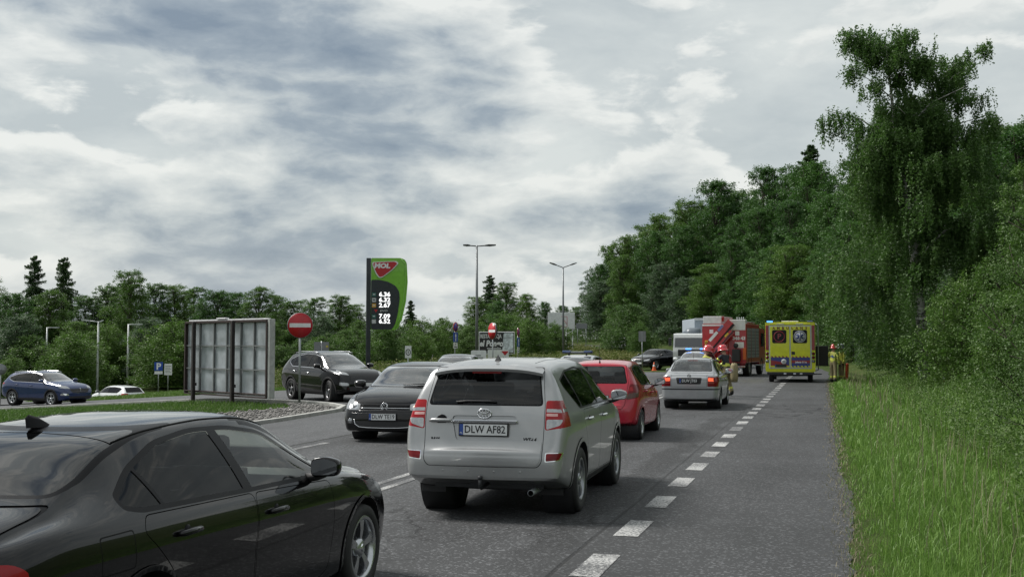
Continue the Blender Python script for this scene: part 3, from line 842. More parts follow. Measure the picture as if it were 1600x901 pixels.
# forest on the slope right of the road ------------------------------------------------
rnd = random.Random(5)
kinds_front = ['oak1', 'mid1', 'grey', 'oak2', 'mid2', 'grey']
KW = {'oak1': 'dark broadleaf', 'oak2': 'tall dark broadleaf', 'mid1': 'fresh green broadleaf', 'mid2': 'slender green broadleaf', 'grey': 'grey-green willow', 'spruce': 'dark spruce', 'larch': 'feathery dark larch', 'thin': 'thin birch'}
used = {}
def where(x, y):
    """landmark in the picture below or beside the tree"""
    d = -_sy * x + _cy * y; px = 800 + FPX * (_cy * x + _sy * y) / max(d, 1)
    for lim, w in ((930, 'at its far left end'), (985, 'behind the roadside bush'), (1050, 'above the black saloon'), (1100, 'above the white lorry'),
                   (1150, 'above the fire engine boom'), (1200, 'above the fire engine rear'), (1285, 'above the ambulance'), (1370, 'left of the tall birch'), (1470, 'behind the tall birch'), (5000, 'at the right picture edge')):
        if px < lim: return w
SIL = ([880, 912, 950, 990, 1040, 1100, 1170, 1240, 1275, 1300, 1340, 1500, 1535, 1560, 1610, 1700], [466, 430, 382, 340, 312, 282, 264, 234, 212, 215, 225, 232, 185, 160, 160, 165])
ROWN = ['in the front row of the forest ', 'in the second row of the forest ', 'deeper in the forest ', 'high in the forest ', 'on the forest crest ']
for row, (tt0, hmin, hmax, step) in enumerate([(15.8, 9, 13, 4.8), (20.5, 11, 16, 5.6), (27, 12, 22, 6.5), (37, 12, 25, 8.0), (50, 12, 26, 10)]):
    s = -38 + rnd.uniform(0, 3) + (0 if row < 2 else 8)
    while s < 190:
        tt = tt0 + rnd.uniform(-1.6, 1.6)
        x, y = xy(s, tt); s += step * rnd.uniform(.75, 1.25) * (1 + max(0, s) * .003)
        d = -_sy * x + _cy * y; px = 800 + FPX * (_cy * x + _sy * y) / d
        if px < 918 or px > 1760: continue
        k = rnd.choice(kinds_front) if row == 0 else (rnd.choice(['oak1', 'oak2', 'mid1', 'mid2', 'oak1', 'oak2']) if row < 3 else rnd.choice(['oak2', 'oak1', 'spruce', 'oak1', 'mid2', 'larch', 'mid1']))
        hs = ZAT(float(np.interp(px, *SIL)), d) - tz(x, y)
        h = rnd.uniform(hmin, hmax) if row == 0 else hs * rnd.uniform(.84, 1.0)
        h = max(4.5, min(h, hs * (1.03 if k in ('spruce', 'larch') else .98), hmax)) * (.86 if k == 'grey' else 1)
        wk = rnd.uniform(.95, 1.25) * max(.9, min(1.35, 13 / h))
        tree(k, x, y, h, wk, KW[k] + ' tree ' + ROWN[row] + where(x, y), 'trees of the hillside forest')

# the tall birch ------------------------------------------------------------------------
def big_birch():
    rng = np.random.default_rng(3); rnd = random.Random(3)
    d = 52.0; b = AT(1443, d); z0 = tz(b.x, b.y)
    top = ZAT(40, d) - z0; H = top
    e = empty('birch_tree', (b.x, b.y, z0), YAW)
    tag(e, 'very tall birch with white forked trunk and drooping twigs above the ambulance crew', 'tree')
    e.scale = (1.04, 1.04, 1.0)
    k = d / FPX
    def Pp(px, py, dy=0.0): return Vector(((px - 1443) * k, dy, ZAT(py, d) - z0))
    bm = bmesh.new()
    main = [(Pp(1443, 600), .30), (Pp(1441, 520), .24), (Pp(1437, 470), .21), (Pp(1430, 400), .18), (Pp(1424, 330), .15), (Pp(1412, 260), .12), (Pp(1404, 190), .08), (Pp(1398, 120), .05), (Pp(1392, 60), .015)]
    tube(bm, [p for p, r in main], [r for p, r in main], 9)
    fork = [(Pp(1431, 405, .1), .14), (Pp(1450, 365, .5), .13), (Pp(1458, 300, .8), .11), (Pp(1464, 230, .9), .085), (Pp(1472, 160, 1.0), .05), (Pp(1484, 100, 1.1), .015)]
    tube(bm, [p for p, r in fork], [r for p, r in fork], 8)
    limbs = []
    for i in range(58):
        st_ = rnd.choice([main, main, fork]); j = 1.6 + (len(st_) - 2.7) * rnd.random() ** .75; a = int(j)
        p = st_[a][0].lerp(st_[min(a + 1, len(st_) - 1)][0], j - a); r0 = st_[a][1] * .42
        ang = rnd.uniform(0, 6.28); hk = p.z / H; ln = (2.9 if hk < .72 else 2.1) * rnd.uniform(.6, 1.15)
        dirv = Vector((math.cos(ang), math.sin(ang) * .9, rnd.uniform(.5, 1.1)))
        q = p + dirv * ln * .5; e2 = q + Vector((dirv.x, dirv.y, .35)) * ln * .5
        e2.z = min(e2.z, H * .985)
        tube(bm, [p, q, e2], [r0, r0 * .6, .012], 5, cap=False); limbs.append((p, q, e2))
    bm_obj('trunk', bm, BIRCH_B, e, smooth=True)
    cs = []; tn = []
    # hanging strands of leaves, bunched along the limbs
    def strand(a, ln, tone, w=.055):
        n = int(30 * ln) + 8; kz = np.linspace(0, 1, n); dr = np.array([rnd.gauss(0, .12), rnd.gauss(0, .12)])
        cs.append(np.stack([a.x + dr[0] * kz * ln + rng.normal(0, w, n), a.y + dr[1] * kz * ln + rng.normal(0, w, n), a.z - kz * ln + rng.normal(0, .05, n)], -1))
        tn.append(np.full(n, tone) + rng.normal(0, .1, n))
    for (p, q, e2) in limbs:
        for g in range(10):
            kk = rnd.uniform(.1, 1); c0 = p.lerp(q, .3 + kk * 1.3) if kk < .5 else q.lerp(e2, (kk - .5) * 2.1)
            c0 = c0 + Vector((rnd.gauss(0, .25), rnd.gauss(0, .25), rnd.gauss(0, .15))); tone = rnd.gauss(.45, .16)
            for j in range(11):
                strand(c0 + Vector((rnd.gauss(0, .17), rnd.gauss(0, .17), rnd.gauss(0, .16))), rnd.uniform(.35, 1.5) * (1.0 if c0.z < H * .8 else .55), tone)
    # lower skirt: separate drooping bunches round the trunk
    for g in range(175):
        ang = rnd.uniform(0, 6.28); zz_ = rnd.uniform(.14, .68) * H; R = (2.0 + 2.4 * math.sin(math.pi * min(1, zz_ / H / .74))) * math.sqrt(rnd.uniform(.12, 1))
        c0 = Vector((math.cos(ang) * R, math.sin(ang) * R * .85, zz_)); tone = rnd.gauss(.38, .17)
        if math.sin(ang) < .1 and abs(c0.x + .1) < .75 and zz_ < .62 * H: continue
        for j in range(12): strand(c0 + Vector((rnd.gauss(0, .30), rnd.gauss(0, .30), rnd.gauss(0, .22))), rnd.uniform(.5, 1.7), tone)
    c = np.concatenate(cs); c[:, 2] = np.maximum(c[:, 2], .3)
    link('crown', leaves_mesh('birch_crown', c, .115, L_BIRCH, np.concatenate(tn), up=.1, droop=.5), e)
big_birch()
# shrubs at the forest foot on the right
for i, (px, d, h, wk, k, lab) in enumerate([
        (1292, 112, 9.5, .62, 'bush2', 'light green shrub right above the ambulance roof corner'), (1332, 100, 8.6, .75, 'bush2', 'pale rounded shrub above the ambulance crew'),
        (1392, 78, 5.2, .85, 'bush', 'dark shrub at the foot of the tall birch, left side'), (1432, 62, 3.2, .9, 'bush', 'low dark shrub in front of the birch trunk'),
        (1505, 46, 4.4, .95, 'bush', 'wide dark shrub right of the birch trunk'), (1575, 36, 3.4, .95, 'bush', 'dark shrub in the thicket right of the ditch'),
        (1355, 92, 6.0, .8, 'grey', 'grey-green willow shrub behind the ambulance crew'), (1650, 27, 2.6, 1.0, 'sapling', 'light leafy shrub at the right picture edge, low'),
        (1545, 50, 6.5, .9, 'mid2', 'young green tree beside the birch on the right'), (1620, 42, 8.0, .8, 'mid1', 'green tree at the right picture edge behind the thicket')]):
    p = AT(px, d); tree(k, p.x, p.y, h, wk, lab, cat='shrub' if 'shrub' in lab else 'tree', name='shrub' if 'shrub' in lab else None)
p = AT(1655, 22); tree('sapling', p.x, p.y, 5.0, .9, 'leafy sapling reaching in from the right picture edge', cat='sapling', name='sapling')

# left tree line ------------------------------------------------------------------------
FAR_L = [(-30, 108, 430, 'mid1'), (15, 104, 455, 'oak1'), (52, 116, 396, 'larch'), (98, 114, 399, 'larch'), (78, 106, 452, 'mid2'), (135, 110, 458, 'thin'), (165, 112, 444, 'thin'),
         (205, 104, 421, 'mid2'), (186, 118, 440, 'thin'), (240, 110, 440, 'thin'), (275, 112, 444, 'mid2'), (302, 118, 446, 'thin'), (338, 110, 451, 'oak1'), (365, 118, 456, 'oak2'), (405, 108, 447, 'mid2'),
         (432, 114, 458, 'thin'), (458, 110, 468, 'mid1'), (492, 118, 462, 'thin'), (530, 114, 460, 'mid2'), (552, 122, 474, 'mid1'), (642, 150, 468, 'spruce'), (500, 105, 492, 'grey'),
         (232, 98, 495, 'grey'), (30, 96, 490, 'grey'), (120, 98, 500, 'mid1'), (300, 98, 506, 'grey'), (420, 100, 500, 'mid1'), (-70, 105, 420, 'oak1'), (560, 108, 500, 'mid2'), (600, 130, 490, 'mid1'), (690, 140, 496, 'mid2')]
lw = {'mid1': 'round green broadleaf tree', 'mid2': 'slender green broadleaf tree', 'oak1': 'dark broad-crowned tree', 'oak2': 'dark tall-crowned tree', 'larch': 'tall feathery conifer', 'thin': 'airy young birch', 'spruce': 'pointed dark spruce', 'grey': 'low grey-green willow'}
lm = [(20, 'at the left picture edge'), (60, 'above the blue car roof'), (125, 'above the blue car bonnet'), (180, 'near the middle street lamp on the left'), (230, 'near the third street lamp'), (290, 'above the parking sign'), (345, 'behind the left half of the billboard'),
      (425, 'behind the right half of the billboard'), (480, 'behind the no-entry sign'), (540, 'behind the black crossover roof'), (600, 'behind the fuel price pylon'), (660, 'just right of the fuel price pylon'), (5000, 'between the pylon and the double lamp')]
for px, d, py, k in FAR_L:
    p = AT(px, d); z = tz(p.x, p.y); h = ZAT(py, d) - z
    wk = {'larch': .95, 'spruce': .9, 'thin': 1.25}.get(k, 1.0) * min(1.35, max(.85, 10.5 / h))
    tree(k, p.x, p.y, h, wk, lw[k] + ' ' + next(w for l, w in lm if px < l), 'tree line behind the fuel station')
rnd = random.Random(9)
SEEN = {}
def uniq(base):
    SEEN[base] = SEEN.get(base, 0) + 1; n_ = SEEN[base]
    return base if n_ == 1 else base + ', ' + ['second', 'third', 'fourth', 'fifth', 'sixth', 'seventh'][min(n_ - 2, 5)] + ' from the left'
def blabel(h, px): return uniq(('tall' if h > 4.2 else 'low' if h < 2.9 else 'mid-sized') + ' green thicket bush ' + next(w for l, w in lm if px < l))
for i in range(30):
    px = -60 + i * 25 + rnd.uniform(-8, 8); d = rnd.uniform(88, 100); p = AT(px, d)
    h = rnd.uniform(2.2, 4.6) + (.8 if px < 400 else -.4)
    tree(rnd.choice(['bush', 'bush2', 'bush']), p.x, p.y, h, rnd.uniform(.9, 1.3), blabel(h, px), 'bushes below the left tree line', 'bush')
# mound of trees and bushes in the middle
for px, d, py, k, wk, lab in [(765, 150, 428, 'larch', 1.1, 'dark pointed conifer on top of the middle grove'), (745, 140, 462, 'mid1', 1.1, 'round green tree on the left side of the middle grove'), (790, 145, 440, 'mid2', 1.3, 'green tree in the centre of the middle grove'),
                              (822, 142, 458, 'mid1', 1.2, 'round green tree on the right side of the middle grove'), (852, 150, 470, 'oak1', .9, 'small dark tree beside the second lamp post'), (778, 132, 470, 'oak2', 1.1, 'dark tree in front of the middle grove'), (720, 120, 505, 'thin', 1.3, 'scrubby pale birch left of the double lamp'),
                              (700, 112, 500, 'bush', 1.0, 'leafy bush left of the arrow sign'), (735, 105, 508, 'bush2', 1.2, 'light bush behind the double lamp post'), (790, 118, 490, 'bush', 1.5, 'wide bush above the restaurant board'), (830, 110, 500, 'bush', 1.3, 'bush right of the restaurant board'), (868, 112, 505, 'bush', 1.1, 'bush hiding the white hoarding'),
                              (665, 104, 500, 'bush', 1.2, 'bush right of the price pylon pole'), (620, 100, 505, 'bush2', 1.3, 'light bush at the pylon foot'), (900, 185, 478, 'mid1', 1.2, 'distant tree at the end of the valley'), (880, 190, 476, 'oak1', 1.2, 'distant dark tree beside the second lamp'),
                              (982, 112, 474, 'bush2', 1.25, 'round roadside bush in the curve behind the black saloon'), (1000, 104, 505, 'bush', .85, 'small bush below the round roadside bush'), (945, 190, 470, 'oak1', 1.0, 'dark tree above the far road')]:
    p = AT(px, d); z = tz(p.x, p.y)
    tree(k, p.x, p.y, ZAT(py, d) - z, wk * (1 if k not in ('bush', 'bush2') else .95), lab, cat='bush' if 'bush' in lab else 'tree')

# tall weeds --------------------------------------------------------------------------
def region_pts(n, f):
    out = []
    while len(out) < n:
        q = f()
        if q is not None: out.append(q)
    return np.array(out)
rnd = random.Random(21)
def ditch_weeds():
    y = 7 * (70 / 7) ** rnd.random(); x = 2.3 + rnd.random() * (5 + y * .05) + (.4 * math.sin(y * .4))
    return (x, y)
herb('ditch_weeds', region_pts(5200, ditch_weeds), .35, 1.15, 26, .055, WEED_M, 'tangled dark weeds in and beyond the roadside ditch', 'weeds')
vp2 = region_pts(26000, ditch_weeds); dd = np.hypot(vp2[:, 0], vp2[:, 1])
o = link('ditch_grass', blades('ditch_grass', vp2, RNG.uniform(.3, .85, len(vp2)), np.maximum(.007, dd * .0006), .6, GRASS_M))
tag(o, 'tall rank grass among the weeds beyond the ditch', 'grass', kind='stuff')
def meadow():
    d = rnd.uniform(88, 175); px = rnd.uniform(870, 1090); p = AT(px, d); s, tt = st(p.x, p.y)
    return (p.x, p.y) if tt < -6 else None
herb('meadow_weeds', region_pts(9000, meadow), .3, 1.0, 12, .16, MEADOW_M, 'yellowish weedy meadow inside the road curve', 'weeds')
def meadow2():
    d = rnd.uniform(62, 100); px = rnd.uniform(420, 900); p = AT(px, d)
    return (p.x, p.y) if p.x < -14.5 and not pip(p.x, p.y, ENTRY) and p.y > 56 else None
herb('station_weeds', region_pts(9000, meadow2), .3, 1.3, 12, .13, MEADOW_M, 'rough green weeds behind the fuel price pylon', 'weeds')
def under():
    s = rnd.uniform(-36, 190); tt = rnd.uniform(11, 18); return xy(s, tt)
herb('forest_undergrowth', region_pts(9000, under), .4, 2.0, 14, .16, WEED_M, 'dark undergrowth along the foot of the hillside forest', 'undergrowth')
# ------------------------------------------------------------------ cars
def pchip(keys):
    x = np.array([k[0] for k in keys], float); y = np.array([k[1] for k in keys], float)
    h = np.diff(x); dl = np.diff(y) / h; m = np.zeros(len(x)); m[0], m[-1] = dl[0], dl[-1]
    for i in range(1, len(x) - 1):
        if dl[i - 1] * dl[i] > 0:
            w1 = 2 * h[i] + h[i - 1]; w2 = h[i] + 2 * h[i - 1]; m[i] = (w1 + w2) / (w1 / dl[i - 1] + w2 / dl[i])
    def f(q):
        q = np.clip(np.asarray(q, float), x[0], x[-1]); i = np.clip(np.searchsorted(x, q) - 1, 0, len(x) - 2)
        t_ = (q - x[i]) / h[i]
        return (y[i] * (1 + 2 * t_) * (1 - t_) ** 2 + h[i] * m[i] * t_ * (1 - t_) ** 2 + y[i + 1] * t_ ** 2 * (3 - 2 * t_) + h[i] * m[i + 1] * t_ ** 2 * (t_ - 1))
    return f
def bspline_basis(K, n):
    """clamped uniform quadratic"""
    knots = np.concatenate([[0, 0], np.arange(0, K - 1), [K - 2, K - 2]]).astype(float)
    B = np.zeros((n, K)); us = np.linspace(0, K - 2 - 1e-9, n)
    for r, u in enumerate(us):
        N = [1.0 if knots[i] <= u < knots[i + 1] else 0.0 for i in range(len(knots) - 1)]
        for p_ in (1, 2):
            N2 = []
            for i in range(len(N) - 1):
                a = knots[i + p_] - knots[i]; b = knots[i + p_ + 1] - knots[i + 1]
                N2.append((0 if a == 0 else (u - knots[i]) / a * N[i]) + (0 if b == 0 else (knots[i + p_ + 1] - u) / b * N[i + 1]))
            N = N2
        B[r] = N[:K]
    return B

class Car:
    """Body skin lofted from side profile, plan and section curves; windows, doors, lamps are cut out of that skin."""
    def __init__(s, spec, ring=58, ds=.045, capn=26):
        s.sp = spec; s.L = spec['L']; s.parts = {}; s.names = ['body']
        s.bm = bmesh.new()
        L = s.L; W2 = spec['W'] / 2
        top, bot, belt = pchip(spec['top']), pchip(spec['bot']), pchip(spec['belt'])
        rp_ = spec.get('rear_plan', [(0, .80), (.03, .865), (.1, .925), (.3, .972), (.8, .995)])
        fp_ = spec.get('front_plan', [(0, .72), (.03, .79), (.12, .865), (.35, .94), (.75, .985)])
        plan = pchip([(a, b) for a, b in rp_] + [(1.2, 1), (L - 1.25, 1)] + [(L - a, b) for a, b in fp_[::-1]])
        wu_, cr_ = pchip(spec['roofw']), pchip(spec['crown'])
        xf = np.linspace(0, L, 3000); zt = top(xf); wf = plan(xf) * W2
        arc = np.concatenate([[0], np.cumsum(np.sqrt(np.diff(xf) ** 2 + np.diff(zt) ** 2 + np.diff(wf) ** 2))])
        n = int(arc[-1] / ds); xs = np.interp(np.linspace(0, arc[-1], n), arc, xf)
        K = 15; B = bspline_basis(K, ring)
        cre = spec.get('crease', .13)
        rings = []
        for x in xs:
            w = float(plan(x)) * W2; zb = float(bot(x)); zt = float(top(x)); cr = float(cr_(x)); zu = zt - cr
            zs = min(float(belt(x)), zu - .03); wu = min(float(wu_(x)), .93 * w); zc = max(zs - cre, zb + .08)
            sw = spec.get('shoulder', .955) * w
            wu = min(wu, sw - .01)
            c = [(0, zb), (.55 * w, zb), (.88 * w, zb), (.955 * w, zb + .03), (.978 * w, zb + .35 * (zc - zb)), (w, zc - .05), (w, zc + .005), ((w + sw) / 2 + .004, (zc + zs) / 2 + .01), (sw, zs),
                 ((sw + wu) / 2 + .012, (zs + zu) / 2), (wu + .012, zu - .03), (wu - .045, zu + .45 * cr), (.6 * wu, zt - .15 * cr), (.25 * wu, zt), (0, zt)]
            rings.append(B @ np.array(c))
        V = []
        bm = s.bm
        for x, r in zip(xs, rings):
            rg = [bm.verts.new((x, p[0], p[1])) for p in r]
            lf = [rg[0]] + [bm.verts.new((x, -p[0], p[1])) for p in r[1:-1]] + [rg[-1]]
            V.append((rg, lf))
        for (a, al), (b, bl) in zip(V, V[1:]):
            for j in range(ring - 1):
                bm.faces.new((a[j], b[j], b[j + 1], a[j + 1])); bm.faces.new((al[j + 1], bl[j + 1], bl[j], al[j]))
        for end, blg in ((0, -spec.get('bulge_r', .03)), (-1, spec.get('bulge_f', .07))):
            rg, lf = V[end]; w0 = max(v.co.y for v in rg)
            cols = []
            for j in range(ring):
                if j in (0, ring - 1): cols.append([rg[j]]); continue
                row = [rg[j]]
                for k in range(1, capn):
                    q = k / capn; v = rg[j].co.lerp(lf[j].co, q)
                    f_ = 1 - (2 * q - 1) ** 2; e = min(1, min(j, ring - 1 - j) / 6)
                    v = v.copy(); v.x += blg * f_ * e * (abs(rg[j].co.y) / w0)
                    row.append(bm.verts.new(v))
                row.append(lf[j]); cols.append(row)
            for j in range(ring - 1):
                a, b = cols[j], cols[j + 1]
                for k in range(capn):
                    if len(a) == 1: bm.faces.new((a[0], b[k], b[k + 1]))
                    elif len(b) == 1: bm.faces.new((a[k], b[0], a[k + 1]))
                    else: bm.faces.new((a[k], b[k], b[k + 1], a[k + 1]))
        bmesh.ops.remove_doubles(bm, verts=bm.verts, dist=1e-5)
        bmesh.ops.dissolve_degenerate(bm, edges=bm.edges, dist=1e-6)
        bmesh.ops.recalc_face_normals(bm, faces=bm.faces)
        bm.normal_update()
        s.plan, s.belt, s.top, s.W2 = plan, belt, top, W2
    def freeze(s):
        """turn the skin into plain lists that can be split quickly"""
        bm = s.bm; bm.verts.index_update(); bm.normal_update()
        from mathutils.bvhtree import BVHTree
        s.bvh = BVHTree.FromBMesh(bm)
        s.v = [tuple(v.co) for v in bm.verts]; s.vn = [tuple(v.normal) for v in bm.verts]
        s.f = []; s.fb = []
        for f in bm.faces:
            ids = tuple(v.index for v in f.verts); s.f.append([ids, tuple(f.normal), 0]); s.fb.append(s.bb(ids))
        bm.free()
    def bb(s, ids):
        q = [s.v[i] for i in ids]
        return (min(p[0] for p in q), max(p[0] for p in q), min(p[1] for p in q), max(p[1] for p in q), min(p[2] for p in q), max(p[2] for p in q))
    def cut(s, part, axis, d, poly, thr=.12):
        """cut the polygon out of the skin seen along axis ('x','y','z') from direction d and give those faces to part"""
        if not hasattr(s, 'v'): s.freeze()
        if part not in s.names: s.names.append(part)
        pi = s.names.index(part)
        i0, i1, i2 = {'x': (1, 2, 0), 'y': (0, 2, 1), 'z': (0, 1, 2)}[axis]
        xs = [p[0] for p in poly]; ys = [p[1] for p in poly]; x0, x1, y0, y1 = min(xs), max(xs), min(ys), max(ys)
        a0, a1, b0, b1 = 2 * i0, 2 * i0 + 1, 2 * i1, 2 * i1 + 1; half = s.L / 2
        V, VN, F, FB = s.v, s.vn, s.f, s.fb
        cand = []
        for k, bb in enumerate(FB):
            if bb[a1] < x0 or bb[a0] > x1 or bb[b1] < y0 or bb[b0] > y1: continue
            f = F[k]
            if f[1][i2] * d < thr: continue
            if axis == 'y' and V[f[0][0]][1] * d < .02: continue
            if axis == 'x' and (V[f[0][0]][0] - half) * d < 0: continue
            cand.append(k)
        for k in range(len(poly)):
            a = poly[k - 1]; b = poly[k]; ex, ey = b[0] - a[0], b[1] - a[1]; l = math.hypot(ex, ey)
            if l < 1e-6: continue
            nx, ny = -ey / l, ex / l; lo0, hi0 = min(a[0], b[0]) - 1e-4, max(a[0], b[0]) + 1e-4; lo1, hi1 = min(a[1], b[1]) - 1e-4, max(a[1], b[1]) + 1e-4
            cache = {}; new = []
            for fi in cand:
                bb = FB[fi]
                if bb[a1] < lo0 or bb[a0] > hi0 or bb[b1] < lo1 or bb[b0] > hi1: continue
                ids = F[fi][0]; ds = [(V[i][i0] - a[0]) * nx + (V[i][i1] - a[1]) * ny for i in ids]
                if min(ds) > -1e-5 or max(ds) < 1e-5: continue
                P_, N_ = [], []
                for q in range(len(ids)):
                    i, j = ids[q - 1], ids[q]; di, dj = ds[q - 1], ds[q]
                    if (di > 1e-6 and dj < -1e-6) or (di < -1e-6 and dj > 1e-6):
                        key = (i, j) if i < j else (j, i)
                        m = cache.get(key)
                        if m is None:
                            u = di / (di - dj); A, B = V[i], V[j]; An, Bn = VN[i], VN[j]
                            V.append(tuple(A[c] + (B[c] - A[c]) * u for c in range(3))); VN.append(tuple(An[c] + (Bn[c] - An[c]) * u for c in range(3)))
                            m = len(V) - 1; cache[key] = m
                        P_.append(m); N_.append(m)
                    if dj >= -1e-6: P_.append(j)
                    if dj <= 1e-6: N_.append(j)
                if len(P_) < 3 or len(N_) < 3: continue
                nrm, pid = F[fi][1], F[fi][2]
                F[fi] = [tuple(P_), nrm, pid]; FB[fi] = s.bb(P_)
                F.append([tuple(N_), nrm, pid]); FB.append(s.bb(N_)); new.append(len(F) - 1)
            cand += new
        for fi in cand:
            ids = F[fi][0]; n = len(ids)
            if pip(sum(V[i][i0] for i in ids) / n, sum(V[i][i1] for i in ids) / n, poly): F[fi][2] = pi
    def finish(s, root, mats, body_mat, offs={}, delete=('hole',)):
        """split the skin into part objects"""
        out = {}; groups = {}
        for ids, nrm, pid in s.f: groups.setdefault(pid, []).append(ids)
        for pi in sorted(groups):
            nm = s.names[pi]
            if nm in delete: continue
            used = sorted({i for ids in groups[pi] for i in ids}); ix = {i: k for k, i in enumerate(used)}; off = offs.get(nm, 0.0)
            nv = [Vector(s.vn[i]).normalized() for i in used]
            co_ = [Vector(s.v[i]) + n_ * off for i, n_ in zip(used, nv)]
            base = nm.split('#')[0]; par = root
            if '>' in nm:
                pn, rest = nm.split('>'); base = rest.split('#')[0]; par = out.get(pn + ('#' + rest.split('#')[1] if '#' in rest else '')) or root
            me = bpy.data.meshes.new(base); me.from_pydata(co_, [], [[ix[i] for i in ids] for ids in groups[pi]])
            me.polygons.foreach_set('use_smooth', [True] * len(me.polygons))
            me.materials.append(mats.get(nm) or mats.get(base) or body_mat)
            if base == 'wheel_arch':
                nb = bmesh.new(); nb.from_mesh(me)
                ac = s.sp['xr'] if nm.endswith('r') and not nm.endswith('#r') else s.sp['xf']; ar = s.sp['tyre_r'] + s.sp.get('arch', .05)
                ins = lambda v: abs(math.hypot(v.co.x - ac, v.co.z - s.sp['tyre_r']) - ar) < .012 and abs(v.co.y) > .86 * s.W2
                r = bmesh.ops.extrude_edge_only(nb, edges=[e for e in nb.edges if e.is_boundary and ins(e.verts[0]) and ins(e.verts[1])])
                for g in r['geom']:
                    if isinstance(g, bmesh.types.BMVert): g.co.y *= .94
                    if isinstance(g, bmesh.types.BMFace): g.material_index = 1; g.smooth = False
                nb.to_mesh(me); nb.free(); me.materials.append(black_plastic)
            elif me.validate() is False:
                me.normals_split_custom_set_from_vertices(nv)
            out[nm] = link(base, me, par)
        s.v = s.f = s.fb = None
        return out
    def side_surface(s, x, z, d):
        """point and normal on the flank at (x,z)"""
        best = None
        return s.bvh.ray_cast(Vector((x, d * 3, z)), Vector((0, -d, 0)))
    def end_surface(s, y, z, d):
        return s.bvh.ray_cast(Vector((s.L / 2 + d * 6, y, z)), Vector((-d, 0, 0)))
    def top_surface(s, x, y):
        return s.bvh.ray_cast(Vector((x, y, 5)), Vector((0, 0, -1)))

def circle(cx, cz, r, n=36, a0=0, a1=2 * math.pi):
    return [(cx + r * math.cos(a0 + (a1 - a0) * k / n), cz + r * math.sin(a0 + (a1 - a0) * k / n)) for k in range(n)]

def make_wheel(root, x, y, r, w, side, rimr, style, rim_mat, spokes=5):
    """wheel > tyre, rim, hub_cap; side +1 = left"""
    e = empty('wheel', (x, y, r)); e.parent = root
    bm = bmesh.new(); h = w / 2
    lathe(bm, [(rimr, -h * .85), (rimr + .01, -h * .97), (r * .90, -h), (r * .975, -h * .86), (r, -h * .6), (r, -.3 * h), (r * .992, -.27 * h), (r * .992, -.22 * h), (r, -.19 * h), (r, .19 * h), (r * .992, .22 * h), (r * .992, .27 * h), (r, .3 * h), (r, h * .6), (r * .975, h * .86), (r * .90, h), (rimr + .01, h * .97), (rimr, h * .85)], 44)
    bmesh.ops.recalc_face_normals(bm, faces=bm.faces); bm_obj('tyre', bm, rubber, e, smooth=True)
    bm = bmesh.new(); o = side * h * .9; dp = side * -.05
    lathe(bm, [(rimr + .004, o), (rimr - .012, o + side * .006), (rimr - .028, o - side * .01), (rimr - .035, o + dp), (rimr - .05, -o * .6)], 44)
    yo = o - side * .012
    def spoke(a, w0, w1, skew=0.0):
        ca, sa = math.cos(a), math.sin(a); vs = []
        for rr, ww, yy in ((.045, w0, yo - side * .012), (rimr * .55, (w0 + w1) / 2 * .9, yo - side * .002), (rimr - .016, w1, yo)):
            for sg in (-1, 1):
                tx = sg * ww / 2 + skew * rr
                vs.append((rr * ca - tx * sa, yy, rr * sa + tx * ca))
        bot = [(v[0], v[1] - side * .035, v[2]) for v in vs]
        A = [bm.verts.new(v) for v in vs]; Bv = [bm.verts.new(v) for v in bot]
        for q in ((0, 1, 3, 2), (2, 3, 5, 4)):
            bm.faces.new([A[k] for k in q])
        for q in ((0, 2), (2, 4), (1, 3), (3, 5)):
            bm.faces.new((A[q[0]], A[q[1]], Bv[q[1]], Bv[q[0]]))
    if style == 'double':
        for k in range(spokes):
            a = 2 * math.pi * k / spokes + .3
            spoke(a - .13, .026, .045, .05); spoke(a + .13, .026, .045, -.05)
    else:
        for k in range(spokes):
            a = 2 * math.pi * k / spokes + .3; spoke(a, .06, .075 if style == 'wide' else .05)
            if style == 'y': spoke(a + .16, .02, .03)
    lathe(bm, [(.001, yo + side * .004), (.05, yo + side * .002), (.075, yo - side * .014), (.08, yo - side * .04)], 20)
    bmesh.ops.recalc_face_normals(bm, faces=bm.faces)
    bm_obj('rim', bm, rim_mat, e)
    bm = bmesh.new(); lathe(bm, [(.001, 0), (rimr * .78, 0), (rimr * .78, -side * .02)], 28, c=(0, o - side * .09, 0)); bm_obj('brake_disc', bm, dark_steel, e)
    bm = bmesh.new(); lathe(bm, [(.001, yo + side * .008), (.028, yo + side * .007), (.032, yo)], 18); bm_obj('hub_cap', bm, chrome, e)
    return e

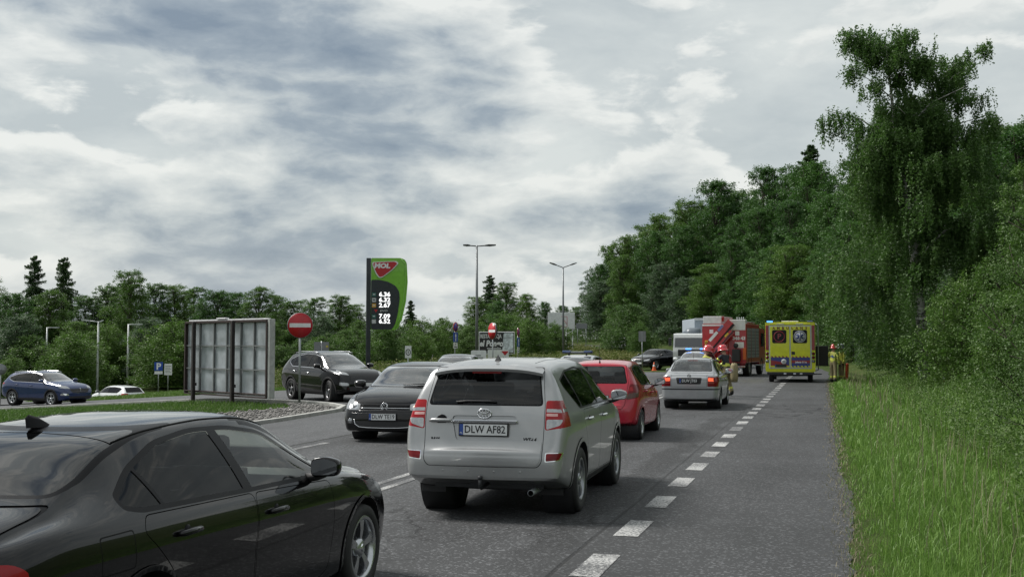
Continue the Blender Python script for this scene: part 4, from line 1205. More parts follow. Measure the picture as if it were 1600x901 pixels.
def interior(root, L, wb_mid, belt, W, lining=cabin_grey, rhd=False):
    """seats, dashboard, steering wheel"""
    xw = wb_mid
    for x, ys in ((xw + .35, (-.36, .36)), (xw - .55, (-.36, .36))):
        for yy in ys:
            bm = bmesh.new()
            box(bm, x - .05, x + .45, yy - .24, yy + .24, .28, .5, .04)
            prism(bm, [(x - .02, .4), (x + .10, .4), (x - .10, belt + .10), (x - .19, belt + .10)], 'xz', yy - .23, yy + .23)
            box(bm, x - .22, x - .12, yy - .13, yy + .13, belt + .13, belt + .31, .035)
            tube(bm, [(x - .16, yy - .06, belt + .05), (x - .17, yy - .06, belt + .15)], .008, 6); tube(bm, [(x - .16, yy + .06, belt + .05), (x - .17, yy + .06, belt + .15)], .008, 6)
            bm_obj('seat', bm, seat_cloth, root, smooth=False)
    bm = bmesh.new(); prism(bm, [(xw + .9, .35), (xw + .93, belt - .03), (xw + 1.1, belt + .0), (xw + 1.22, belt - .05), (xw + 1.22, .35)], 'xz', -W * .41, W * .41); bm_obj('dashboard', bm, lining, root)
    bm = bmesh.new(); c = Vector((xw + .83, .36, belt + .0)); pts = []
    for k in range(25):
        a = 2 * math.pi * k / 24; pts.append(c + Vector((-.07 * math.sin(a), .18 * math.cos(a), .17 * math.sin(a))))
    tube(bm, pts, .014, 6, cap=False); tube(bm, [c + Vector((0, -.17, 0)), c + Vector((0, .17, 0))], .016, 6); tube(bm, [c, c + Vector((.18, 0, -.05))], .03, 6)
    bm_obj('steering_wheel', bm, black_plastic, root)
    bm = bmesh.new(); box(bm, xw - 1.3, xw + 1.6, -W * .42, W * .42, .22, .27); bm_obj('cabin_floor', bm, lining, root)

def mirror(root, x, y, z, side, mat, glass_back=True, sc_=1.0):
    e = empty('door_mirror', (x, y, z)); e.parent = root
    bm = bmesh.new()
    # shell: rounded block, deeper in the middle
    g = rp([(-.11, -.075), (.12, -.06), (.13, .055), (.02, .085), (-.11, .07)], .05, 4)
    g = [(a * sc_, b * sc_) for a, b in g]
    lay = []
    for xx, k in ((-.055, .93), (-.04, 1.0), (.0, 1.0), (.05, .86), (.085, .6), (.10, .25)):
        lay.append([bm.verts.new((xx * sc_, side * (.15 * sc_ + p[0] * k), p[1] * k + .02)) for p in g])
    for a, b in zip(lay, lay[1:]):
        for k in range(len(g)): bm.faces.new((a[k], a[(k + 1) % len(g)], b[(k + 1) % len(g)], b[k]))
    bm.faces.new(lay[-1]); bm.faces.new(lay[0][::-1]); bmesh.ops.recalc_face_normals(bm, faces=bm.faces)
    bm_obj('mirror_shell', bm, mat, e, smooth=True)
    bm = bmesh.new(); tube(bm, [(0.02, -side * .05, -.06), (.01, side * .06, -.045), (0, side * .12, -.02)], [.035, .028, .03], 8); bm_obj('mirror_foot', bm, black_plastic, e, smooth=True)
    bm = bmesh.new(); gi = inset(rp([(-.11, -.075), (.12, -.06), (.13, .055), (.02, .085), (-.11, .07)], .05, 4), .012)
    vs = [bm.verts.new((-.0562 * sc_ - .001, side * (.15 * sc_ + p[0] * sc_), p[1] * sc_ * .95 + .02)) for p in gi]; bm.faces.new(vs); bm_obj('mirror_glass', bm, MIRROR, e)
    return e
MIRROR = M('mirror_glass', (.55, .57, .6), .03, 1.0, var=.02)

def plate(root, loc, rz, txt, w=.52, h=.114, dark=False, tilt=0.0):
    """licence plate facing local -x when rz = 0 (rear); rz = pi for the front"""
    e = empty('licence_plate', loc, rz); e.parent = root; e.rotation_euler = (0, tilt, rz)
    bm = bmesh.new(); box(bm, -.012, 0, -w / 2 - .012, w / 2 + .012, -h / 2 - .012, h / 2 + .012, .004); bm_obj('plate_frame', bm, black_plastic, e)
    bm = bmesh.new(); box(bm, -.0155, -.0125, -w / 2, w / 2, -h / 2, h / 2); bm_obj('plate_panel', bm, ink if dark else plate_white, e)
    bm = bmesh.new(); box(bm, -.0172, -.0158, w / 2 - .04, w / 2, -h / 2, h / 2); bm_obj('euro_band', bm, plate_blue, e)
    if not txt: return e
    text(txt, h * .98, plate_white if dark else ink, e, (-.0165, -.018, 0), (math.pi / 2, 0, -math.pi / 2), bold=.0012, sx=.86 * w / .52)
    text('PL', h * .26, plate_white, e, (-.018, w / 2 - .02, -h * .32), (math.pi / 2, 0, -math.pi / 2))
    return e

def handle(root, car, x, z, d, mat, ln=.2):
    h_ = car.side_surface(x, z, d)
    if h_[0] is None: return
    p, nrm = h_[0], h_[1]
    e = empty('door_handle', p); e.parent = root
    bm = bmesh.new(); tube(bm, [(-ln / 2, d * .002, 0), (-ln / 2 + .02, d * .03, .003), (0, d * .038, .006), (ln / 2 - .02, d * .03, .003), (ln / 2, d * .002, 0)], [.014, .016, .017, .016, .013], 8); bm_obj('grip', bm, mat, e, smooth=True)
    bm = bmesh.new(); lathe(bm, [(.001, d * .004), (.03, d * .003), (.036, -d * .004)], 16); bm_obj('recess', bm, black_trim, e)

def badge_ring(bm, c, r, tk, axis=-1, sy=1.0, sz=1.0, n=28):
    pts = [(c[0], c[1] + sy * r * math.cos(2 * math.pi * k / n), c[2] + sz * r * math.sin(2 * math.pi * k / n)) for k in range(n + 1)]
    tube(bm, pts, tk, 6, cap=False)

def wiper(root, car, pts, d):
    bm = bmesh.new(); q = []
    for y, z in pts:
        r = car.end_surface(y, z, d)
        if r[0] is not None: q.append(r[0] + r[1] * .02)
    if len(q) > 1: tube(bm, q, .011, 6); bm_obj('wiper', bm, black_plastic, root)

def wheel_set(root, car, xr, xf, r, w, rimr, style, mat, spokes=5, steer=0.0):
    for x in (xr, xf):
        for d in (-1, 1):
            y = d * (car.W2 - w / 2 - .015)
            e = make_wheel(root, x, y, r, w, d, rimr, style, mat, spokes)
            if x == xf: e.rotation_euler.z = steer
            # wheel housing
            bm = bmesh.new(); lathe(bm, [(r + .05, d * .0), (r + .05, -d * .34), (.001, -d * .34)], 30, c=(x, d * (car.W2 - .05), r)); bm_obj('wheel_housing', bm, black_plastic, root)

def std_car(spec, label, cat='car', name='car', place=None, rz=None, group=None, ds=.045, ring=58, capn=26):
    """place: world position of the middle of the car on the ground; rz: heading (0 = +X)"""
    car = Car(spec, ring, ds, capn); L, W = spec['L'], spec['W']; W2 = W / 2
    root = empty(name); tag(root, label, cat, group)
    paint = spec['paint']; g = spec
    mats = {'window_trim': black_trim, 'seam': seam_black, 'sill': spec.get('sill_mat', black_plastic)}
    xr, xf, r = g['xr'], g['xf'], g['tyre_r']
    for d in (-1, 1):
        sfx = '#l' if d > 0 else '#r'
        # doors: seam first, then the door skin
        for i, dp in enumerate(g.get('doors', [])):
            p_ = rp(dp, .05, 3)
            car.cut('door_seam%s%d' % (sfx, i), 'y', d, inset(p_, -.005)); mats['door_seam%s%d' % (sfx, i)] = seam_black; car.cut('door%s%d' % (sfx, i), 'y', d, p_)
        if 'sill' in g: car.cut('sill' + sfx, 'y', d, g['sill']); mats['sill' + sfx] = spec.get('sill_mat', black_plastic)
        dlo = rp(g['dlo'], g.get('dlo_r', .06), 5)
        tw = g.get('trim_w', .022)
        if g.get('chrome_dlo'):
            car.cut('chrome_strip' + sfx, 'y', d, inset(dlo, -tw * .7)); mats['chrome_strip' + sfx] = chrome
        car.cut('window_trim' + sfx, 'y', d, dlo); mats['window_trim' + sfx] = black_trim
        gl = inset(dlo, tw)
        for i, (xa, xb) in enumerate(g['panes']):
            q = gl
            if xa is not None: q = clip(q, (xa[0], 1.0), (1, -xa[1]))
            if xb is not None: q = clip(q, (xb[0], 1.0), (-1, xb[1]))
            if len(q) > 2:
                nm = 'window%s%d' % (sfx, i); car.cut(nm, 'y', d, q); mats[nm] = g['side_glass'][i]
        # wheel arches
        for x in (xr, xf):
            car.cut('wheel_arch' + sfx + ('r' if x == xr else 'f'), 'y', d, circle(x, r, r + g.get('arch', .05) + g.get('lip', .03), 40), thr=-.2)
            mats['wheel_arch' + sfx + ('r' if x == xr else 'f')] = g.get('arch_mat', paint)
            car.cut('hole', 'y', d, circle(x, r, r + g.get('arch', .05), 40), thr=-.2)
        for (nm, axis, dd_, poly, mt) in g.get('side_cuts', []):
            car.cut(nm + sfx, 'y', d, rp(poly, .02, 3)); mats[nm + sfx] = mt
    def both(poly): return [poly, [(-a, b) for a, b in poly][::-1]]
    for (nm, dd_, poly, mt, rr) in g.get('end_cuts', []):          # symmetric about y = 0 when the first y is None
        car.cut(nm, 'x', dd_, rp(poly, rr, 4), thr=.04); mats[nm] = mt
    for (nm, dd_, poly, mt, rr) in g.get('end_cuts_lr', []):
        for sfx, pl in (('#l', poly), ('#r', [(-a, *b) for a, *b in poly][::-1])):
            car.cut(nm + sfx, 'x', dd_, rp(pl, rr, 4), thr=.05); mats[nm + sfx] = mt
    for (nm, dd_, poly, mt, rr) in g.get('lamp_side', []):
        for d in (-1, 1):
            sfx = '#l' if d > 0 else '#r'; car.cut(nm + sfx, 'y', d, rp(poly, rr, 3), thr=.3); mats[nm + sfx] = mt
    for (nm, poly, mt, rr) in g.get('top_cuts', []):
        car.cut(nm, 'z', 1, rp(poly, rr, 4)); mats[nm] = mt
    sides = {}
    if g.get('handles'):
        for d in (-1, 1):
            for (x, z) in g['handles']: handle(root, car, x, z, d, g.get('handle_mat', paint))
    out = car.finish(root, mats, paint, {'seam': -.006, **{k: -.004 for k in mats if k.startswith('window#')}, **{k: .008 for k in mats if k.startswith('wheel_arch')}, **g.get('offs', {})})
    wheel_set(root, car, xr, xf, r, g.get('tyre_w', .215), g['rimr'], g['rim'], g.get('rim_mat', alloy), g.get('spokes', 5), g.get('steer', 0))
    interior(root, L, g.get('cab_mid', (xr + xf) / 2 + .05), g.get('cab_belt', .9), W, g.get('lining', cabin_grey))
    mx, mz = g['mirror']
    for d in (-1, 1):
        h_ = car.side_surface(mx, mz, d); yy = h_[0].y if h_[0] is not None else d * W2
        mirror(root, mx, yy, mz + .05, d, g.get('mirror_mat', paint), sc_=g.get('mirror_s', 1.0))
    car.root = root
    # centre the children on the origin
    for ch in root.children: ch.location.x -= L / 2
    car.dx = -L / 2
    if place is not None:
        root.location = place; root.rotation_euler = (0, 0, rz)
    return car, root, out
def paint_mat_car(name, c, metal=0.0, rough=.3, grime=.25, coat=.8, spec=.4, cior=1.5):
    return M(name, c, rough, metal, var=.03, coat=coat, spec=spec, dark_back=True, grime=grime, cior=cior)
# ------------------------------------------------------------------ the cars of the photograph
BLACKP = paint_mat_car('black_paint', (.003, .003, .004), 0, .2, .0, 1.0, .08, 1.40)
BLACKP2 = paint_mat_car('black_paint_dusty', (.004, .004, .005), 0, .22, .02, 1.0, .1, 1.42)
SILVER = paint_mat_car('silver_paint', (.34, .345, .35), .55, .32, .22)
SILVER2 = paint_mat_car('silver_paint_dull', (.36, .37, .385), .5, .34, .30)
RED = paint_mat_car('red_paint', (.38, .006, .026), .0, .25, .10)
BLUE = paint_mat_car('blue_paint', (.005, .022, .095), .1, .25, .08)
WHITEP = paint_mat_car('white_car_paint', (.66, .68, .69), 0, .3, .12)
HEAD = Vector((0, 1, 0))
def sym(poly_half):
    """half outline (y>=0, from bottom to top) mirrored to a full outline"""
    return [(y, z) for y, z in poly_half] + [(-y, z) for y, z in poly_half[::-1]]

# --- black saloon in the left foreground
BMW = dict(L=4.62, W=1.81, paint=BLACKP, xr=1.04, xf=3.85, tyre_r=.325, rimr=.235, rim='double', rim_mat=M('bright_alloy', (.5, .51, .53), .25, .95), tyre_w=.235,
    top=[(0, .97), (.04, 1.025), (.3, 1.07), (.50, 1.10), (.80, 1.232), (1.15, 1.358), (1.55, 1.412), (2.1, 1.43), (2.5, 1.418), (2.78, 1.375), (3.15, 1.21), (3.52, 1.03), (3.7, .99), (4.1, .925), (4.4, .845), (4.55, .77), (4.62, .69)],
    bot=[(0, .35), (.3, .25), (.7, .2), (4.0, .18), (4.4, .2), (4.62, .26)],
    belt=[(0, .90), (.5, .985), (1.2, .972), (2.4, .935), (3.4, .905), (3.8, .865), (4.3, .76), (4.62, .60)],
    roofw=[(0, .66), (.3, .70), (.5, .70), (.7, .665), (1.25, .585), (2.2, .575), (2.8, .595), (3.3, .67), (3.6, .73), (4.2, .71), (4.62, .5)],
    crown=[(0, .05), (.5, .05), (.85, .09), (1.3, .065), (2.3, .055), (2.9, .08), (3.4, .09), (3.7, .05), (4.62, .04)], crease=.15,
    dlo=[(3.36, .93), (2.70, 1.285), (2.3, 1.345), (1.9, 1.355), (1.5, 1.315), (1.16, 1.205), (.93, 1.085), (.93, 1.02), (1.05, .99), (2.2, .955)], dlo_r=.09, trim_w=.026,
    panes=[((2.20, -.10), (3.30, -2)), ((1.275, -.28), (2.10, -.10)), (None, (1.245, -.28))], side_glass=[glass_clear, glass_priv, glass_priv],
    doors=[[(3.22, .30), (3.28, .6), (3.24, .90), (2.2, .945), (2.17, .6), (2.18, .26), (3.1, .26)], [(2.155, .26), (2.15, .6), (2.18, .946), (1.06, .975), (1.02, .9), (1.22, .72), (1.42, .5), (1.5, .26)]],
    sill=[(1.5, .16), (3.3, .16), (3.3, .225), (1.5, .225)],
    side_cuts=[('seam', 'y', 1, [(.66, .74), (.93, .74), (.93, .93), (.66, .93)], black_trim), ('fuel_flap', 'y', 1, [(.667, .747), (.923, .747), (.923, .923), (.667, .923)], BLACKP)],
    end_cuts=[('seam', -1, sym([(.55, .74), (.69, .98), (.665, 1.09)]), seam_black, .04), ('boot_lid', -1, sym([(.545, .746), (.684, .98), (.655, 1.083)]), BLACKP, .04),
              ('rear_window_trim', -1, sym([(.645, 1.112), (.545, 1.392)]), black_trim, .05), ('rear_window', -1, sym([(.622, 1.125), (.53, 1.375)]), glass_mat('glass_rear_dark', (.02, .021, .024), 0.015, 1.6), .05),
              ('windscreen_trim', 1, sym([(.70, 1.02), (.565, 1.39)]), black_trim, .05), ('windscreen', 1, sym([(.68, 1.035), (.55, 1.375)]), glass_clear, .05),
              ('grille', 1, sym([(.30, .50), (.34, .68)]), black_plastic, .05)],
    end_cuts_lr=[('headlamp', 1, [(.40, .58), (.78, .62), (.78, .75), (.42, .70)], clear_lens, .03), ('tail_lamp', -1, [(.46, .75), (.79, .73), (.80, .91), (.48, .92)], red_lens, .03)],
    lamp_side=[('tail_lamp', 0, [(-.1, .735), (.12, .755), (.22, .85), (.14, .905), (-.1, .915)], red_lens, .04), ('headlamp', 0, [(4.7, .60), (4.25, .68), (4.12, .78), (4.7, .76)], clear_lens, .04)],
    top_cuts=[('seam', [(1.20, -.55), (1.212, -.55), (1.212, .55), (1.20, .55)], black_trim, .001)],
    handles=[(2.42, .815), (1.40, .845)], mirror=(2.98, .95), cab_mid=2.35, cab_belt=.95, lining=M('light_cabin', (.22, .22, .21), .7), mirror_s=.88, mirror_mat=BLACKP)
bmw_rz = rad(90.0)
car, root, out = std_car(BMW, 'black saloon in the left foreground, cut off by the picture edge', name='saloon_car', ds=.04, ring=62, place=None)
root.location = (-4.22, 6.44, 0); root.scale = (1.03, 1, 1); root.rotation_euler.z = bmw_rz + rad(.4)
for c_ in [c_ for c_ in root.children if c_.name.startswith('rear_window') or c_.name.startswith('boot')]: pass
# roof fin, roof-edge strips, bonnet vent
bm = bmesh.new(); n_ = 9; lay = []
for i in range(n_):
    k = i / (n_ - 1); w_ = .035 * math.sin(math.pi * min(1, .12 + .88 * (1 - k))) + .004; hh = .075 * (1 - (k) ** 1.6) ** .8 if k > .12 else .075 * (.75 + .25 * k / .12)
    x = 1.62 + .2 * k; lay.append([bm.verts.new((x, -w_, 0)), bm.verts.new((x - .01, -w_ * .45, hh * .7)), bm.verts.new((x - .015, 0, hh)), bm.verts.new((x - .01, w_ * .45, hh * .7)), bm.verts.new((x, w_, 0))])
for a, b in zip(lay, lay[1:]):
    for k in range(4): bm.faces.new((a[k], a[k + 1], b[k + 1], b[k]))
bm.faces.new(lay[0]); bmesh.ops.recalc_face_normals(bm, faces=bm.faces)
zr = car.top_surface(1.7, 0)[0].z
bm_obj('roof_fin', bm, BLACKP, root, smooth=True, loc=(-2.31 - .38, 0, zr - .03))
for d in (-1, 1):
    bm = bmesh.new(); q = []
    for x in np.linspace(1.22, 2.85, 18):
        yy = float(np.interp(x, [1.22, 2.1, 2.85], [.54, .53, .545])) * d; h_ = car.top_surface(x, yy); q.append(h_[0] + h_[1] * .002 + Vector((-2.31, 0, 0)))
    tube(bm, q, .006, 5); bm_obj('roof_moulding', bm, black_trim, root)
    bm = bmesh.new(); tube(bm, [(-2.31 + 3.05, d * .885, .62), (-2.31 + 3.20, d * .887, .66), (-2.31 + 3.26, d * .887, .62)], .004, 5)
    bm_obj('side_badge', bm, chrome, root)
bm = bmesh.new(); lathe(bm, [(.001, 0), (.028, 0), (.03, -.004)], 18, axis='x'); 
plate(root, (-2.345, 0, .60), 0, '')

# --- silver off-roader, second in the queue
RAV = dict(L=4.36, W=1.815, paint=SILVER, xr=.93, xf=3.49, tyre_r=.355, rimr=.235, rim='wide', rim_mat=M('grey_alloy', (.30, .31, .33), .35, .8), tyre_w=.225, arch=.06, lip=.045, bulge_r=.05,
    top=[(0, .74), (.035, .80), (.07, .95), (.10, 1.10), (.14, 1.22), (.28, 1.50), (.37, 1.615), (.6, 1.66), (1.3, 1.69), (2.0, 1.69), (2.4, 1.665), (2.65, 1.61), (3.0, 1.42), (3.42, 1.16), (3.6, 1.115), (3.95, 1.05), (4.2, .95), (4.32, .82), (4.36, .74)],
    bot=[(0, .43), (.25, .36), (.6, .28), (3.8, .26), (4.1, .30), (4.36, .36)],
    belt=[(0, .62), (.07, .90), (.14, 1.06), (.4, 1.10), (1.5, 1.11), (3.3, 1.07), (3.7, 1.0), (4.1, .88), (4.36, .66)], shoulder=.965,
    rear_plan=[(0, .87), (.03, .915), (.08, .945), (.2, .972), (.7, .992)],
    roofw=[(0, .66), (.07, .76), (.14, .765), (.3, .70), (.45, .655), (1.2, .63), (2.3, .625), (2.7, .65), (3.4, .76), (4.0, .74), (4.36, .55)],
    crown=[(0, .03), (.14, .03), (.35, .05), (.7, .07), (2.2, .07), (2.8, .09), (3.4, .09), (3.7, .06), (4.36, .05)], crease=.18,
    dlo=[(3.22, 1.125), (2.72, 1.455), (2.3, 1.555), (1.7, 1.585), (1.05, 1.555), (.56, 1.46), (.58, 1.38), (.98, 1.13)], dlo_r=.05, trim_w=.02,
    panes=[((2.20, -.05), None), ((1.22, -.42), (2.12, -.05)), (None, (1.17, -.42))], side_glass=[glass_tint, glass_priv, glass_priv],
    doors=[[(3.02, .38), (3.16, .7), (3.10, 1.09), (2.16, 1.105), (2.15, .7), (2.15, .36), (3.0, .36)], [(2.125, .36), (2.125, .7), (2.13, 1.105), (1.15, 1.11), (1.08, .98), (1.30, .72), (1.42, .5), (1.45, .36)]],
    sill=[(1.42, .25), (3.02, .25), (3.02, .345), (1.42, .345)],
    end_cuts=[('seam', -1, sym([(.60, .565), (.645, .62), (.655, 1.0), (.655, 1.2), (.60, 1.60)]), seam_black, .04), ('tailgate', -1, sym([(.595, .571), (.638, .625), (.649, 1.0), (.649, 1.2), (.595, 1.595)]), SILVER, .04),
              ('tailgate>lower_panel', -1, sym([(.585, .582), (.625, .64), (.638, .832)]), SILVER, .035), ('tailgate>plate_recess', -1, sym([(.30, .83), (.36, 1.09)]), SILVER, .05),
              ('rear_window_trim', -1, sym([(.635, 1.195), (.565, 1.56)]), black_trim, .05), ('rear_window', -1, sym([(.615, 1.21), (.55, 1.55)]), glass_mat('glass_privacy_rear', (.20, .21, .22), 0.0, 1.25), .05),
              ('windscreen_trim', 1, sym([(.74, 1.14), (.60, 1.63)]), black_trim, .05), ('windscreen', 1, sym([(.72, 1.16), (.585, 1.61)]), glass_clear, .05),
              ('lower_grille', 1, sym([(.5, .38), (.55, .55)]), black_plastic, .05)],
    end_cuts_lr=[('headlamp', 1, [(.45, .78), (.8, .80), (.8, .97), (.5, .92)], clear_lens, .03),
                 ('tail_lamp', -1, [(.66, .945), (.95, .99), (.95, 1.25), (.66, 1.255)], red_lens, .03),
                 ('tail_lamp>lens_band', -1, [(.67, 1.135), (.90, 1.13), (.90, 1.165), (.67, 1.17)], clear_lens, .005), ('tail_lamp>indicator_lens', -1, [(.672, 1.095), (.79, 1.092), (.79, 1.12), (.672, 1.122)], M('pink_lens', (.62, .35, .33), .2, coat=.8), .005), ('tail_lamp>reversing_lens', -1, [(.675, .955), (.82, 1.0), (.83, 1.06), (.675, 1.06)], clear_lens, .02),
                 ('reflector_frame', -1, [(.675, .625), (.83, .64), (.865, .725), (.675, .72)], chrome, .015), ('rear_reflector', -1, [(.685, .633), (.82, .648), (.85, .717), (.685, .712)], dark_red_lens, .015)],
    lamp_side=[('tail_lamp', 0, [(-.1, .94), (.08, .955), (.17, 1.06), (.22, 1.2), (.20, 1.255), (-.1, 1.255)], red_lens, .02), ('tail_lamp>reversing_lens', 0, [(-.1, .955), (.07, .97), (.14, 1.06), (-.1, 1.06)], clear_lens, .02), ('tail_lamp>lens_band', 0, [(-.1, 1.13), (.17, 1.13), (.17, 1.165), (-.1, 1.165)], clear_lens, .005)],
    top_cuts=[('seam', [(.55, -.455), (2.5, -.47), (2.5, -.46), (.55, -.445)], black_trim, .001), ('seam', [(.55, .455), (2.5, .47), (2.5, .46), (.55, .445)], black_trim, .001)],
    handles=[(2.36, .985), (1.40, 1.0)], handle_mat=chrome, mirror=(3.06, 1.12), cab_mid=2.15, cab_belt=1.06, mirror_s=.88, mirror_mat=SILVER, offs={'tailgate>lower_panel': .010, 'tailgate>plate_recess': -.014})
car, root, out = std_car(RAV, 'silver off-roader seen from behind with plate DLW AF82', name='off_roader', ds=.038, ring=64, capn=34)
rc = G(900, 795); rh = rad(91.2)
root.rotation_euler.z = rh
root.location = (-3.53, 13.72, 0)
dx = -RAV['L'] / 2
def on_rear(y, z, off=.0):
    h_ = car.end_surface(y, z, -1); p = h_[0] + h_[1] * off; return Vector((p.x + car.dx, p.y, p.z))
def on_front(y, z, off=.0):
    h_ = car.end_surface(y, z, 1); p = h_[0] + h_[1] * off; return Vector((p.x + car.dx, p.y, p.z))
# spoiler over the rear window
bm = bmesh.new(); lay = []
for y in np.linspace(-.60, .60, 17):
    k = abs(y) / .60; x0 = .19 + .05 * k ** 2; z0 = 1.555 - .05 * k ** 3
    lay.append([bm.verts.new((a + dx, y, b)) for a, b in ((x0 + .28, z0 + .085), (x0 + .12, z0 + .068), (x0, z0 + .03), (x0 + .01, z0 + .0), (x0 + .20, z0 + .005))])
for a, b in zip(lay, lay[1:]):
    for k in range(5): bm.faces.new((a[k], a[(k + 1) % 5], b[(k + 1) % 5], b[k]))
bm.faces.new(lay[0]); bm.faces.new(lay[-1][::-1]); bmesh.ops.recalc_face_normals(bm, faces=bm.faces); bm_obj('spoiler', bm, SILVER, root, smooth=False)
bm = bmesh.new(); box(bm, dx + .19, dx + .21, -.16, .16, 1.535, 1.552); bm_obj('high_brake_light', bm, dark_red_lens, root)
# chrome garnish, badge, plate, handle, lettering
p = on_rear(0, 1.0, .012)
bm = bmesh.new(); box(bm, p.x - .02, p.x + .015, -.37, .37, 1.015, 1.05, .008); bm_obj('tailgate_garnish', bm, chrome, root)
p = on_rear(0, .94, .004); plate(root, (p.x - .006, 0.0, .945), 0, 'DLW AF82', tilt=rad(3))
p = on_rear(0, 1.115, .006); bm = bmesh.new()
badge_ring(bm, (p.x - .006, 0, 1.115), .075, .007, sz=.66); badge_ring(bm, (p.x - .007, 0, 1.115), .032, .006, sy=.7, sz=1.45, n=20); badge_ring(bm, (p.x - .008, 0, 1.138), .05, .006, sy=1.0, sz=.42, n=20)
bm_obj('badge', bm, chrome, root, smooth=True)
for (y, z) in ((.47, 1.04),):
    p = on_rear(y, z, .004); bm = bmesh.new(); lathe(bm, [(.001, -.002), (.055, -.002), (.06, .004)], 20, axis='x', c=(p.x, y, z)); bm_obj('handle_recess', bm, black_trim, root)
    bm = bmesh.new(); tube(bm, [(p.x - .02, y + .13, z - .005), (p.x - .035, y + .09, z), (p.x - .035, y - .09, z), (p.x - .02, y - .13, z)], [.016, .02, .02, .014], 8); bm_obj('tailgate_handle', bm, SILVER, root, smooth=True)
p = on_rear(.52, .86, .003); text('RAV4', .04, black_trim, root, (p.x, .53, .845), (math.pi / 2, 0, -math.pi / 2), bold=.0015)
p = on_rear(-.48, .86, .003); text('VVT-i 4', .045, black_trim, root, (p.x, -.50, .85), (math.pi / 2, 0, -math.pi / 2), shear=.3, bold=.002)
wiper(root, car, [(.32, 1.225), (.2, 1.235), (-.05, 1.235), (-.12, 1.23)], -1)
root.children[-1].location.x = dx
# antenna fin, roof rails, towbar, mudflaps, exhaust
bm = bmesh.new(); vs = [(.62, -.03, 0), (.62, .03, 0), (.80, .012, 0), (.80, -.012, 0), (.66, 0, .075)]
V_ = [bm.verts.new((a + dx, b, c + 1.658)) for a, b, c in vs]
for q in ((0, 1, 4), (1, 2, 4), (2, 3, 4), (3, 0, 4)): bm.faces.new([V_[k] for k in q])
bm_obj('roof_fin', bm, black_plastic, root)
bm = bmesh.new(); tube(bm, [(dx + .3, 0, .37), (dx - .02, 0, .34), (dx - .07, 0, .36), (dx - .075, 0, .44)], .018, 8); bmesh.ops.create_icosphere(bm, subdivisions=2, radius=.027, matrix=Matrix.Translation((dx - .075, 0, .455))); bm_obj('tow_bar', bm, dark_steel, root, smooth=True)
bm = bmesh.new(); box(bm, dx + .28, dx + .36, -.6, .6, .31, .37); bm_obj('tow_beam', bm, dark_steel, root)
bm = bmesh.new(); lathe(bm, [(.03, dx + .02), (.034, dx + .02), (.034, dx + .4)], 14, axis='x', c=(0, -.52, .30)); bm_obj('exhaust_pipe', bm, steel, root, smooth=True)
for d in (-1, 1):
    bm = bmesh.new(); box(bm, dx + .50, dx + .515, d * .66 - .11, d * .66 + .13 * 1.3, .22, .48, .004); bm_obj('mudflap', bm, black_plastic, root)
    for x in (.15,):
        pass
for y in (-.42, -.14, .14, .42):
    p = on_rear(y, .52, .001); bm = bmesh.new(); lathe(bm, [(.001, -.002), (.011, -.002), (.012, .003)], 12, axis='x', c=(p.x, y, .52)); bm_obj('parking_sensor', bm, SILVER, root)

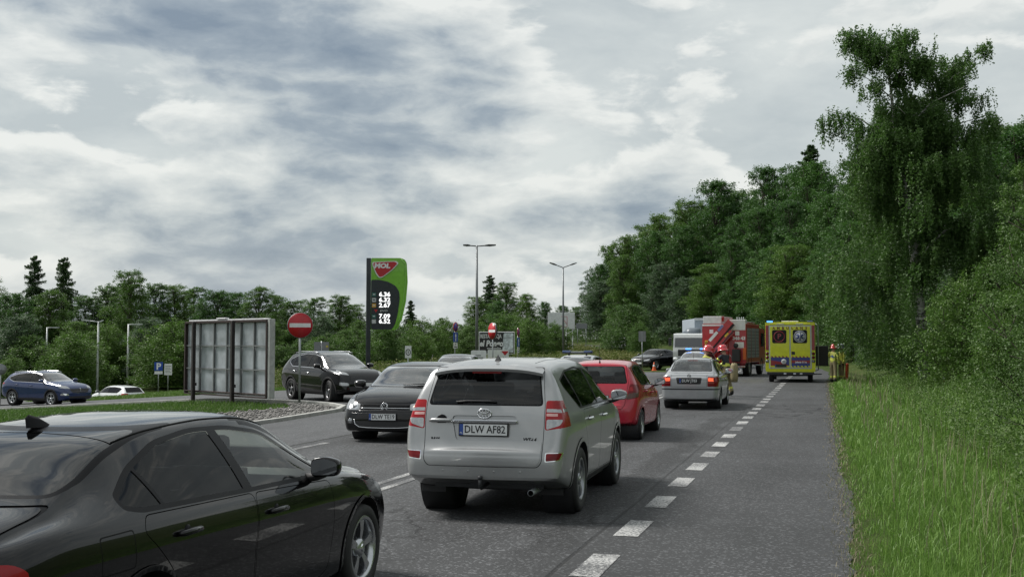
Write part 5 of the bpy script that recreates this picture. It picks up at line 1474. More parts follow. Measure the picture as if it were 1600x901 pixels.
# --- black hatchback coming the other way
GOLF = dict(L=4.2, W=1.786, paint=BLACKP2, xr=.75, xf=3.32, tyre_r=.316, rimr=.215, rim='plain', tyre_w=.215,
    top=[(0, .80), (.03, .88), (.09, 1.02), (.25, 1.22), (.42, 1.37), (.6, 1.42), (1.2, 1.475), (1.8, 1.48), (2.2, 1.45), (2.5, 1.38), (2.85, 1.19), (3.2, 1.015), (3.4, .98), (3.8, .90), (4.02, .81), (4.15, .71), (4.2, .62)],
    bot=[(0, .38), (.25, .3), (.6, .22), (3.6, .19), (4.0, .18), (4.2, .22)],
    belt=[(0, .72), (.2, .93), (.6, .955), (2.0, .94), (3.1, .90), (3.5, .85), (3.9, .74), (4.2, .52)],
    roofw=[(0, .6), (.1, .70), (.3, .66), (.6, .60), (1.5, .585), (2.3, .59), (2.7, .63), (3.2, .73), (3.7, .74), (4.0, .70), (4.2, .6)], front_plan=[(0, .83), (.03, .875), (.10, .92), (.3, .962), (.7, .99)],
    crown=[(0, .03), (.5, .06), (1.5, .06), (2.4, .08), (3.0, .09), (3.4, .05), (4.2, .04)], bulge_f=.09,
    dlo=[(3.02, .965), (2.48, 1.30), (2.1, 1.375), (1.5, 1.395), (.9, 1.36), (.55, 1.27), (.62, 1.12), (.85, .985)], dlo_r=.05,
    panes=[((1.95, -.05), None), ((1.05, -.2), (1.87, -.05)), (None, (1.0, -.2))], side_glass=[glass_clear, glass_tint, glass_tint],
    doors=[[(2.85, .3), (2.95, .9), (1.95, .93), (1.92, .26), (2.8, .26)], [(1.9, .26), (1.93, .93), (.98, .94), (.95, .85), (1.18, .6), (1.25, .26)]], sill=[(1.2, .16), (2.9, .16), (2.9, .22), (1.2, .22)],
    end_cuts=[('windscreen_trim', 1, sym([(.70, 1.005), (.57, 1.405)]), black_trim, .06), ('windscreen', 1, sym([(.685, 1.02), (.555, 1.39)]), glass_mat('glass_screen', (.5, .54, .53), 0, 4.0), .06),
              ('rear_window', -1, sym([(.6, 1.03), (.52, 1.36)]), glass_priv, .05),
              ('seam', 1, sym([(.60, .735), (.70, .88)]), black_trim, .02), ('bonnet', 1, sym([(.595, .742), (.69, .90), (.66, .99)]), BLACKP2, .02),
              ('grille', 1, sym([(.50, .615), (.50, .70)]), black_plastic, .015), ('lower_grille', 1, sym([(.44, .275), (.56, .36), (.56, .40)]), black_plastic, .03)],
    end_cuts_lr=[('headlamp', 1, [(.50, .605), (.72, .605, .08), (.80, .65), (.80, .80), (.62, .745), (.49, .715)], clear_lens, .03), ('headlamp>reflector', 1, [(.54, .63), (.65, .63), (.65, .70), (.54, .70)], chrome, .03), ('fog_lamp_bezel', 1, [(.59, .345), (.74, .35), (.74, .455), (.62, .455)], black_plastic, .03), ('tail_lamp', -1, [(.5, .8), (.8, .8), (.8, .98), (.5, .98)], red_lens, .03)],
    lamp_side=[('headlamp', 0, [(4.3, .60), (4.0, .63), (3.74, .76), (3.70, .80), (4.3, .80)], clear_lens, .03)],
    mirror=(2.93, .98), cab_mid=1.95, cab_belt=.93, handles=[(2.1, .83), (1.1, .84)])
car, root, out = std_car(GOLF, 'black hatchback coming towards the camera with plate DLW TE19', name='hatchback_car', ds=.042, ring=62, capn=36)
gp_ = AT(651, 23.6); root.location = (gp_.x, gp_.y, 0); root.rotation_euler.z = rad(-90 + 3.5); dx = car.dx
g0 = AT(621, 21.5)
for d in (-1, 1):
    p = on_front(d * .60, .66, .008); bm = bmesh.new(); lathe(bm, [(.001, .004), (.035, .002), (.042, -.012)], 18, axis='x', c=(p.x, d * .60, .665)); bm_obj('lamp_bulb', bm, lit_lamp if d > 0 else clear_lens, root, smooth=True)
    p = on_front(d * .665, .40, .004); bm = bmesh.new(); lathe(bm, [(.001, .006), (.032, .004), (.036, .0), (.046, .004), (.05, -.008)], 18, axis='x', c=(p.x, d * .665, .40)); bm_obj('fog_lamp', bm, clear_lens, root, smooth=True)
for z in (.64, .668, .69):
    bm = bmesh.new(); tube(bm, [on_front(y, z, .006) for y in np.linspace(-.49, .49, 15)], .007 if z != .64 else .008, 5); bm_obj('grille_bar', bm, black_trim if z != .64 else chrome, root)
bm = bmesh.new(); tube(bm, [on_front(y, z, .006) for y, z in [(-.585, .43), (-.56, .34), (-.48, .292), (-.3, .28), (0, .277), (.3, .28), (.48, .292), (.56, .34), (.585, .43)]], .008, 6); bm_obj('bumper_trim', bm, chrome, root)
p = on_front(0, .665, .012); bm = bmesh.new(); badge_ring(bm, (p.x + .012, 0, .67), .066, .008)
for pts in ([(-.022, .06), (0, .012), (.022, .06)], [(-.05, .035), (-.024, -.052), (0, -.004), (.024, -.052), (.05, .035)]): tube(bm, [(p.x + .012, a, .67 + b) for a, b in pts], .0065, 6)
bm_obj('badge', bm, chrome, root, smooth=True)
bm = bmesh.new(); lathe(bm, [(.001, .004), (.066, .003), (.07, -.02)], 22, axis='x', c=(p.x, 0, .67)); bm_obj('badge_base', bm, black_trim, root)
p = on_front(0, .485, .004); plate(root, (p.x + .02, 0, .485), math.pi, 'DLW TE19')
wiper(root, car, [(.05, 1.03), (.3, 1.035), (.55, 1.05)], 1); root.children[-1].location.x = dx
bm = bmesh.new(); tube(bm, [(dx + 1.0, 0, 1.46), (dx + .85, 0, 1.62)], .005, 5); bm_obj('aerial', bm, black_plastic, root)

SMOKE = M('smoke_lens', (.09, .045, .035), .2, coat=.2, spec=.3)
# --- red supermini, third in the queue
YAR = dict(L=3.75, W=1.695, paint=RED, xr=.51, xf=2.97, tyre_r=.29, rimr=.19, rim='plain', tyre_w=.185, spokes=7, bulge_r=.06,
    top=[(0, .70), (.03, .80), (.07, .95), (.12, 1.08), (.26, 1.33), (.36, 1.455), (.6, 1.495), (1.2, 1.53), (1.7, 1.525), (2.05, 1.47), (2.4, 1.30), (2.85, 1.06), (3.1, .99), (3.4, .90), (3.62, .78), (3.75, .62)],
    bot=[(0, .33), (.2, .28), (.6, .22), (3.1, .2), (3.5, .2), (3.75, .26)],
    belt=[(0, .58), (.07, .80), (.12, .93), (.4, 1.0), (1.2, .985), (2.6, .92), (3.0, .86), (3.5, .7), (3.75, .5)],
    rear_plan=[(0, .80), (.03, .865), (.1, .93), (.3, .975), (.7, .995)],
    roofw=[(0, .55), (.08, .66), (.14, .66), (.3, .60), (.5, .565), (1.3, .555), (2.0, .57), (2.4, .62), (2.9, .69), (3.4, .66), (3.75, .45)],
    crown=[(0, .03), (.14, .03), (.4, .05), (1.3, .06), (2.1, .08), (2.7, .09), (3.0, .05), (3.75, .04)], crease=.2,
    dlo=[(2.70, .985), (2.12, 1.335), (1.8, 1.415), (1.2, 1.435), (.72, 1.40), (.50, 1.30), (.52, 1.18), (.72, 1.04)], dlo_r=.06,
    panes=[((1.68, -.04), None), ((.86, -.2), (1.61, -.04)), (None, (.82, -.2))], side_glass=[glass_tint, glass_priv, glass_priv],
    doors=[[(2.5, .32), (2.56, .9), (1.68, .96), (1.65, .28), (2.45, .28)], [(1.63, .28), (1.65, .96), (.78, 1.0), (.76, .88), (.92, .62), (.98, .28)]],
    sill=[(.92, .18), (2.6, .18), (2.6, .24), (.92, .24)],
    end_cuts=[('seam', -1, sym([(.50, .60), (.565, .68), (.62, 1.1), (.545, 1.44)]), seam_black, .04), ('tailgate', -1, sym([(.495, .606), (.559, .684), (.613, 1.1), (.54, 1.434)]), RED, .04),
              ('rear_window_trim', -1, sym([(.60, 1.085), (.51, 1.42)]), black_trim, .06), ('rear_window', -1, sym([(.585, 1.10), (.495, 1.405)]), glass_mat('glass_screen2', (.6, .65, .66), 0, 1.0), .06),
              ('windscreen', 1, sym([(.66, 1.06), (.54, 1.46)]), glass_clear, .06)],
    end_cuts_lr=[('tail_lamp', -1, [(.585, .78), (.80, .82), (.80, 1.06), (.65, 1.09)], dark_red_lens, .03), ('tail_lamp>reversing_lens', -1, [(.595, .79), (.80, .83), (.80, .92), (.625, .90)], SMOKE, .02), ('tail_lamp>brake_light', -1, [(.63, .95), (.74, .95), (.74, 1.02), (.65, 1.03)], red_lens, .02), ('headlamp', 1, [(.4, .6), (.75, .65), (.75, .8), (.45, .7)], clear_lens, .03)],
    lamp_side=[('tail_lamp', 0, [(-.1, .79), (.20, .83), (.30, .97), (.24, 1.06), (-.1, 1.09)], dark_red_lens, .03), ('tail_lamp>reversing_lens', 0, [(-.1, .80), (.19, .84), (.26, .92), (-.1, .92)], SMOKE, .02)],
    mirror=(2.54, .985), mirror_mat=black_plastic, mirror_s=.95, cab_mid=1.55, cab_belt=.98, handles=[(1.83, .87), (.98, .92)])
car, root, out = std_car(YAR, 'red supermini seen from behind, just ahead of the silver off-roader', name='supermini_car', ds=.04, ring=60, capn=30)
root.location = (-4.27, 23.5, 0); root.rotation_euler.z = rad(90.6); dx = car.dx
p = on_rear(0, .98, .01); bm = bmesh.new(); badge_ring(bm, (p.x - .004, 0, .99), .06, .006, sz=.66); badge_ring(bm, (p.x - .006, 0, .99), .026, .005, sy=.7, sz=1.45, n=20); badge_ring(bm, (p.x - .006, 0, 1.008), .04, .005, sz=.42, n=20); bm_obj('badge', bm, chrome, root)
p = on_rear(-.42, .97, .004); text('YARIS', .05, chrome, root, (p.x, -.44, .97), (math.pi / 2, 0, -math.pi / 2), bold=.002)
wiper(root, car, [(0, 1.07), (0.02, 1.12), (.30, 1.135)], -1); root.children[-1].location.x = dx
bm = bmesh.new(); tube(bm, [(dx + .47, 0, 1.48), (dx + .40, 0, 1.85)], [.006, .003], 5); tube(bm, [(dx + .475, 0, 1.47), (dx + .465, 0, 1.53)], [.022, .008], 8); bm_obj('aerial', bm, black_plastic, root)
p = on_rear(0, .50, .004); plate(root, (p.x - .004, 0, .80), 0, '')

# --- silver notchback saloon with lit brake lamps
FAB = dict(L=4.22, W=1.646, paint=SILVER2, xr=.95, xf=3.41, tyre_r=.29, rimr=.18, rim='plain', tyre_w=.175, spokes=8, bulge_r=.06,
    top=[(0, .92), (.03, 1.0), (.2, 1.03), (.48, 1.05), (.75, 1.21), (1.02, 1.375), (1.25, 1.425), (1.7, 1.45), (2.1, 1.44), (2.4, 1.38), (2.8, 1.17), (3.15, 1.0), (3.4, .95), (3.8, .87), (4.1, .75), (4.22, .6)],
    bot=[(0, .30), (.3, .25), (.7, .2), (3.6, .19), (4.0, .2), (4.22, .24)],
    belt=[(0, .84), (.4, .93), (1.0, .93), (2.0, .92), (3.0, .90), (3.4, .85), (3.9, .7), (4.22, .5)],
    rear_plan=[(0, .86), (.03, .91), (.08, .945), (.2, .975), (.7, .995)],
    roofw=[(0, .66), (.2, .69), (.45, .68), (.7, .63), (1.1, .55), (1.8, .54), (2.4, .56), (2.8, .62), (3.2, .68), (3.8, .66), (4.22, .45)],
    crown=[(0, .03), (.5, .04), (.8, .06), (1.2, .05), (2.2, .06), (2.8, .08), (3.3, .05), (4.22, .04)],
    dlo=[(3.0, .95), (2.42, 1.28), (2.1, 1.355), (1.6, 1.37), (1.2, 1.335), (.88, 1.20), (.80, 1.08), (.85, .965)], dlo_r=.05,
    panes=[((1.95, -.05), None), ((1.12, -.15), (1.87, -.05)), (None, (1.08, -.15))], side_glass=[glass_clear, glass_tint, glass_tint],
    doors=[[(2.85, .3), (2.9, .9), (1.95, .92), (1.92, .25), (2.8, .25)], [(1.9, .25), (1.93, .92), (1.05, .93), (1.05, .8), (1.28, .55), (1.32, .25)]],
    sill=[(1.3, .17), (2.95, .17), (2.95, .23), (1.3, .23)],
    end_cuts=[('bumper_strip', -1, sym([(.95, .56), (.95, .60)]), black_plastic, .002), ('seam', -1, sym([(.50, .64), (.50, .99), (.66, 1.035)]), seam_black, .02), ('boot_lid', -1, sym([(.494, .646), (.494, .99), (.65, 1.03)]), SILVER2, .02),
              ('plate_recess', -1, sym([(.33, .72), (.36, .905)]), black_plastic, .03),
              ('rear_window_trim', -1, sym([(.60, 1.065), (.51, 1.40)]), black_trim, .05), ('rear_window', -1, sym([(.585, 1.08), (.495, 1.385)]), glass_mat('glass_screen3', (.62, .68, .66), 0, 2.6), .05),
              ('windscreen', 1, sym([(.66, 1.0), (.53, 1.39)]), glass_clear, .05)],
    end_cuts_lr=[('tail_lamp', -1, [(.515, .655), (.95, .655), (.95, .92), (.52, .93)], dark_red_lens, .02), ('tail_lamp>brake_light', -1, [(.53, .80), (.73, .80), (.73, .89), (.53, .90)], lit_red, .03), ('tail_lamp>reversing_lens', -1, [(.53, .735), (.95, .735), (.95, .785), (.53, .785)], M('smoked_red_lens', (.28, .03, .03), .15, coat=.8), .01), ('headlamp', 1, [(.4, .55), (.75, .6), (.75, .75), (.4, .72)], clear_lens, .03)],
    lamp_side=[('tail_lamp', 0, [(-.1, .655), (.16, .655), (.18, .9), (-.1, .93)], dark_red_lens, .02), ('bumper_strip', 0, [(-.1, .56), (.5, .56), (.5, .60), (-.1, .60)], black_plastic, .002)],
    mirror=(2.82, .96), cab_mid=1.95, cab_belt=.93, handles=[(2.1, .82), (1.25, .83)])
car, root, out = std_car(FAB, 'silver saloon with lit brake lights beside two firefighters', name='notchback_car', ds=.045, ring=56, capn=34)
root.location = (-3.68, 34.45, 0); root.rotation_euler.z = rad(90); dx = car.dx
p = on_rear(0, .81, .004); plate(root, (p.x - .004, 0, .815), 0, 'DLW JT03', dark=True)
p = on_rear(0, .955, .004); bm = bmesh.new(); badge_ring(bm, (p.x - .005, 0, .955), .042, .006); tube(bm, [(p.x - .006, -.02, .935), (p.x - .006, .0, .96), (p.x - .006, .02, .975)], .006, 5); bm_obj('badge', bm, black_trim, root)
p = on_rear(-.40, .86, .003); bm = bmesh.new(); badge_ring(bm, (p.x - .003, -.41, .80), .03, .003, sy=1.3, sz=.6); bm_obj('boot_script', bm, chrome, root)
bm = bmesh.new(); h_ = on_rear(0, 1.37, .006); box(bm, h_.x - .004, h_.x + .03, -.14, .14, 1.352, 1.378); bm_obj('high_brake_light', bm, M('faint_red_lens', (.5, .15, .14), .3), root)
bm = bmesh.new(); tube(bm, [(dx + 1.15, 0, 1.42), (dx + 1.08, 0, 1.60)], .006, 5); bm_obj('aerial', bm, black_plastic, root)

# --- black crossover waiting in the entry road
SPO = dict(L=4.48, W=1.855, paint=BLACKP2, xr=.92, xf=3.59, tyre_r=.36, rimr=.245, rim='y', rim_mat=M('dark_bright_alloy', (.2, .2, .21), .3, .9), tyre_w=.235, arch_mat=black_plastic, lip=.06, arch=.05,
    top=[(0, .85), (.03, .95), (.08, 1.08), (.18, 1.22), (.4, 1.47), (.55, 1.56), (1.0, 1.61), (1.7, 1.645), (2.2, 1.63), (2.55, 1.56), (2.95, 1.36), (3.35, 1.15), (3.6, 1.11), (4.0, 1.05), (4.25, .96), (4.4, .84), (4.48, .70)],
    bot=[(0, .48), (.3, .35), (.7, .25), (3.9, .24), (4.2, .27), (4.48, .35)],
    belt=[(0, .80), (.15, 1.02), (.5, 1.11), (1.2, 1.09), (2.5, 1.04), (3.4, 1.02), (3.8, .96), (4.2, .85), (4.48, .6)],
    roofw=[(0, .6), (.15, .72), (.4, .66), (.8, .61), (2.0, .60), (2.6, .63), (3.3, .76), (4.0, .76), (4.3, .70), (4.48, .55)],
    crown=[(0, .03), (.4, .05), (1.2, .06), (2.4, .08), (3.1, .09), (3.6, .06), (4.48, .05)], crease=.2,
    dlo=[(3.18, 1.09), (2.6, 1.45), (2.2, 1.525), (1.6, 1.54), (1.0, 1.49), (.62, 1.36), (.66, 1.26), (.95, 1.14)], dlo_r=.05, chrome_dlo=True, trim_w=.02,
    panes=[((2.05, -.05), None), ((1.05, -.2), (1.97, -.05)), (None, (1.0, -.2))], side_glass=[glass_priv, glass_priv, glass_priv],
    doors=[[(3.1, .42), (3.15, 1.0), (2.05, 1.05), (2.0, .38), (3.05, .38)], [(1.98, .38), (2.03, 1.05), (1.02, 1.1), (1.0, 1.0), (1.3, .7), (1.4, .38)]], sill=[(1.35, .22), (3.1, .22), (3.1, .36), (1.35, .36)],
    end_cuts=[('windscreen', 1, sym([(.74, 1.15), (.58, 1.57)]), glass_mat('glass_screen4', (.3, .33, .33), 0, 3.2), .06), ('rear_window', -1, sym([(.6, 1.15), (.52, 1.48)]), glass_priv, .05), ('grille', 1, sym([(.35, .66), (.55, .70), (.5, .84)]), black_plastic, .03), ('lower_grille', 1, sym([(.6, .38), (.65, .52)]), black_plastic, .03)],
    end_cuts_lr=[('headlamp', 1, [(.55, .88), (.85, .92), (.85, 1.02), (.60, .97)], clear_lens, .03), ('fog_lamp', 1, [(.62, .55), (.85, .55), (.85, .66), (.66, .64)], clear_lens, .03), ('tail_lamp', -1, [(.4, .95), (.85, .95), (.85, 1.06), (.4, 1.05)], red_lens, .03)],
    lamp_side=[('headlamp', 0, [(4.5, .88), (4.1, .92), (3.78, 1.03), (3.82, 1.06), (4.5, 1.0)], clear_lens, .03), ('tail_lamp', 0, [(-.1, .96), (.2, .98), (.22, 1.05), (-.1, 1.06)], red_lens, .02)],
    mirror=(3.0, 1.09), cab_mid=2.1, cab_belt=1.05, handles=[(2.2, .93), (1.2, .97)], handle_mat=chrome, steer=rad(-12), mirror_mat=BLACKP2)
car, root, out = std_car(SPO, 'black crossover with chrome window line behind the no-entry sign', name='crossover_car', ds=.06, ring=50)
R2 = Vector((_cy, _sy, 0)); F2 = Vector((-_sy, _cy, 0))
hv = R2 * 1.62 - F2 * 2.12; pc = AT(521, 38.6); root.location = (pc.x, pc.y, tz(pc.x, pc.y)); root.rotation_euler.z = math.atan2(hv.y, hv.x); dx = car.dx
for d in (-1, 1):
    bm = bmesh.new(); tube(bm, [(dx + .7, d * .60, 1.58), (dx + 1.2, d * .62, 1.63), (dx + 2.2, d * .62, 1.62), (dx + 2.45, d * .62, 1.57)], .016, 6); bm_obj('roof_rail', bm, alloy, root)
plate(root, (-dx + .06, 0, .58), math.pi, '')

# --- blue crossover at the far left
KAD = dict(SPO); KAD.update(L=4.45, W=1.836, paint=BLUE, xr=.88, xf=3.53, tyre_r=.345, rim='wide', rim_mat=alloy, mirror_mat=BLUE, steer=0, handle_mat=BLUE, side_glass=[glass_tint, glass_tint, glass_tint],
    top=[(0, .85), (.03, .95), (.08, 1.08), (.2, 1.22), (.42, 1.45), (.6, 1.53), (1.1, 1.58), (1.8, 1.605), (2.2, 1.59), (2.55, 1.52), (2.95, 1.32), (3.3, 1.14), (3.6, 1.08), (4.0, 1.02), (4.22, .94), (4.38, .82), (4.45, .68)],
    dlo=[(3.15, 1.07), (2.58, 1.42), (2.2, 1.49), (1.6, 1.505), (1.0, 1.45), (.55, 1.31), (.6, 1.22), (.95, 1.12)],
    end_cuts=[('windscreen', 1, sym([(.74, 1.13), (.58, 1.53)]), glass_mat('glass_screen4', (.3, .33, .33), 0, 3.2), .06), ('rear_window', -1, sym([(.6, 1.15), (.52, 1.45)]), glass_priv, .05), ('grille', 1, sym([(.45, .62), (.58, .80)]), black_plastic, .03), ('lower_grille', 1, sym([(.6, .36), (.65, .46)]), black_plastic, .03)],
    end_cuts_lr=[('headlamp', 1, [(.50, .80), (.85, .84), (.85, .98), (.55, .92)], clear_lens, .03), ('fog_lamp', 1, [(.62, .50), (.85, .50), (.85, .60), (.66, .58)], chrome, .03), ('tail_lamp', -1, [(.4, .95), (.85, .95), (.85, 1.06), (.4, 1.05)], red_lens, .03)],
    lamp_side=[('headlamp', 0, [(4.5, .82), (4.1, .86), (3.72, .99), (3.78, 1.01), (4.5, .96)], clear_lens, .03), ('tail_lamp', 0, [(-.1, .96), (.3, .98), (.32, 1.05), (-.1, 1.06)], red_lens, .02)])
car, root, out = std_car(KAD, 'blue crossover at the far left beyond the black saloon roof', name='crossover_car', ds=.07, ring=46)
hv = R2 * 2.35 - F2 * 1.25; pc = AT(76, 54.5); root.location = (pc.x, pc.y, tz(pc.x, pc.y)); root.rotation_euler.z = math.atan2(hv.y, hv.x); dx = car.dx
for d in (-1, 1):
    bm = bmesh.new(); tube(bm, [(dx + .7, d * .60, 1.55), (dx + 1.2, d * .62, 1.60), (dx + 2.2, d * .62, 1.585), (dx + 2.45, d * .62, 1.53)], .016, 6); bm_obj('roof_rail', bm, chrome, root)
p = on_front(0, .74, .01); bm = bmesh.new(); tube(bm, [(p.x + .01, a, .74 + b) for a, b in ((0, .09), (.055, 0), (0, -.09), (-.055, 0), (0, .09))], .012, 5); bm_obj('badge', bm, chrome, root)
plate(root, (p.x + .03, 0, .55), math.pi, '')

# --- black executive saloon in the curve
AUD = dict(BMW); AUD.update(L=4.9, W=1.855, paint=BLACKP2, xr=1.12, xf=3.97, rim='wide', rim_mat=alloy, panes=[((2.35, -.1), None), (None, (2.27, -.1))], side_glass=[glass_priv, glass_priv], mirror_mat=BLACKP2, side_cuts=[], top_cuts=[])
k_ = 4.9 / 4.62
def stretch(l): return [(a * k_, b * 1.02 if i_ == 'z' else b) for a, b in l for i_ in ('z',)]
for key in ('top', 'belt'): AUD[key] = [(a * k_, b * 1.02) for a, b in BMW[key]]
for key in ('bot', 'roofw', 'crown'): AUD[key] = [(a * k_, b) for a, b in BMW[key]]
for key in ('dlo',): AUD[key] = [(a * k_, b * 1.02) for a, b in BMW[key]]
AUD['doors'] = [[(a * k_, b) for a, b in d_] for d_ in BMW['doors']]; AUD['sill'] = [(a * k_, b) for a, b in BMW['sill']]; AUD['handles'] = [(a * k_, b) for a, b in BMW['handles']]; AUD['mirror'] = (3.16 * k_, .965)
AUD['lamp_side'] = []; AUD['end_cuts'] = [e_ for e_ in BMW['end_cuts'] if e_[0] in ('windscreen', 'windscreen_trim', 'rear_window')] + [('grille', 1, sym([(.24, .34), (.28, .72)]), black_plastic, .04), ('air_intakes', 1, sym([(.75, .28), (.78, .40)]), black_plastic, .03)]
car, root, out = std_car(AUD, 'black executive saloon turning in the curve beyond the orange cone', name='saloon_car', ds=.08, ring=40, capn=20)
hv = -R2 * .55 * 1.0 - F2 * .83; hv = -R2 * .62 - F2 * .78; pc = AT(1026, 84); root.location = (pc.x, pc.y, tz(pc.x, pc.y) + .004); root.rotation_euler.z = math.atan2(hv.y, hv.x); dx = car.dx
p = on_front(0, .6, .01); bm = bmesh.new()
for y in (-.09, -.03, .03, .09): badge_ring(bm, (p.x + .01, y, .64), .04, .008, n=14)
bm_obj('badge', bm, chrome, root); plate(root, (p.x + .02, 0, .45), math.pi, '')

# --- white estate car on the car park, far left
EST = dict(GOLF); EST.update(L=4.5, paint=WHITEP, mirror_mat=WHITEP, rim_mat=alloy, xf=3.6,
    top=[(0, .82), (.03, .90), (.10, 1.02), (.3, 1.2), (.5, 1.36), (.7, 1.40), (1.4, 1.45), (2.0, 1.46), (2.5, 1.43), (2.8, 1.36), (3.15, 1.17), (3.5, 1.0), (3.7, .97), (4.1, .89), (4.32, .80), (4.45, .70), (4.5, .62)],
    dlo=[(3.3, .955), (2.75, 1.28), (2.4, 1.35), (1.6, 1.375), (.9, 1.34), (.6, 1.26), (.7, 1.1), (.9, .985)], panes=[((2.2, -.05), None), ((1.2, -.1), (2.12, -.05)), (None, (1.15, -.1))], side_glass=[glass_tint, glass_priv, glass_priv])
for key in ('bot', 'belt', 'roofw', 'crown'): EST[key] = [(a * 4.5 / 4.2, b) for a, b in GOLF[key]]
EST['doors'] = [[(a + .25, b) for a, b in d_] for d_ in GOLF['doors']]; EST['mirror'] = (3.2, .97); EST['lamp_side'] = [('tail_lamp', 0, [(-.1, .82), (.35, .85), (.35, .97), (-.1, .98)], red_lens, .03)]
EST['end_cuts_lr'] = [e_ for e_ in GOLF['end_cuts_lr'] if e_[0] in ('headlamp', 'tail_lamp')]; EST['end_cuts'] = [e_ for e_ in GOLF['end_cuts'] if e_[0] in ('windscreen', 'rear_window')]
car, root, out = std_car(EST, 'white estate car parked beyond the grass right of the blue crossover', name='estate_car', ds=.09, ring=38, capn=20)
estate = root; hv = -R2 * .75 + F2 * .66; pc = AT(186, 76); root.location = (pc.x, pc.y, ZAT(601, 76) - 1.46); root.rotation_euler.z = math.atan2(hv.y, hv.x)
plate(root, (car.dx - .03, 0, .62), 0, '')

# --- police cars (white estate shape with a light bar) and a black car, mostly hidden
LB_BLUE = M('blue_lamp', (.02, .10, .6), .2, emit=(.08, .30, 1.0), estr=1.6)
def light_bar(root, x, z, lit=True, w=.55):
    e = empty('light_bar', (x, 0, z)); e.parent = root
    bm = bmesh.new(); box(bm, -.14, .14, -w, w, .02, .05, .01); box(bm, -.03, .03, -w + .2, -w + .26, -.04, .02); box(bm, -.03, .03, w - .26, w - .2, -.04, .02); bm_obj('bar_base', bm, dark_steel, e)
    for y0, y1 in ((-w, -w * .45), (w * .45, w)):
        bm = bmesh.new(); box(bm, -.13, .13, y0, y1, .05, .13, .03); bm_obj('blue_lamp', bm, LB_BLUE if lit else M('unlit_blue', (.03, .06, .16), .15, coat=.8), e)
    bm = bmesh.new(); box(bm, -.10, .10, -w * .43, w * .43, .05, .10, .015); bm_obj('speaker_box', bm, steel, e)
POL_BAND = M('police_blue', (.02, .07, .30), .35)
sp = dict(EST); sp['lamp_side'] = sp['lamp_side'] + [('blue_stripe', 0, [(.5, .62), (4.2, .60), (4.2, .74), (.5, .78)], POL_BAND, .01)]
car, root, out = std_car(sp, 'white police car roof with unlit light bar between off-roader and red supermini', name='police_car', ds=.09, ring=38, capn=20)
plate(root, (-car.dx + .06, 0, .5), math.pi, '')
root2 = copy_tree(root); tag(root2, 'white police car with flashing blue light bar in front of the white lorry', 'car')
light_bar(root, car.dx + 2.3, 1.48, False); light_bar(root2, car.dx + 2.3, 1.48, True)
pc = AT(903, 41.5); root.location = (pc.x, pc.y, 0); root.rotation_euler.z = rad(-88)
pc = AT(1087, 63); root2.location = (pc.x, pc.y, .004); root2.rotation_euler.z = rad(-95)
sp = dict(GOLF); sp.update(paint=BLACKP2, lamp_side=[], end_cuts=[e_ for e_ in GOLF['end_cuts'] if e_[0] in ('windscreen', 'rear_window')], end_cuts_lr=[e_ for e_ in GOLF['end_cuts_lr'] if e_[0] in ('headlamp', 'tail_lamp')])
car, root, out = std_car(sp, 'black car whose roof shows just left of the silver off-roader roof', name='hatchback_car', ds=.09, ring=38, capn=20)
pc = AT(714, 42); root.location = (pc.x, pc.y, tz(pc.x, pc.y)); root.rotation_euler.z = rad(-80)
plate(root, (-car.dx + .1, 0, .48), math.pi, '')
root = copy_tree(estate); tag(root, 'white car on the far road, half hidden by the roadside bush', 'car')
pc = AT(985, 140); s_, t_ = st(pc.x, pc.y); x_, y_ = xy(float(s_), 1.8); root.location = (x_, y_, float(zroad(s_)) + .004); root.rotation_euler.z = rad(90) + float(s_) / RR
# ------------------------------------------------------------------ street furniture
SIGN_RED = M('sign_red', (.42, .012, .02), .35); SIGN_BLUE = M('sign_blue', (.01, .06, .33), .35); SIGN_WHITE = M('sign_white', (.68, .69, .70), .4)
SIGN_BACK = M('sign_back_grey', (.22, .23, .235), .5, .4, var=.12); SIGN_BLACK = M('sign_black', (.012, .012, .014), .4)
def cam_facing(loc): return math.atan2(-loc.y, -loc.x)          # angle of local +x towards the camera
def base_at(px, d, dz=0.0):
    p = AT(px, d); p.z = tz(p.x, p.y) + dz; return p
def disc(bm, r, x0, x1, c=(0, 0, 0), n=28, mi=0):
    lathe(bm, [(.001, x0), (r, x0), (r, x1), (.001, x1)], n, axis='x', c=c, mi=mi)
def pole(root, h, r=.03, mat=steel, z0=-.2, name='pole'):
    bm = bmesh.new(); tube(bm, [(0, 0, z0), (0, 0, h)], r, 10); return bm_obj(name, bm, mat, root)
def noentry(root, z, r=.4, xo=.04):
    bm = bmesh.new(); disc(bm, r, xo, xo + .012, (0, 0, z)); disc(bm, r + .006, xo - .03, xo - .001, (0, 0, z)); bm_obj('sign_rim', bm, SIGN_BACK, root)
    bm = bmesh.new(); disc(bm, r - .012, xo + .0125, xo + .016, (0, 0, z)); p = bm_obj('sign_face', bm, SIGN_RED, root)
    bm = bmesh.new(); box(bm, xo + .0165, xo + .019, -r * .82, r * .82, z - r * .16, z + r * .16); bm_obj('white_bar', bm, SIGN_WHITE, p)

p = base_at(469, 36); e = empty('no_entry_sign', p, cam_facing(p) + rad(4)); tag(e, 'large round red no-entry sign on a pole between billboard and crossover', 'road sign')
zc = ZAT(508, 36) - p.z; pole(e, zc + .35, .035); noentry(e, zc, .4)
p = base_at(770, 62); e = empty('no_entry_sign', p, cam_facing(p) - rad(62)); tag(e, 'no-entry sign seen almost edge-on in front of the restaurant board', 'road sign')
zc = ZAT(517, 62) - p.z; pole(e, zc + .4, .035); noentry(e, zc, .45)
bm = bmesh.new(); disc(bm, .44, -.06, -.04, (0, 0, zc + .02)); bm_obj('back_disc', bm, SIGN_BLACK, e)

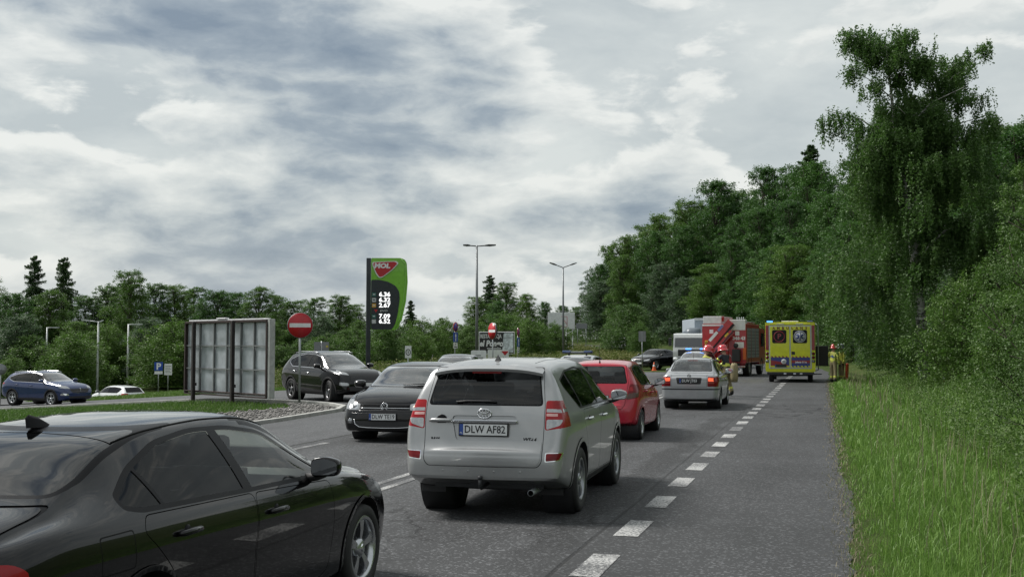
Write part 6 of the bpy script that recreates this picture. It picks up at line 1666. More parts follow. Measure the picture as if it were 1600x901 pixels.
def arrow_sign(px, d, ytop, label, rot):
    p = base_at(px, d); e = empty('arrow_sign', p, cam_facing(p) + rot); tag(e, label, 'road sign')
    k = d / FPX; z1 = ZAT(ytop, d) - p.z
    pole(e, z1, .03)
    bm = bmesh.new(); disc(bm, .30, .03, .05, (0, 0, z1 - .30)); f_ = bm_obj('no_stopping_disc', bm, SIGN_RED, e)
    bm = bmesh.new(); disc(bm, .245, .0505, .053, (0, 0, z1 - .30)); bm_obj('blue_field', bm, SIGN_BLUE, f_)
    for s_ in (-1, 1):
        bm = bmesh.new(); tube(bm, [(.054, -.2 * s_, z1 - .50), (.054, .2 * s_, z1 - .10)], .018, 4); bm_obj('red_stripe', bm, SIGN_RED, f_)
    bm = bmesh.new(); box(bm, .03, .05, -.3, .3, z1 - 1.22, z1 - .63, .01); g_ = bm_obj('arrow_board', bm, SIGN_BLUE, e)
    bm = bmesh.new(); prism(bm, [(-.05, z1 - 1.17), (.05, z1 - 1.17), (.05, z1 - .86), (.12, z1 - .86), (0, z1 - .68), (-.12, z1 - .86), (-.05, z1 - .86)], 'yz', .0505, .054); bm_obj('white_arrow', bm, SIGN_WHITE, g_)
    bm = bmesh.new(); box(bm, .03, .045, -.27, .27, z1 - 1.62, z1 - 1.26, .01); g_ = bm_obj('supplementary_plate', bm, SIGN_WHITE, e)
    bm = bmesh.new(); disc(bm, .05, .0455, .049, (0, 0, z1 - 1.36), 12); box(bm, .0455, .049, -.17, .17, z1 - 1.54, z1 - 1.49); bm_obj('plate_print', bm, SIGN_BLACK, g_)
arrow_sign(711, 70, 503, 'blue arrow sign seen obliquely left of the double street lamp', rad(62))
arrow_sign(809, 74, 512, 'blue arrow sign seen edge-on right of the restaurant board', rad(76))

p = base_at(249, 80); e = empty('parking_sign', p, cam_facing(p)); tag(e, 'blue parking sign with white plate on a thin post', 'road sign')
z1 = ZAT(565, 80) - p.z; pole(e, z1, .03)
bm = bmesh.new(); box(bm, .03, .05, -.29, .29, z1 - .62, z1, .02); f_ = bm_obj('blue_panel', bm, SIGN_BLUE, e); text('P', .62, SIGN_WHITE, f_, (.052, .0, z1 - .33), (math.pi / 2, 0, math.pi / 2), bold=.02)
bm = bmesh.new(); box(bm, .03, .045, -.27, .27, z1 - .86, z1 - .65, .01); f_ = bm_obj('white_plate', bm, SIGN_WHITE, e)
p = base_at(264, 80); e = empty('notice_board', p, cam_facing(p)); tag(e, 'small white notice board on a post right of the parking sign', 'notice board')
z1 = ZAT(568, 80) - p.z; pole(e, z1, .03); bm = bmesh.new(); box(bm, .03, .05, -.26, .26, z1 - .78, z1, .01); f_ = bm_obj('board', bm, SIGN_WHITE, e)
for i in range(5):
    bm = bmesh.new(); box(bm, .0505, .053, -.2, .2 - .08 * (i % 2), z1 - .18 - .11 * i, z1 - .14 - .11 * i); bm_obj('print_line', bm, SIGN_BACK, f_)
p = base_at(3, 62); e = empty('round_sign', p, cam_facing(p)); tag(e, 'grey back of a round sign at the left picture edge', 'road sign')
z1 = ZAT(568, 62) - p.z; pole(e, z1, .03); bm = bmesh.new(); disc(bm, .3, .03, .05, (0, 0, z1 - .3)); bm_obj('sign_back', bm, SIGN_BACK, e)
bm = bmesh.new(); box(bm, .0505, .07, -.2, .2, z1 - .33, z1 - .28); bm_obj('clamp', bm, steel, e)
p = base_at(503, 47); e = empty('sign_backs', p, cam_facing(p) + rad(8)); tag(e, 'grey backs of two signs on a post above the black crossover', 'road sign')
z1 = ZAT(533, 47) - p.z; pole(e, z1, .035)
for y0, y1 in ((-.32, -.03), (.0, .30)):
    bm = bmesh.new(); box(bm, .03, .05, y0, y1, z1 - .40, z1 - .02, .02); bm_obj('sign_back', bm, SIGN_BACK, e)
bm = bmesh.new(); box(bm, .0505, .055, .17, .26, z1 - .25, z1 - .17); bm_obj('sticker', bm, M('sticker_yellow', (.5, .42, .05), .5), e)
p = base_at(638, 60); e = empty('white_sign', p, cam_facing(p)); tag(e, 'white rectangular sign with a dark ring left of the black hatchback', 'road sign')
z1 = ZAT(540, 60) - p.z; pole(e, z1, .03); bm = bmesh.new(); box(bm, .03, .045, -.17, .17, z1 - .65, z1, .01); f_ = bm_obj('sign_face', bm, SIGN_WHITE, e)
bm = bmesh.new(); badge_ring(bm, (.048, 0, z1 - .33), .115, .02, sz=1.3, n=20); bm_obj('ring', bm, SIGN_BLACK, f_); bm = bmesh.new(); tube(bm, [(.048, 0, z1 - .40), (.048, 0, z1 - .26)], .018, 6); bm_obj('pictogram', bm, SIGN_BLACK, f_)
p = base_at(1003, 78); e = empty('sign_backs', p, cam_facing(p)); tag(e, 'grey back of a square road sign left of the black saloon in the curve', 'road sign')
z1 = ZAT(517, 78) - p.z; pole(e, z1, .03); bm = bmesh.new(); box(bm, .03, .05, -.24, .26, z1 - .72, z1, .02); bm_obj('sign_back', bm, SIGN_BACK, e)
bm = bmesh.new(); box(bm, .052, .06, -.02, .02, z1 - .68, z1 - .03); bm_obj('stiffener', bm, steel, e)
p = base_at(909, 150); e = empty('direction_board', p, cam_facing(p)); tag(e, 'grey back of a direction board on two posts by the far road', 'road sign')
z1 = ZAT(505, 150) - p.z
for y in (-.55, .55):
    bm = bmesh.new(); tube(bm, [(0, y, -.3), (0, y, z1)], .04, 8); bm_obj('post', bm, steel, e)
bm = bmesh.new(); box(bm, .05, .08, -.72, .72, z1 - .72, z1, .02); bm_obj('sign_back', bm, SIGN_BACK, e)
p = base_at(1473, 46); p.z = tz(p.x, p.y); e = empty('marker_post', p, cam_facing(p)); tag(e, 'small white marker post in the weeds below the birch', 'marker post')
bm = bmesh.new(); prism(bm, [(-.05, -.1), (.05, -.1), (.05, .62), (-.05, .68)], 'yz', -.03, .03); bm_obj('post', bm, SIGN_WHITE, e); bm = bmesh.new(); box(bm, .0305, .034, -.03, .03, .45, .57); bm_obj('reflector', bm, red_lens, e)

# street lamps
LAMPM = M('lamp_grey', (.16, .17, .175), .45, .5); LAMPW = M('lamp_pale', (.52, .54, .54), .45, .2); LAMPD = M('lamp_dark', (.04, .042, .045), .45, .3)
def lamp(px, d, ytop, label, arms, rot, group=None, pale=False):
    """arms: list of (length, rise) along local +-y"""
    p = base_at(px, d); e = empty('street_lamp', p, cam_facing(p) + rot); tag(e, label, 'street lamp', group)
    z1 = ZAT(ytop, d) - p.z; LM, LD = (LAMPW, LAMPW) if group else (LAMPM, LAMPD)
    bm = bmesh.new(); tube(bm, [(0, 0, -.3), (0, 0, z1 * .5), (0, 0, z1)], [.10, .085, .055], 12); bm_obj('mast', bm, LM, e)
    for (ln, rise, hl) in arms:
        s_ = 1 if ln > 0 else -1
        bm = bmesh.new(); tube(bm, [(0, 0, z1 - .05), (0, ln, z1 - .05 + rise)], .035, 8); bm_obj('arm', bm, LD, e)
        bm = bmesh.new(); sl = rise / abs(ln)
        q = [(ln - s_ * .05, -.03), (ln + s_ * hl * .35, -.06), (ln + s_ * hl, -.035), (ln + s_ * hl, .02), (ln + s_ * hl * .3, .06), (ln - s_ * .05, .035)]
        prism(bm, [(a, z1 - .05 + rise + (abs(a) - abs(ln)) * sl + b) for a, b in q], 'yz', -.13, .13); hd = bm_obj('lamp_head', bm, LD, e)
        bm = bmesh.new(); a0, a1 = ln + s_ * hl * .35, ln + s_ * hl * .95
        prism(bm, [(a0, z1 - .05 + rise + (abs(a0) - abs(ln)) * sl - .075), (a1, z1 - .05 + rise + (abs(a1) - abs(ln)) * sl - .055), (a1, z1 - .05 + rise + (abs(a1) - abs(ln)) * sl - .03), (a0, z1 - .05 + rise + (abs(a0) - abs(ln)) * sl - .03)], 'yz', -.10, .10); bm_obj('lens', bm, clear_lens, hd)
    bm = bmesh.new(); box(bm, .08, .12, -.05, .05, .7, 1.15, .01); bm_obj('access_door', bm, steel, e)
lamp(745, 70, 383, 'tall double-armed street lamp nearest the restaurant board', [(.55, .04, .62), (-.45, .04, .40)], rad(0))
lamp(880, 96, 417, 'double-armed street lamp beside the weedy meadow, arms raised in a V', [(.6, .22, .55), (-.6, .22, .55)], rad(10))
lamp(74, 100, 511, 'single-armed street lamp above the blue crossover roof', [(-.5, .02, .5)], rad(180), 'single-armed lamps on the left')
lamp(154, 88, 502, 'single-armed street lamp above the white estate, arm pointing left', [(-.65, .10, .55), (.12, .05, .25)], rad(0), 'single-armed lamps on the left')
lamp(201, 92, 506, 'single-armed street lamp nearest the parking sign, arm pointing right', [(-.5, .02, .6)], rad(180), 'single-armed lamps on the left')

# billboard seen from behind
RUST = M('rusty_frame', (.035, .022, .02), .7, .2, var=.4, nscale=10, bump=.3); BBP = M('billboard_sheet', (.36, .39, .42), .45, .1, var=.25, nscale=2.2)
b0 = AT(420, 36.0); b1 = AT(293, 39.6); bd = (b1 - b0); BL = bd.length
bz = tz(b0.x, b0.y); e = empty('billboard', (b0.x, b0.y, 0), math.atan2(bd.y, bd.x)); tag(e, 'large billboard seen from its back, grey sheets in a rusty frame', 'billboard')
zt_, zb_ = ZAT(499, 36), ZAT(622, 36)
H_ = zt_ - zb_
cols = [0, .55, 1.35, 2.15, 2.95, 3.75, BL]; cols = [BL * k for k in (0, .155, .31, .48, .64, .82, 1.0)]
for i in range(6):
    for j in range(3):
        bm = bmesh.new(); x0, x1 = cols[i] + .025, cols[i + 1] - .025; z0, z1 = zb_ + .12 + (H_ - .18) * j / 3 + .02, zb_ + .12 + (H_ - .18) * (j + 1) / 3 - .02
        # sheet slightly bowed
        n_ = 6; rows = []
        bow = random.uniform(-.015, .03)
        for a in range(n_ + 1):
            for b in range(n_ + 1):
                u, v = a / n_, b / n_; rows.append(bm.verts.new((x0 + (x1 - x0) * u, -.02 + bow * math.sin(math.pi * u) * math.sin(math.pi * v) + random.uniform(-.003, .003), z0 + (z1 - z0) * v)))
        for a in range(n_):
            for b in range(n_): bm.faces.new((rows[a * (n_ + 1) + b], rows[(a + 1) * (n_ + 1) + b], rows[(a + 1) * (n_ + 1) + b + 1], rows[a * (n_ + 1) + b + 1]))
        bm_obj('sheet', bm, BBP, e, smooth=True)
for x in cols[1:-1]:
    bm = bmesh.new(); box(bm, x - .022, x + .022, .0, .05, zb_ + .08, zt_ - .04); bm_obj('upright', bm, SIGN_BACK, e)
for j in (1, 2):
    z = zb_ + .12 + (H_ - .18) * j / 3; bm = bmesh.new(); box(bm, 0.03, BL - .03, .002, .045, z - .02, z + .02); bm_obj('rail', bm, SIGN_BACK, e)
for z0, z1, nm in ((zb_, zb_ + .04, 'lower_beam'), (zb_ + .10, zb_ + .14, 'lower_beam'), (zt_ - .07, zt_, 'upper_beam')):
    bm = bmesh.new(); box(bm, 0, BL, -.04, .10, z0, z1, .006); bm_obj(nm, bm, RUST, e)
for x in (0, BL):
    bm = bmesh.new(); box(bm, x - .035, x + .035, -.05, .09, zb_ + .041, zt_ - .071); bm_obj('end_frame', bm, RUST, e)
bm = bmesh.new(); box(bm, -.16, -.04, -.14, .06, zb_ - .0, zt_ + .02, .01); bm_obj('edge_board', bm, M('edge_board', (.36, .37, .36), .6, var=.2), e)
bm = bmesh.new(); box(bm, .1, BL - .05, -.14, -.03, zt_ + .004, zt_ + .05, .01); bm_obj('top_cap', bm, SIGN_WHITE, e)
bm = bmesh.new(); box(bm, BL * .50, BL * .62, -.12, .02, zt_ + .052, zt_ + .10, .02); bm_obj('floodlight', bm, SIGN_WHITE, e)
bm = bmesh.new(); box(bm, .05, BL - .05, -.13, -.055, zb_ + .05, zt_ - .02); bm_obj('poster_face', bm, SIGN_WHITE, e)
for k in (.36, .85):
    x = BL * k; q = e.matrix_basis @ Vector((x, .2, 0)); zz_ = tz(q.x, q.y)
    bm = bmesh.new(); box(bm, x - .055, x + .055, .12, .24, zz_ - .3, zt_ - .02, .01); box(bm, x - .03, x + .03, .06, .12, zb_ + .3, zb_ + .4); bm_obj('post', bm, M('post_dark', (.022, .017, .017), .6, var=.3), e)

# fuel price pylon
PYL_G = M('pylon_green', (.17, .44, .03), .3, coat=.4); PYL_D = M('pylon_navy', (.012, .017, .026), .3, coat=.3); LED = M('led_white', (.8, .8, .8), .4, emit=(1, 1, 1), estr=.75)
d_ = 60; p = base_at(576, d_); e = empty('price_pylon', p, cam_facing(p) + rad(2)); tag(e, 'green fuel price pylon with red logo and white digits on a dark mast', 'price sign')
k = d_ / FPX
def PY(px, py): return ((px - 576) * k, ZAT(py, d_) - p.z)   # local y, z
bm = bmesh.new(); y0, z1 = PY(572, 403); y1, _ = PY(579, 403); box(bm, -.16, .16, y0, y1, -.4, z1, .02); bm_obj('mast', bm, PYL_D, e)
outer = [PY(579.3, 403), PY(625, 402.5), PY(632, 405), PY(635, 411), PY(636.5, 440), PY(634, 470), PY(628, 498), PY(621, 513), PY(617, 515), PY(579.3, 515)]
outer = rp(outer, .06, 3)
bm = bmesh.new(); prism(bm, outer, 'yz', -.14, .14); bm_obj('green_panel', bm, PYL_G, e)
bm = bmesh.new(); q = [PY(a, b) for a, b in ((626, 404), (632, 412), (633, 440), (630, 470), (624, 498), (617, 513))]; tube(bm, [(.15, a, b) for a, b in q], .03, 6); bm_obj('edge_bead', bm, M('pylon_green_light', (.2, .48, .06), .3, coat=.5), e)
dk = [PY(579.5, 437), PY(592, 437), PY(606, 440), PY(617, 446), PY(623, 455), PY(624, 466), PY(621, 490), PY(617, 506), PY(612, 514.5), PY(579.5, 514.5)]
bm = bmesh.new(); prism(bm, rp(dk, .1, 3), 'yz', .14, .165); f_ = bm_obj('dark_panel', bm, PYL_D, e)
def tri(sc_, dx_=0, dy_=0):
    pts = [(582, 410), (617, 408), (621, 411), (612, 421), (597, 432.5), (592, 433.5), (587, 427), (582, 414)]
    cx_, cy_ = 598, 418
    return rp([PY(cx_ + (a - cx_) * sc_ + dx_, cy_ + (b - cy_) * sc_ + dy_) for a, b in pts], .12, 4)
bm = bmesh.new(); prism(bm, tri(1.06), 'yz', .145, .21); lg = bm_obj('logo_border', bm, SIGN_WHITE, e)
bm = bmesh.new(); prism(bm, tri(.95), 'yz', .2105, .225); bm_obj('logo_field', bm, SIGN_RED, lg)
y_, z_ = PY(596, 415.5); text('MOL', .34, SIGN_WHITE, lg, (.228, y_, z_), (math.pi / 2, 0, math.pi / 2), shear=.12, bold=.02, sx=1.15)
for row, (py, s_, cc) in enumerate([(460, '6.36', (.03, .12, .10)), (468.5, '6.32', (.45, .47, .48)), (477, '2.67', (.5, .30, .06)), (494, '7.09', (.03, .12, .10)), (502, '6.52', (.45, .47, .48))]):
    y_, z_ = PY(600.5, py); text(s_, .315, LED, f_, (.167, y_, z_), (math.pi / 2, 0, math.pi / 2), bold=.010, sx=1.1, name='price_digits')
    y_, z_ = PY(584, py); bm = bmesh.new(); box(bm, .1655, .175, y_ - .11, y_ + .11, z_ - .11, z_ + .11, .02); bm_obj('fuel_tile', bm, M('fuel_tile_%d' % row, cc, .4), f_)
    bm = bmesh.new(); box(bm, .1755, .178, y_ - .06, y_ + .06, z_ - .02, z_ + .02); bm_obj('tile_print', bm, SIGN_WHITE if row != 1 else SIGN_BLACK, f_)
y_, z_ = PY(599, 485.5); text('EVO', .15, SIGN_WHITE, f_, (.167, y_, z_), (math.pi / 2, 0, math.pi / 2), shear=.2, sx=1.4)
y_, z_ = PY(587, 485.5); bm = bmesh.new(); prism(bm, [(y_ - .1, z_ + .07), (y_ + .1, z_ + .07), (y_, z_ - .09)], 'yz', .1655, .175); bm_obj('small_logo', bm, SIGN_RED, f_)

# restaurant board, small station boards, hoarding
BB = M('board_black', (.01, .01, .012), .4)
d_ = 88; p = base_at(776, d_); e = empty('restaurant_board', p, cam_facing(p) - rad(12)); tag(e, 'black and white restaurant board half hidden by bushes behind the lamp mast', 'advertising board')
k = d_ / FPX; zt_ = ZAT(518, d_) - p.z; zb_ = ZAT(553, d_) - p.z; w_ = 57 * k
bm = bmesh.new(); box(bm, -.06, .0, -w_ / 2, w_ / 2, zb_, zt_, .02); bm_obj('panel_frame', bm, SIGN_WHITE, e)
bm = bmesh.new(); box(bm, .001, .02, -w_ / 2 + .06, w_ / 2 - .06, zb_ + .06, zt_ - .06); f_ = bm_obj('panel', bm, BB, e)
text('RESTAURACJA', .42, SIGN_WHITE, f_, (.022, -.45, zt_ - .36), (math.pi / 2, 0, math.pi / 2), bold=.010, sx=.62)
text('el Pongo', .62, SIGN_WHITE, f_, (.022, -.42, zt_ - .92), (math.pi / 2, 0, math.pi / 2), bold=.025, shear=.15, sx=.85)
for i_ in range(2):
    bm = bmesh.new(); box(bm, .0205, .023, -.75 + .1 * i_, .35, zt_ - 1.32 - .14 * i_, zt_ - 1.26 - .14 * i_); bm_obj('small_print', bm, SIGN_WHITE, f_)
bm = bmesh.new(); prism(bm, rp([(w_ / 2 - .95, zb_ + .25), (w_ / 2 - .1, zb_ + .12), (w_ / 2 - .1, zt_ - .1), (w_ / 2 - .85, zt_ - .1)], .1), 'yz', .021, .024); bm_obj('photo_panel', bm, M('photo_panel', (.5, .55, .58), .5, var=.6, nscale=3), f_)
for y in (-w_ * .4, w_ * .4):
    bm = bmesh.new(); tube(bm, [(-.1, y, -.3), (-.1, y, zt_)], .06, 8); bm_obj('post', bm, dark_steel, e)
def low_board(px0, px1, y0, y1, d_, label, logo):
    p = base_at((px0 + px1) / 2, d_); e = empty('station_board', p, cam_facing(p)); tag(e, label, 'notice board')
    k = d_ / FPX; w_ = (px1 - px0) * k; zt_ = ZAT(y0, d_) - p.z; zb_ = ZAT(y1, d_) - p.z
    bm = bmesh.new(); prism(bm, rp([(-w_ / 2, zb_), (w_ / 2, zb_), (w_ / 2, zt_), (-w_ / 2, zt_)], .08), 'yz', -.04, .04); f_ = bm_obj('panel', bm, SIGN_WHITE, e)
    for y in (-w_ * .35, w_ * .35):
        bm = bmesh.new(); tube(bm, [(-.06, y, -.3), (-.06, y, zt_ - .05)], .035, 8); bm_obj('post', bm, steel, e)
    if logo:
        bm = bmesh.new(); y_ = w_ * .32; prism(bm, rp([(y_ - .22, zt_ - .08), (y_ + .22, zt_ - .08), (y_, zt_ - .34)], .05), 'yz', .0405, .05); bm_obj('red_logo', bm, SIGN_RED, f_)
    else:
        for i in range(2):
            bm = bmesh.new(); box(bm, .0405, .044, -w_ * .3, w_ * (.15 + .15 * i), zt_ - .30 - .12 * i, zt_ - .24 - .12 * i); bm_obj('print_line', bm, SIGN_BACK, f_)
low_board(736, 760, 547, 562, 60, 'white board with grey lettering at the lamp foot behind the off-roader roof', False)
low_board(762, 795, 546, 561, 66, 'white board with red triangle logo behind the off-roader roof', True)
d_ = 118; p = base_at(877, d_); e = empty('white_hoarding', p, cam_facing(p)); tag(e, 'white hoarding with pink print on lattice legs beside the lamp', 'advertising board')
k = d_ / FPX; zt_ = ZAT(488, d_) - p.z; zb_ = ZAT(514, d_) - p.z; w_ = 42 * k
bm = bmesh.new(); box(bm, -.1, .1, -w_ / 2, w_ / 2, zb_, zt_, .02); f_ = bm_obj('panel', bm, SIGN_WHITE, e)
bm = bmesh.new(); PK = M('pink_print', (.55, .22, .25), .5)
for a, b in (((.0, .25), (.6, .25)), ((.6, .25), (.6, 1.3)), ((.6, 1.3), (.0, 1.3)), ((.1, .5), (.35, .9)), ((.35, .9), (.55, .5))): tube(bm, [(.11, a[0], zb_ + a[1]), (.11, b[0], zb_ + b[1])], .03, 4)
bm_obj('print', bm, PK, f_)
for y in (w_ * .18, w_ * .42):
    bm = bmesh.new(); tube(bm, [(0, y, -.5), (0, y, zb_)], .05, 6); bm_obj('leg', bm, SIGN_WHITE, e)
for i in range(4):
    z = zb_ * (i + .5) / 4; bm = bmesh.new(); tube(bm, [(0, w_ * .18, z - .2), (0, w_ * .42, z + .2)], .03, 5); bm_obj('brace', bm, SIGN_WHITE, e)

# traffic cone
CONE_O = M('cone_orange', (.6, .10, .02), .5); p = G(1022, 579); p.z = .004; e = empty('traffic_cone', p); tag(e, 'small orange traffic cone on the asphalt below the black saloon', 'traffic cone')
bm = bmesh.new(); lathe(bm, [(.15, .03), (.10, .22), (.085, .30)], 16, axis='z'); lathe(bm, [(.06, .42), (.02, .60), (.001, .60)], 16, axis='z'); bm_obj('cone', bm, CONE_O, e)
bm = bmesh.new(); lathe(bm, [(.085, .30), (.06, .42)], 16, axis='z'); bm_obj('white_band', bm, SIGN_WHITE, e)
bm = bmesh.new(); box(bm, -.19, .19, -.19, .19, 0, .03, .01); bm_obj('foot', bm, CONE_O, e)
# ------------------------------------------------------------------ heavy vehicles
YEL = M('ambulance_yellow', (.62, .64, .010), .3, coat=.3, grime=.12); DRED = M('reflective_red', (.26, .012, .02), .3, coat=.4); NAVY = M('band_navy', (.03, .045, .20), .35)
GREYF = M('door_frame_grey', (.42, .44, .45), .35, .4); FRED = M('fire_red', (.36, .010, .014), .3, coat=.4, grime=.12); SHUT = M('roller_shutter', (.24, .25, .26), .5, .1, var=.1)
ORANGE = M('orange_board', (.62, .12, .015), .45); AMBW = M('ambulance_white', (.62, .64, .64), .4)
def truck_wheel(root, x, y, r, w, side):
    e = make_wheel(root, x, y, r, w, side, r * .58, 'wide', M('steel_rim', (.30, .31, .32), .5, .5), 8); return e
# ambulance: x forward, rear face at x = 0
am = empty('ambulance'); tag(am, 'yellow ambulance seen from behind on the hard shoulder, lettered AMBULANS', 'ambulance')
W2, Z0, Z1 = 1.17, .50, 2.90
bm = bmesh.new(); prism(bm, rp([(-W2, Z0), (W2, Z0), (W2, Z1), (-W2, Z1)], .10, 4), 'yz', 0, 3.9); bm_obj('box_body', bm, YEL, am)
bm = bmesh.new(); prism(bm, rp([(3.9, .45), (5.95, .45), (6.0, .95), (5.85, 1.15), (5.15, 1.35), (4.65, 2.15), (4.4, 2.4), (3.9, 2.45)], .08, 4), 'xz', -1.0, 1.0); bm_obj('cab', bm, YEL, am)
bm = bmesh.new(); prism(bm, [(4.78, 2.02), (5.18, 1.36), (5.2, 1.37), (4.8, 2.05)], 'xz', -.85, .85); bm_obj('windscreen', bm, black_trim, am)
for s_ in (-1, 1):
    bm = bmesh.new(); prism(bm, rp([(4.1, 1.4), (5.0, 1.4), (4.62, 2.05), (4.1, 2.1)], .05), 'xz', s_ * 1.001, s_ * 1.01); bm_obj('cab_window', bm, glass_priv, am)
    # door mirror arm on the cab
    bm = bmesh.new(); tube(bm, [(4.9, s_ * 1.0, 1.5), (5.0, s_ * 1.25, 1.5)], .03, 6); box(bm, 4.94, 5.05, s_ * 1.27 - .1, s_ * 1.27 + .1, 1.35, 1.75, .03); bm_obj('cab_mirror', bm, black_plastic, am)
bm = bmesh.new(); prism(bm, rp([(-1.0, Z0 + .16), (1.0, Z0 + .16), (1.0, Z1 - .16), (-1.0, Z1 - .16)], .03), 'yz', -.02, .001); bm_obj('door_frame', bm, GREYF, am)
for s_ in (-1, 1):
    y0, y1 = (.03, .94) if s_ > 0 else (-.94, -.03)
    bm = bmesh.new(); box(bm, -.045, -.0205, y0, y1, Z0 + .22, Z1 - .22, .008); dr = bm_obj('rear_door', bm, YEL, am)
    bm = bmesh.new(); prism(bm, rp([(y0 + .14, 1.88), (y1 - .10, 1.88), (y1 - .10, 2.52), (y0 + .14, 2.52)], .09), 'yz', -.056, -.0455); bm_obj('door_window', bm, M('door_glass', (.006, .006, .007), .15, spec=.2), dr)
    yc = (y0 + .14 + y1 - .10) / 2
    if s_ > 0:
        bm = bmesh.new(); badge_ring(bm, (-.058, yc, 2.20), .245, .022, n=26); bm_obj('warning_ring', bm, DRED, dr)
        text('P', .36, DRED, dr, (-.059, yc, 2.20), (math.pi / 2, 0, -math.pi / 2), bold=.008)
        bm = bmesh.new(); box(bm, -.059, -.057, yc - .2, yc + .2, 1.905, 1.925); bm_obj('caption', bm, DRED, dr)
    else:
        bm = bmesh.new(); badge_ring(bm, (-.058, yc, 2.20), .27, .02, n=26); bm_obj('emblem_ring', bm, M('emblem_grey', (.42, .44, .5), .4), dr)
        bm = bmesh.new(); disc(bm, .225, -.061, -.058, (0, yc, 2.20)); bm_obj('emblem_disc', bm, SIGN_WHITE, dr)
        bm = bmesh.new()
        for k in range(3):
            a = math.pi / 2 + k * math.pi / 3; tube(bm, [(-.063, yc - .19 * math.cos(a), 2.20 - .19 * math.sin(a)), (-.063, yc + .19 * math.cos(a), 2.20 + .19 * math.sin(a))], .042, 6)
        bm_obj('star_of_life', bm, M('emblem_navy', (.015, .04, .16), .4), dr)
        bm = bmesh.new(); tube(bm, [(-.108, yc, 2.06), (-.108, yc, 2.34)], .012, 5); bm_obj('staff', bm, SIGN_WHITE, dr)
        bm = bmesh.new(); box(bm, -.062, -.046, y1 - .19, y1 - .03, 1.33, 1.48, .01); bm_obj('door_latch', bm, SIGN_BLACK, dr)
    bm = bmesh.new(); box(bm, -.052, -.0455, y0 + .02, y1 - .02, .80, 1.20); bm_obj('reflective_band', bm, NAVY, dr)
    bm = bmesh.new(); box(bm, -.054, -.0525, y0 + .02, y1 - .02, .93, 1.06) if s_ < 0 else prism(bm, [(y0 + .02, .80), (y1 - .02, .80), (y1 - .02, 1.06), (y0 + .35, .98)], 'yz', -.054, -.0525); bm_obj('red_band', bm, DRED, dr)
    for i in range(5):
        yy = y0 + .08 + i * .17; bm = bmesh.new(); prism(bm, [(yy, 1.20), (yy + .08, 1.20), (yy + .12, 1.26), (yy + .04, 1.26)], 'yz', -.052, -.0455); bm_obj('hazard_stripe', bm, DRED, dr)
        if s_ < 0: bm = bmesh.new(); prism(bm, [(yy, .74), (yy + .08, .74), (yy + .12, .80), (yy + .04, .80)], 'yz', -.052, -.0455); bm_obj('hazard_stripe', bm, NAVY, dr)
    # side lamps
    bm = bmesh.new(); box(bm, -.03, .001, s_ * 1.08 - .07, s_ * 1.08 + .065, 1.55, 2.74, .015); bm_obj('reflective_column', bm, DRED, am)
    for z in (1.38, 1.20, 1.02):
        bm = bmesh.new(); disc(bm, .075, -.03, -.001, (0, s_ * 1.08, z), 18); f_ = bm_obj('lamp_bezel', bm, SIGN_BLACK, am)
        bm = bmesh.new(); disc(bm, .055, -.036, -.031, (0, s_ * 1.08, z), 18); bm_obj('round_lamp', bm, dark_red_lens if z > 1.1 else M('grey_lens', (.2, .2, .2), .2), f_)
    bm = bmesh.new(); box(bm, -.01, .22, s_ * .95 - .14, s_ * .95 + .14, Z1 - .02, Z1 + .06, .03); bm_obj('roof_beacon', bm, LB_BLUE if s_ > 0 else M('unlit_blue', (.03, .06, .16), .15, coat=.8), am)
    for x in (.9, 4.9): truck_wheel(am, x, s_ * .92, .34, .24, s_)
for i, (ch, y) in enumerate(zip('AMBULANS', np.linspace(.76, -.76, 8))):
    text(ch, .17, M('lettering_dark_red', (.12, .02, .01), .4), am, (-.048, y, 2.60), (math.pi / 2, 0, -math.pi / 2), bold=.008)
bm = bmesh.new(); disc(bm, .125, -.058, -.0545, (0, .30, 1.0), 20); bm_obj('number_disc', bm, SIGN_WHITE, am); text('K1', .11, ink, am, (-.06, .30, 1.0), (math.pi / 2, 0, -math.pi / 2), bold=.004)
text('Jelenia Góra', .105, SIGN_WHITE, am, (-.056, -.50, .97), (math.pi / 2, 0, -math.pi / 2), bold=.005)
plate(am, (-.056, .45, .80), 0, '', dark=True)
bm = bmesh.new(); box(bm, -.10, .35, -1.1, 1.1, .36, .495, .02); bm_obj('rear_step', bm, black_plastic, am)
bm = bmesh.new(); box(bm, .2, 5.6, -.8, .8, .30, .46); bm_obj('chassis', bm, dark_steel, am)
for y in (-.5, -.2, .25): 
    bm = bmesh.new(); box(bm, -.115, -.101, y - .06, y + .06, .39, .45); bm_obj('step_lamp', bm, SIGN_WHITE, am)
bm = bmesh.new(); box(bm, -.03, .0, -.95, .95, 2.77, 2.84, .01); bm_obj('roof_lip', bm, YEL, am)
for y in (-.45, .45): bm = bmesh.new(); box(bm, -.045, -.031, y - .17, y + .17, 2.785, 2.825, .006); bm_obj('work_lamp', bm, clear_lens, am)
bm = bmesh.new(); box(bm, .3, 1.2, -.4, .4, 2.90, 2.96, .02); bm_obj('roof_hatch', bm, AMBW, am)
bm = bmesh.new(); tube(bm, [(1.6, .4, 2.9), (1.6, .4, 3.5)], .006, 4); bm_obj('aerial', bm, black_plastic, am)
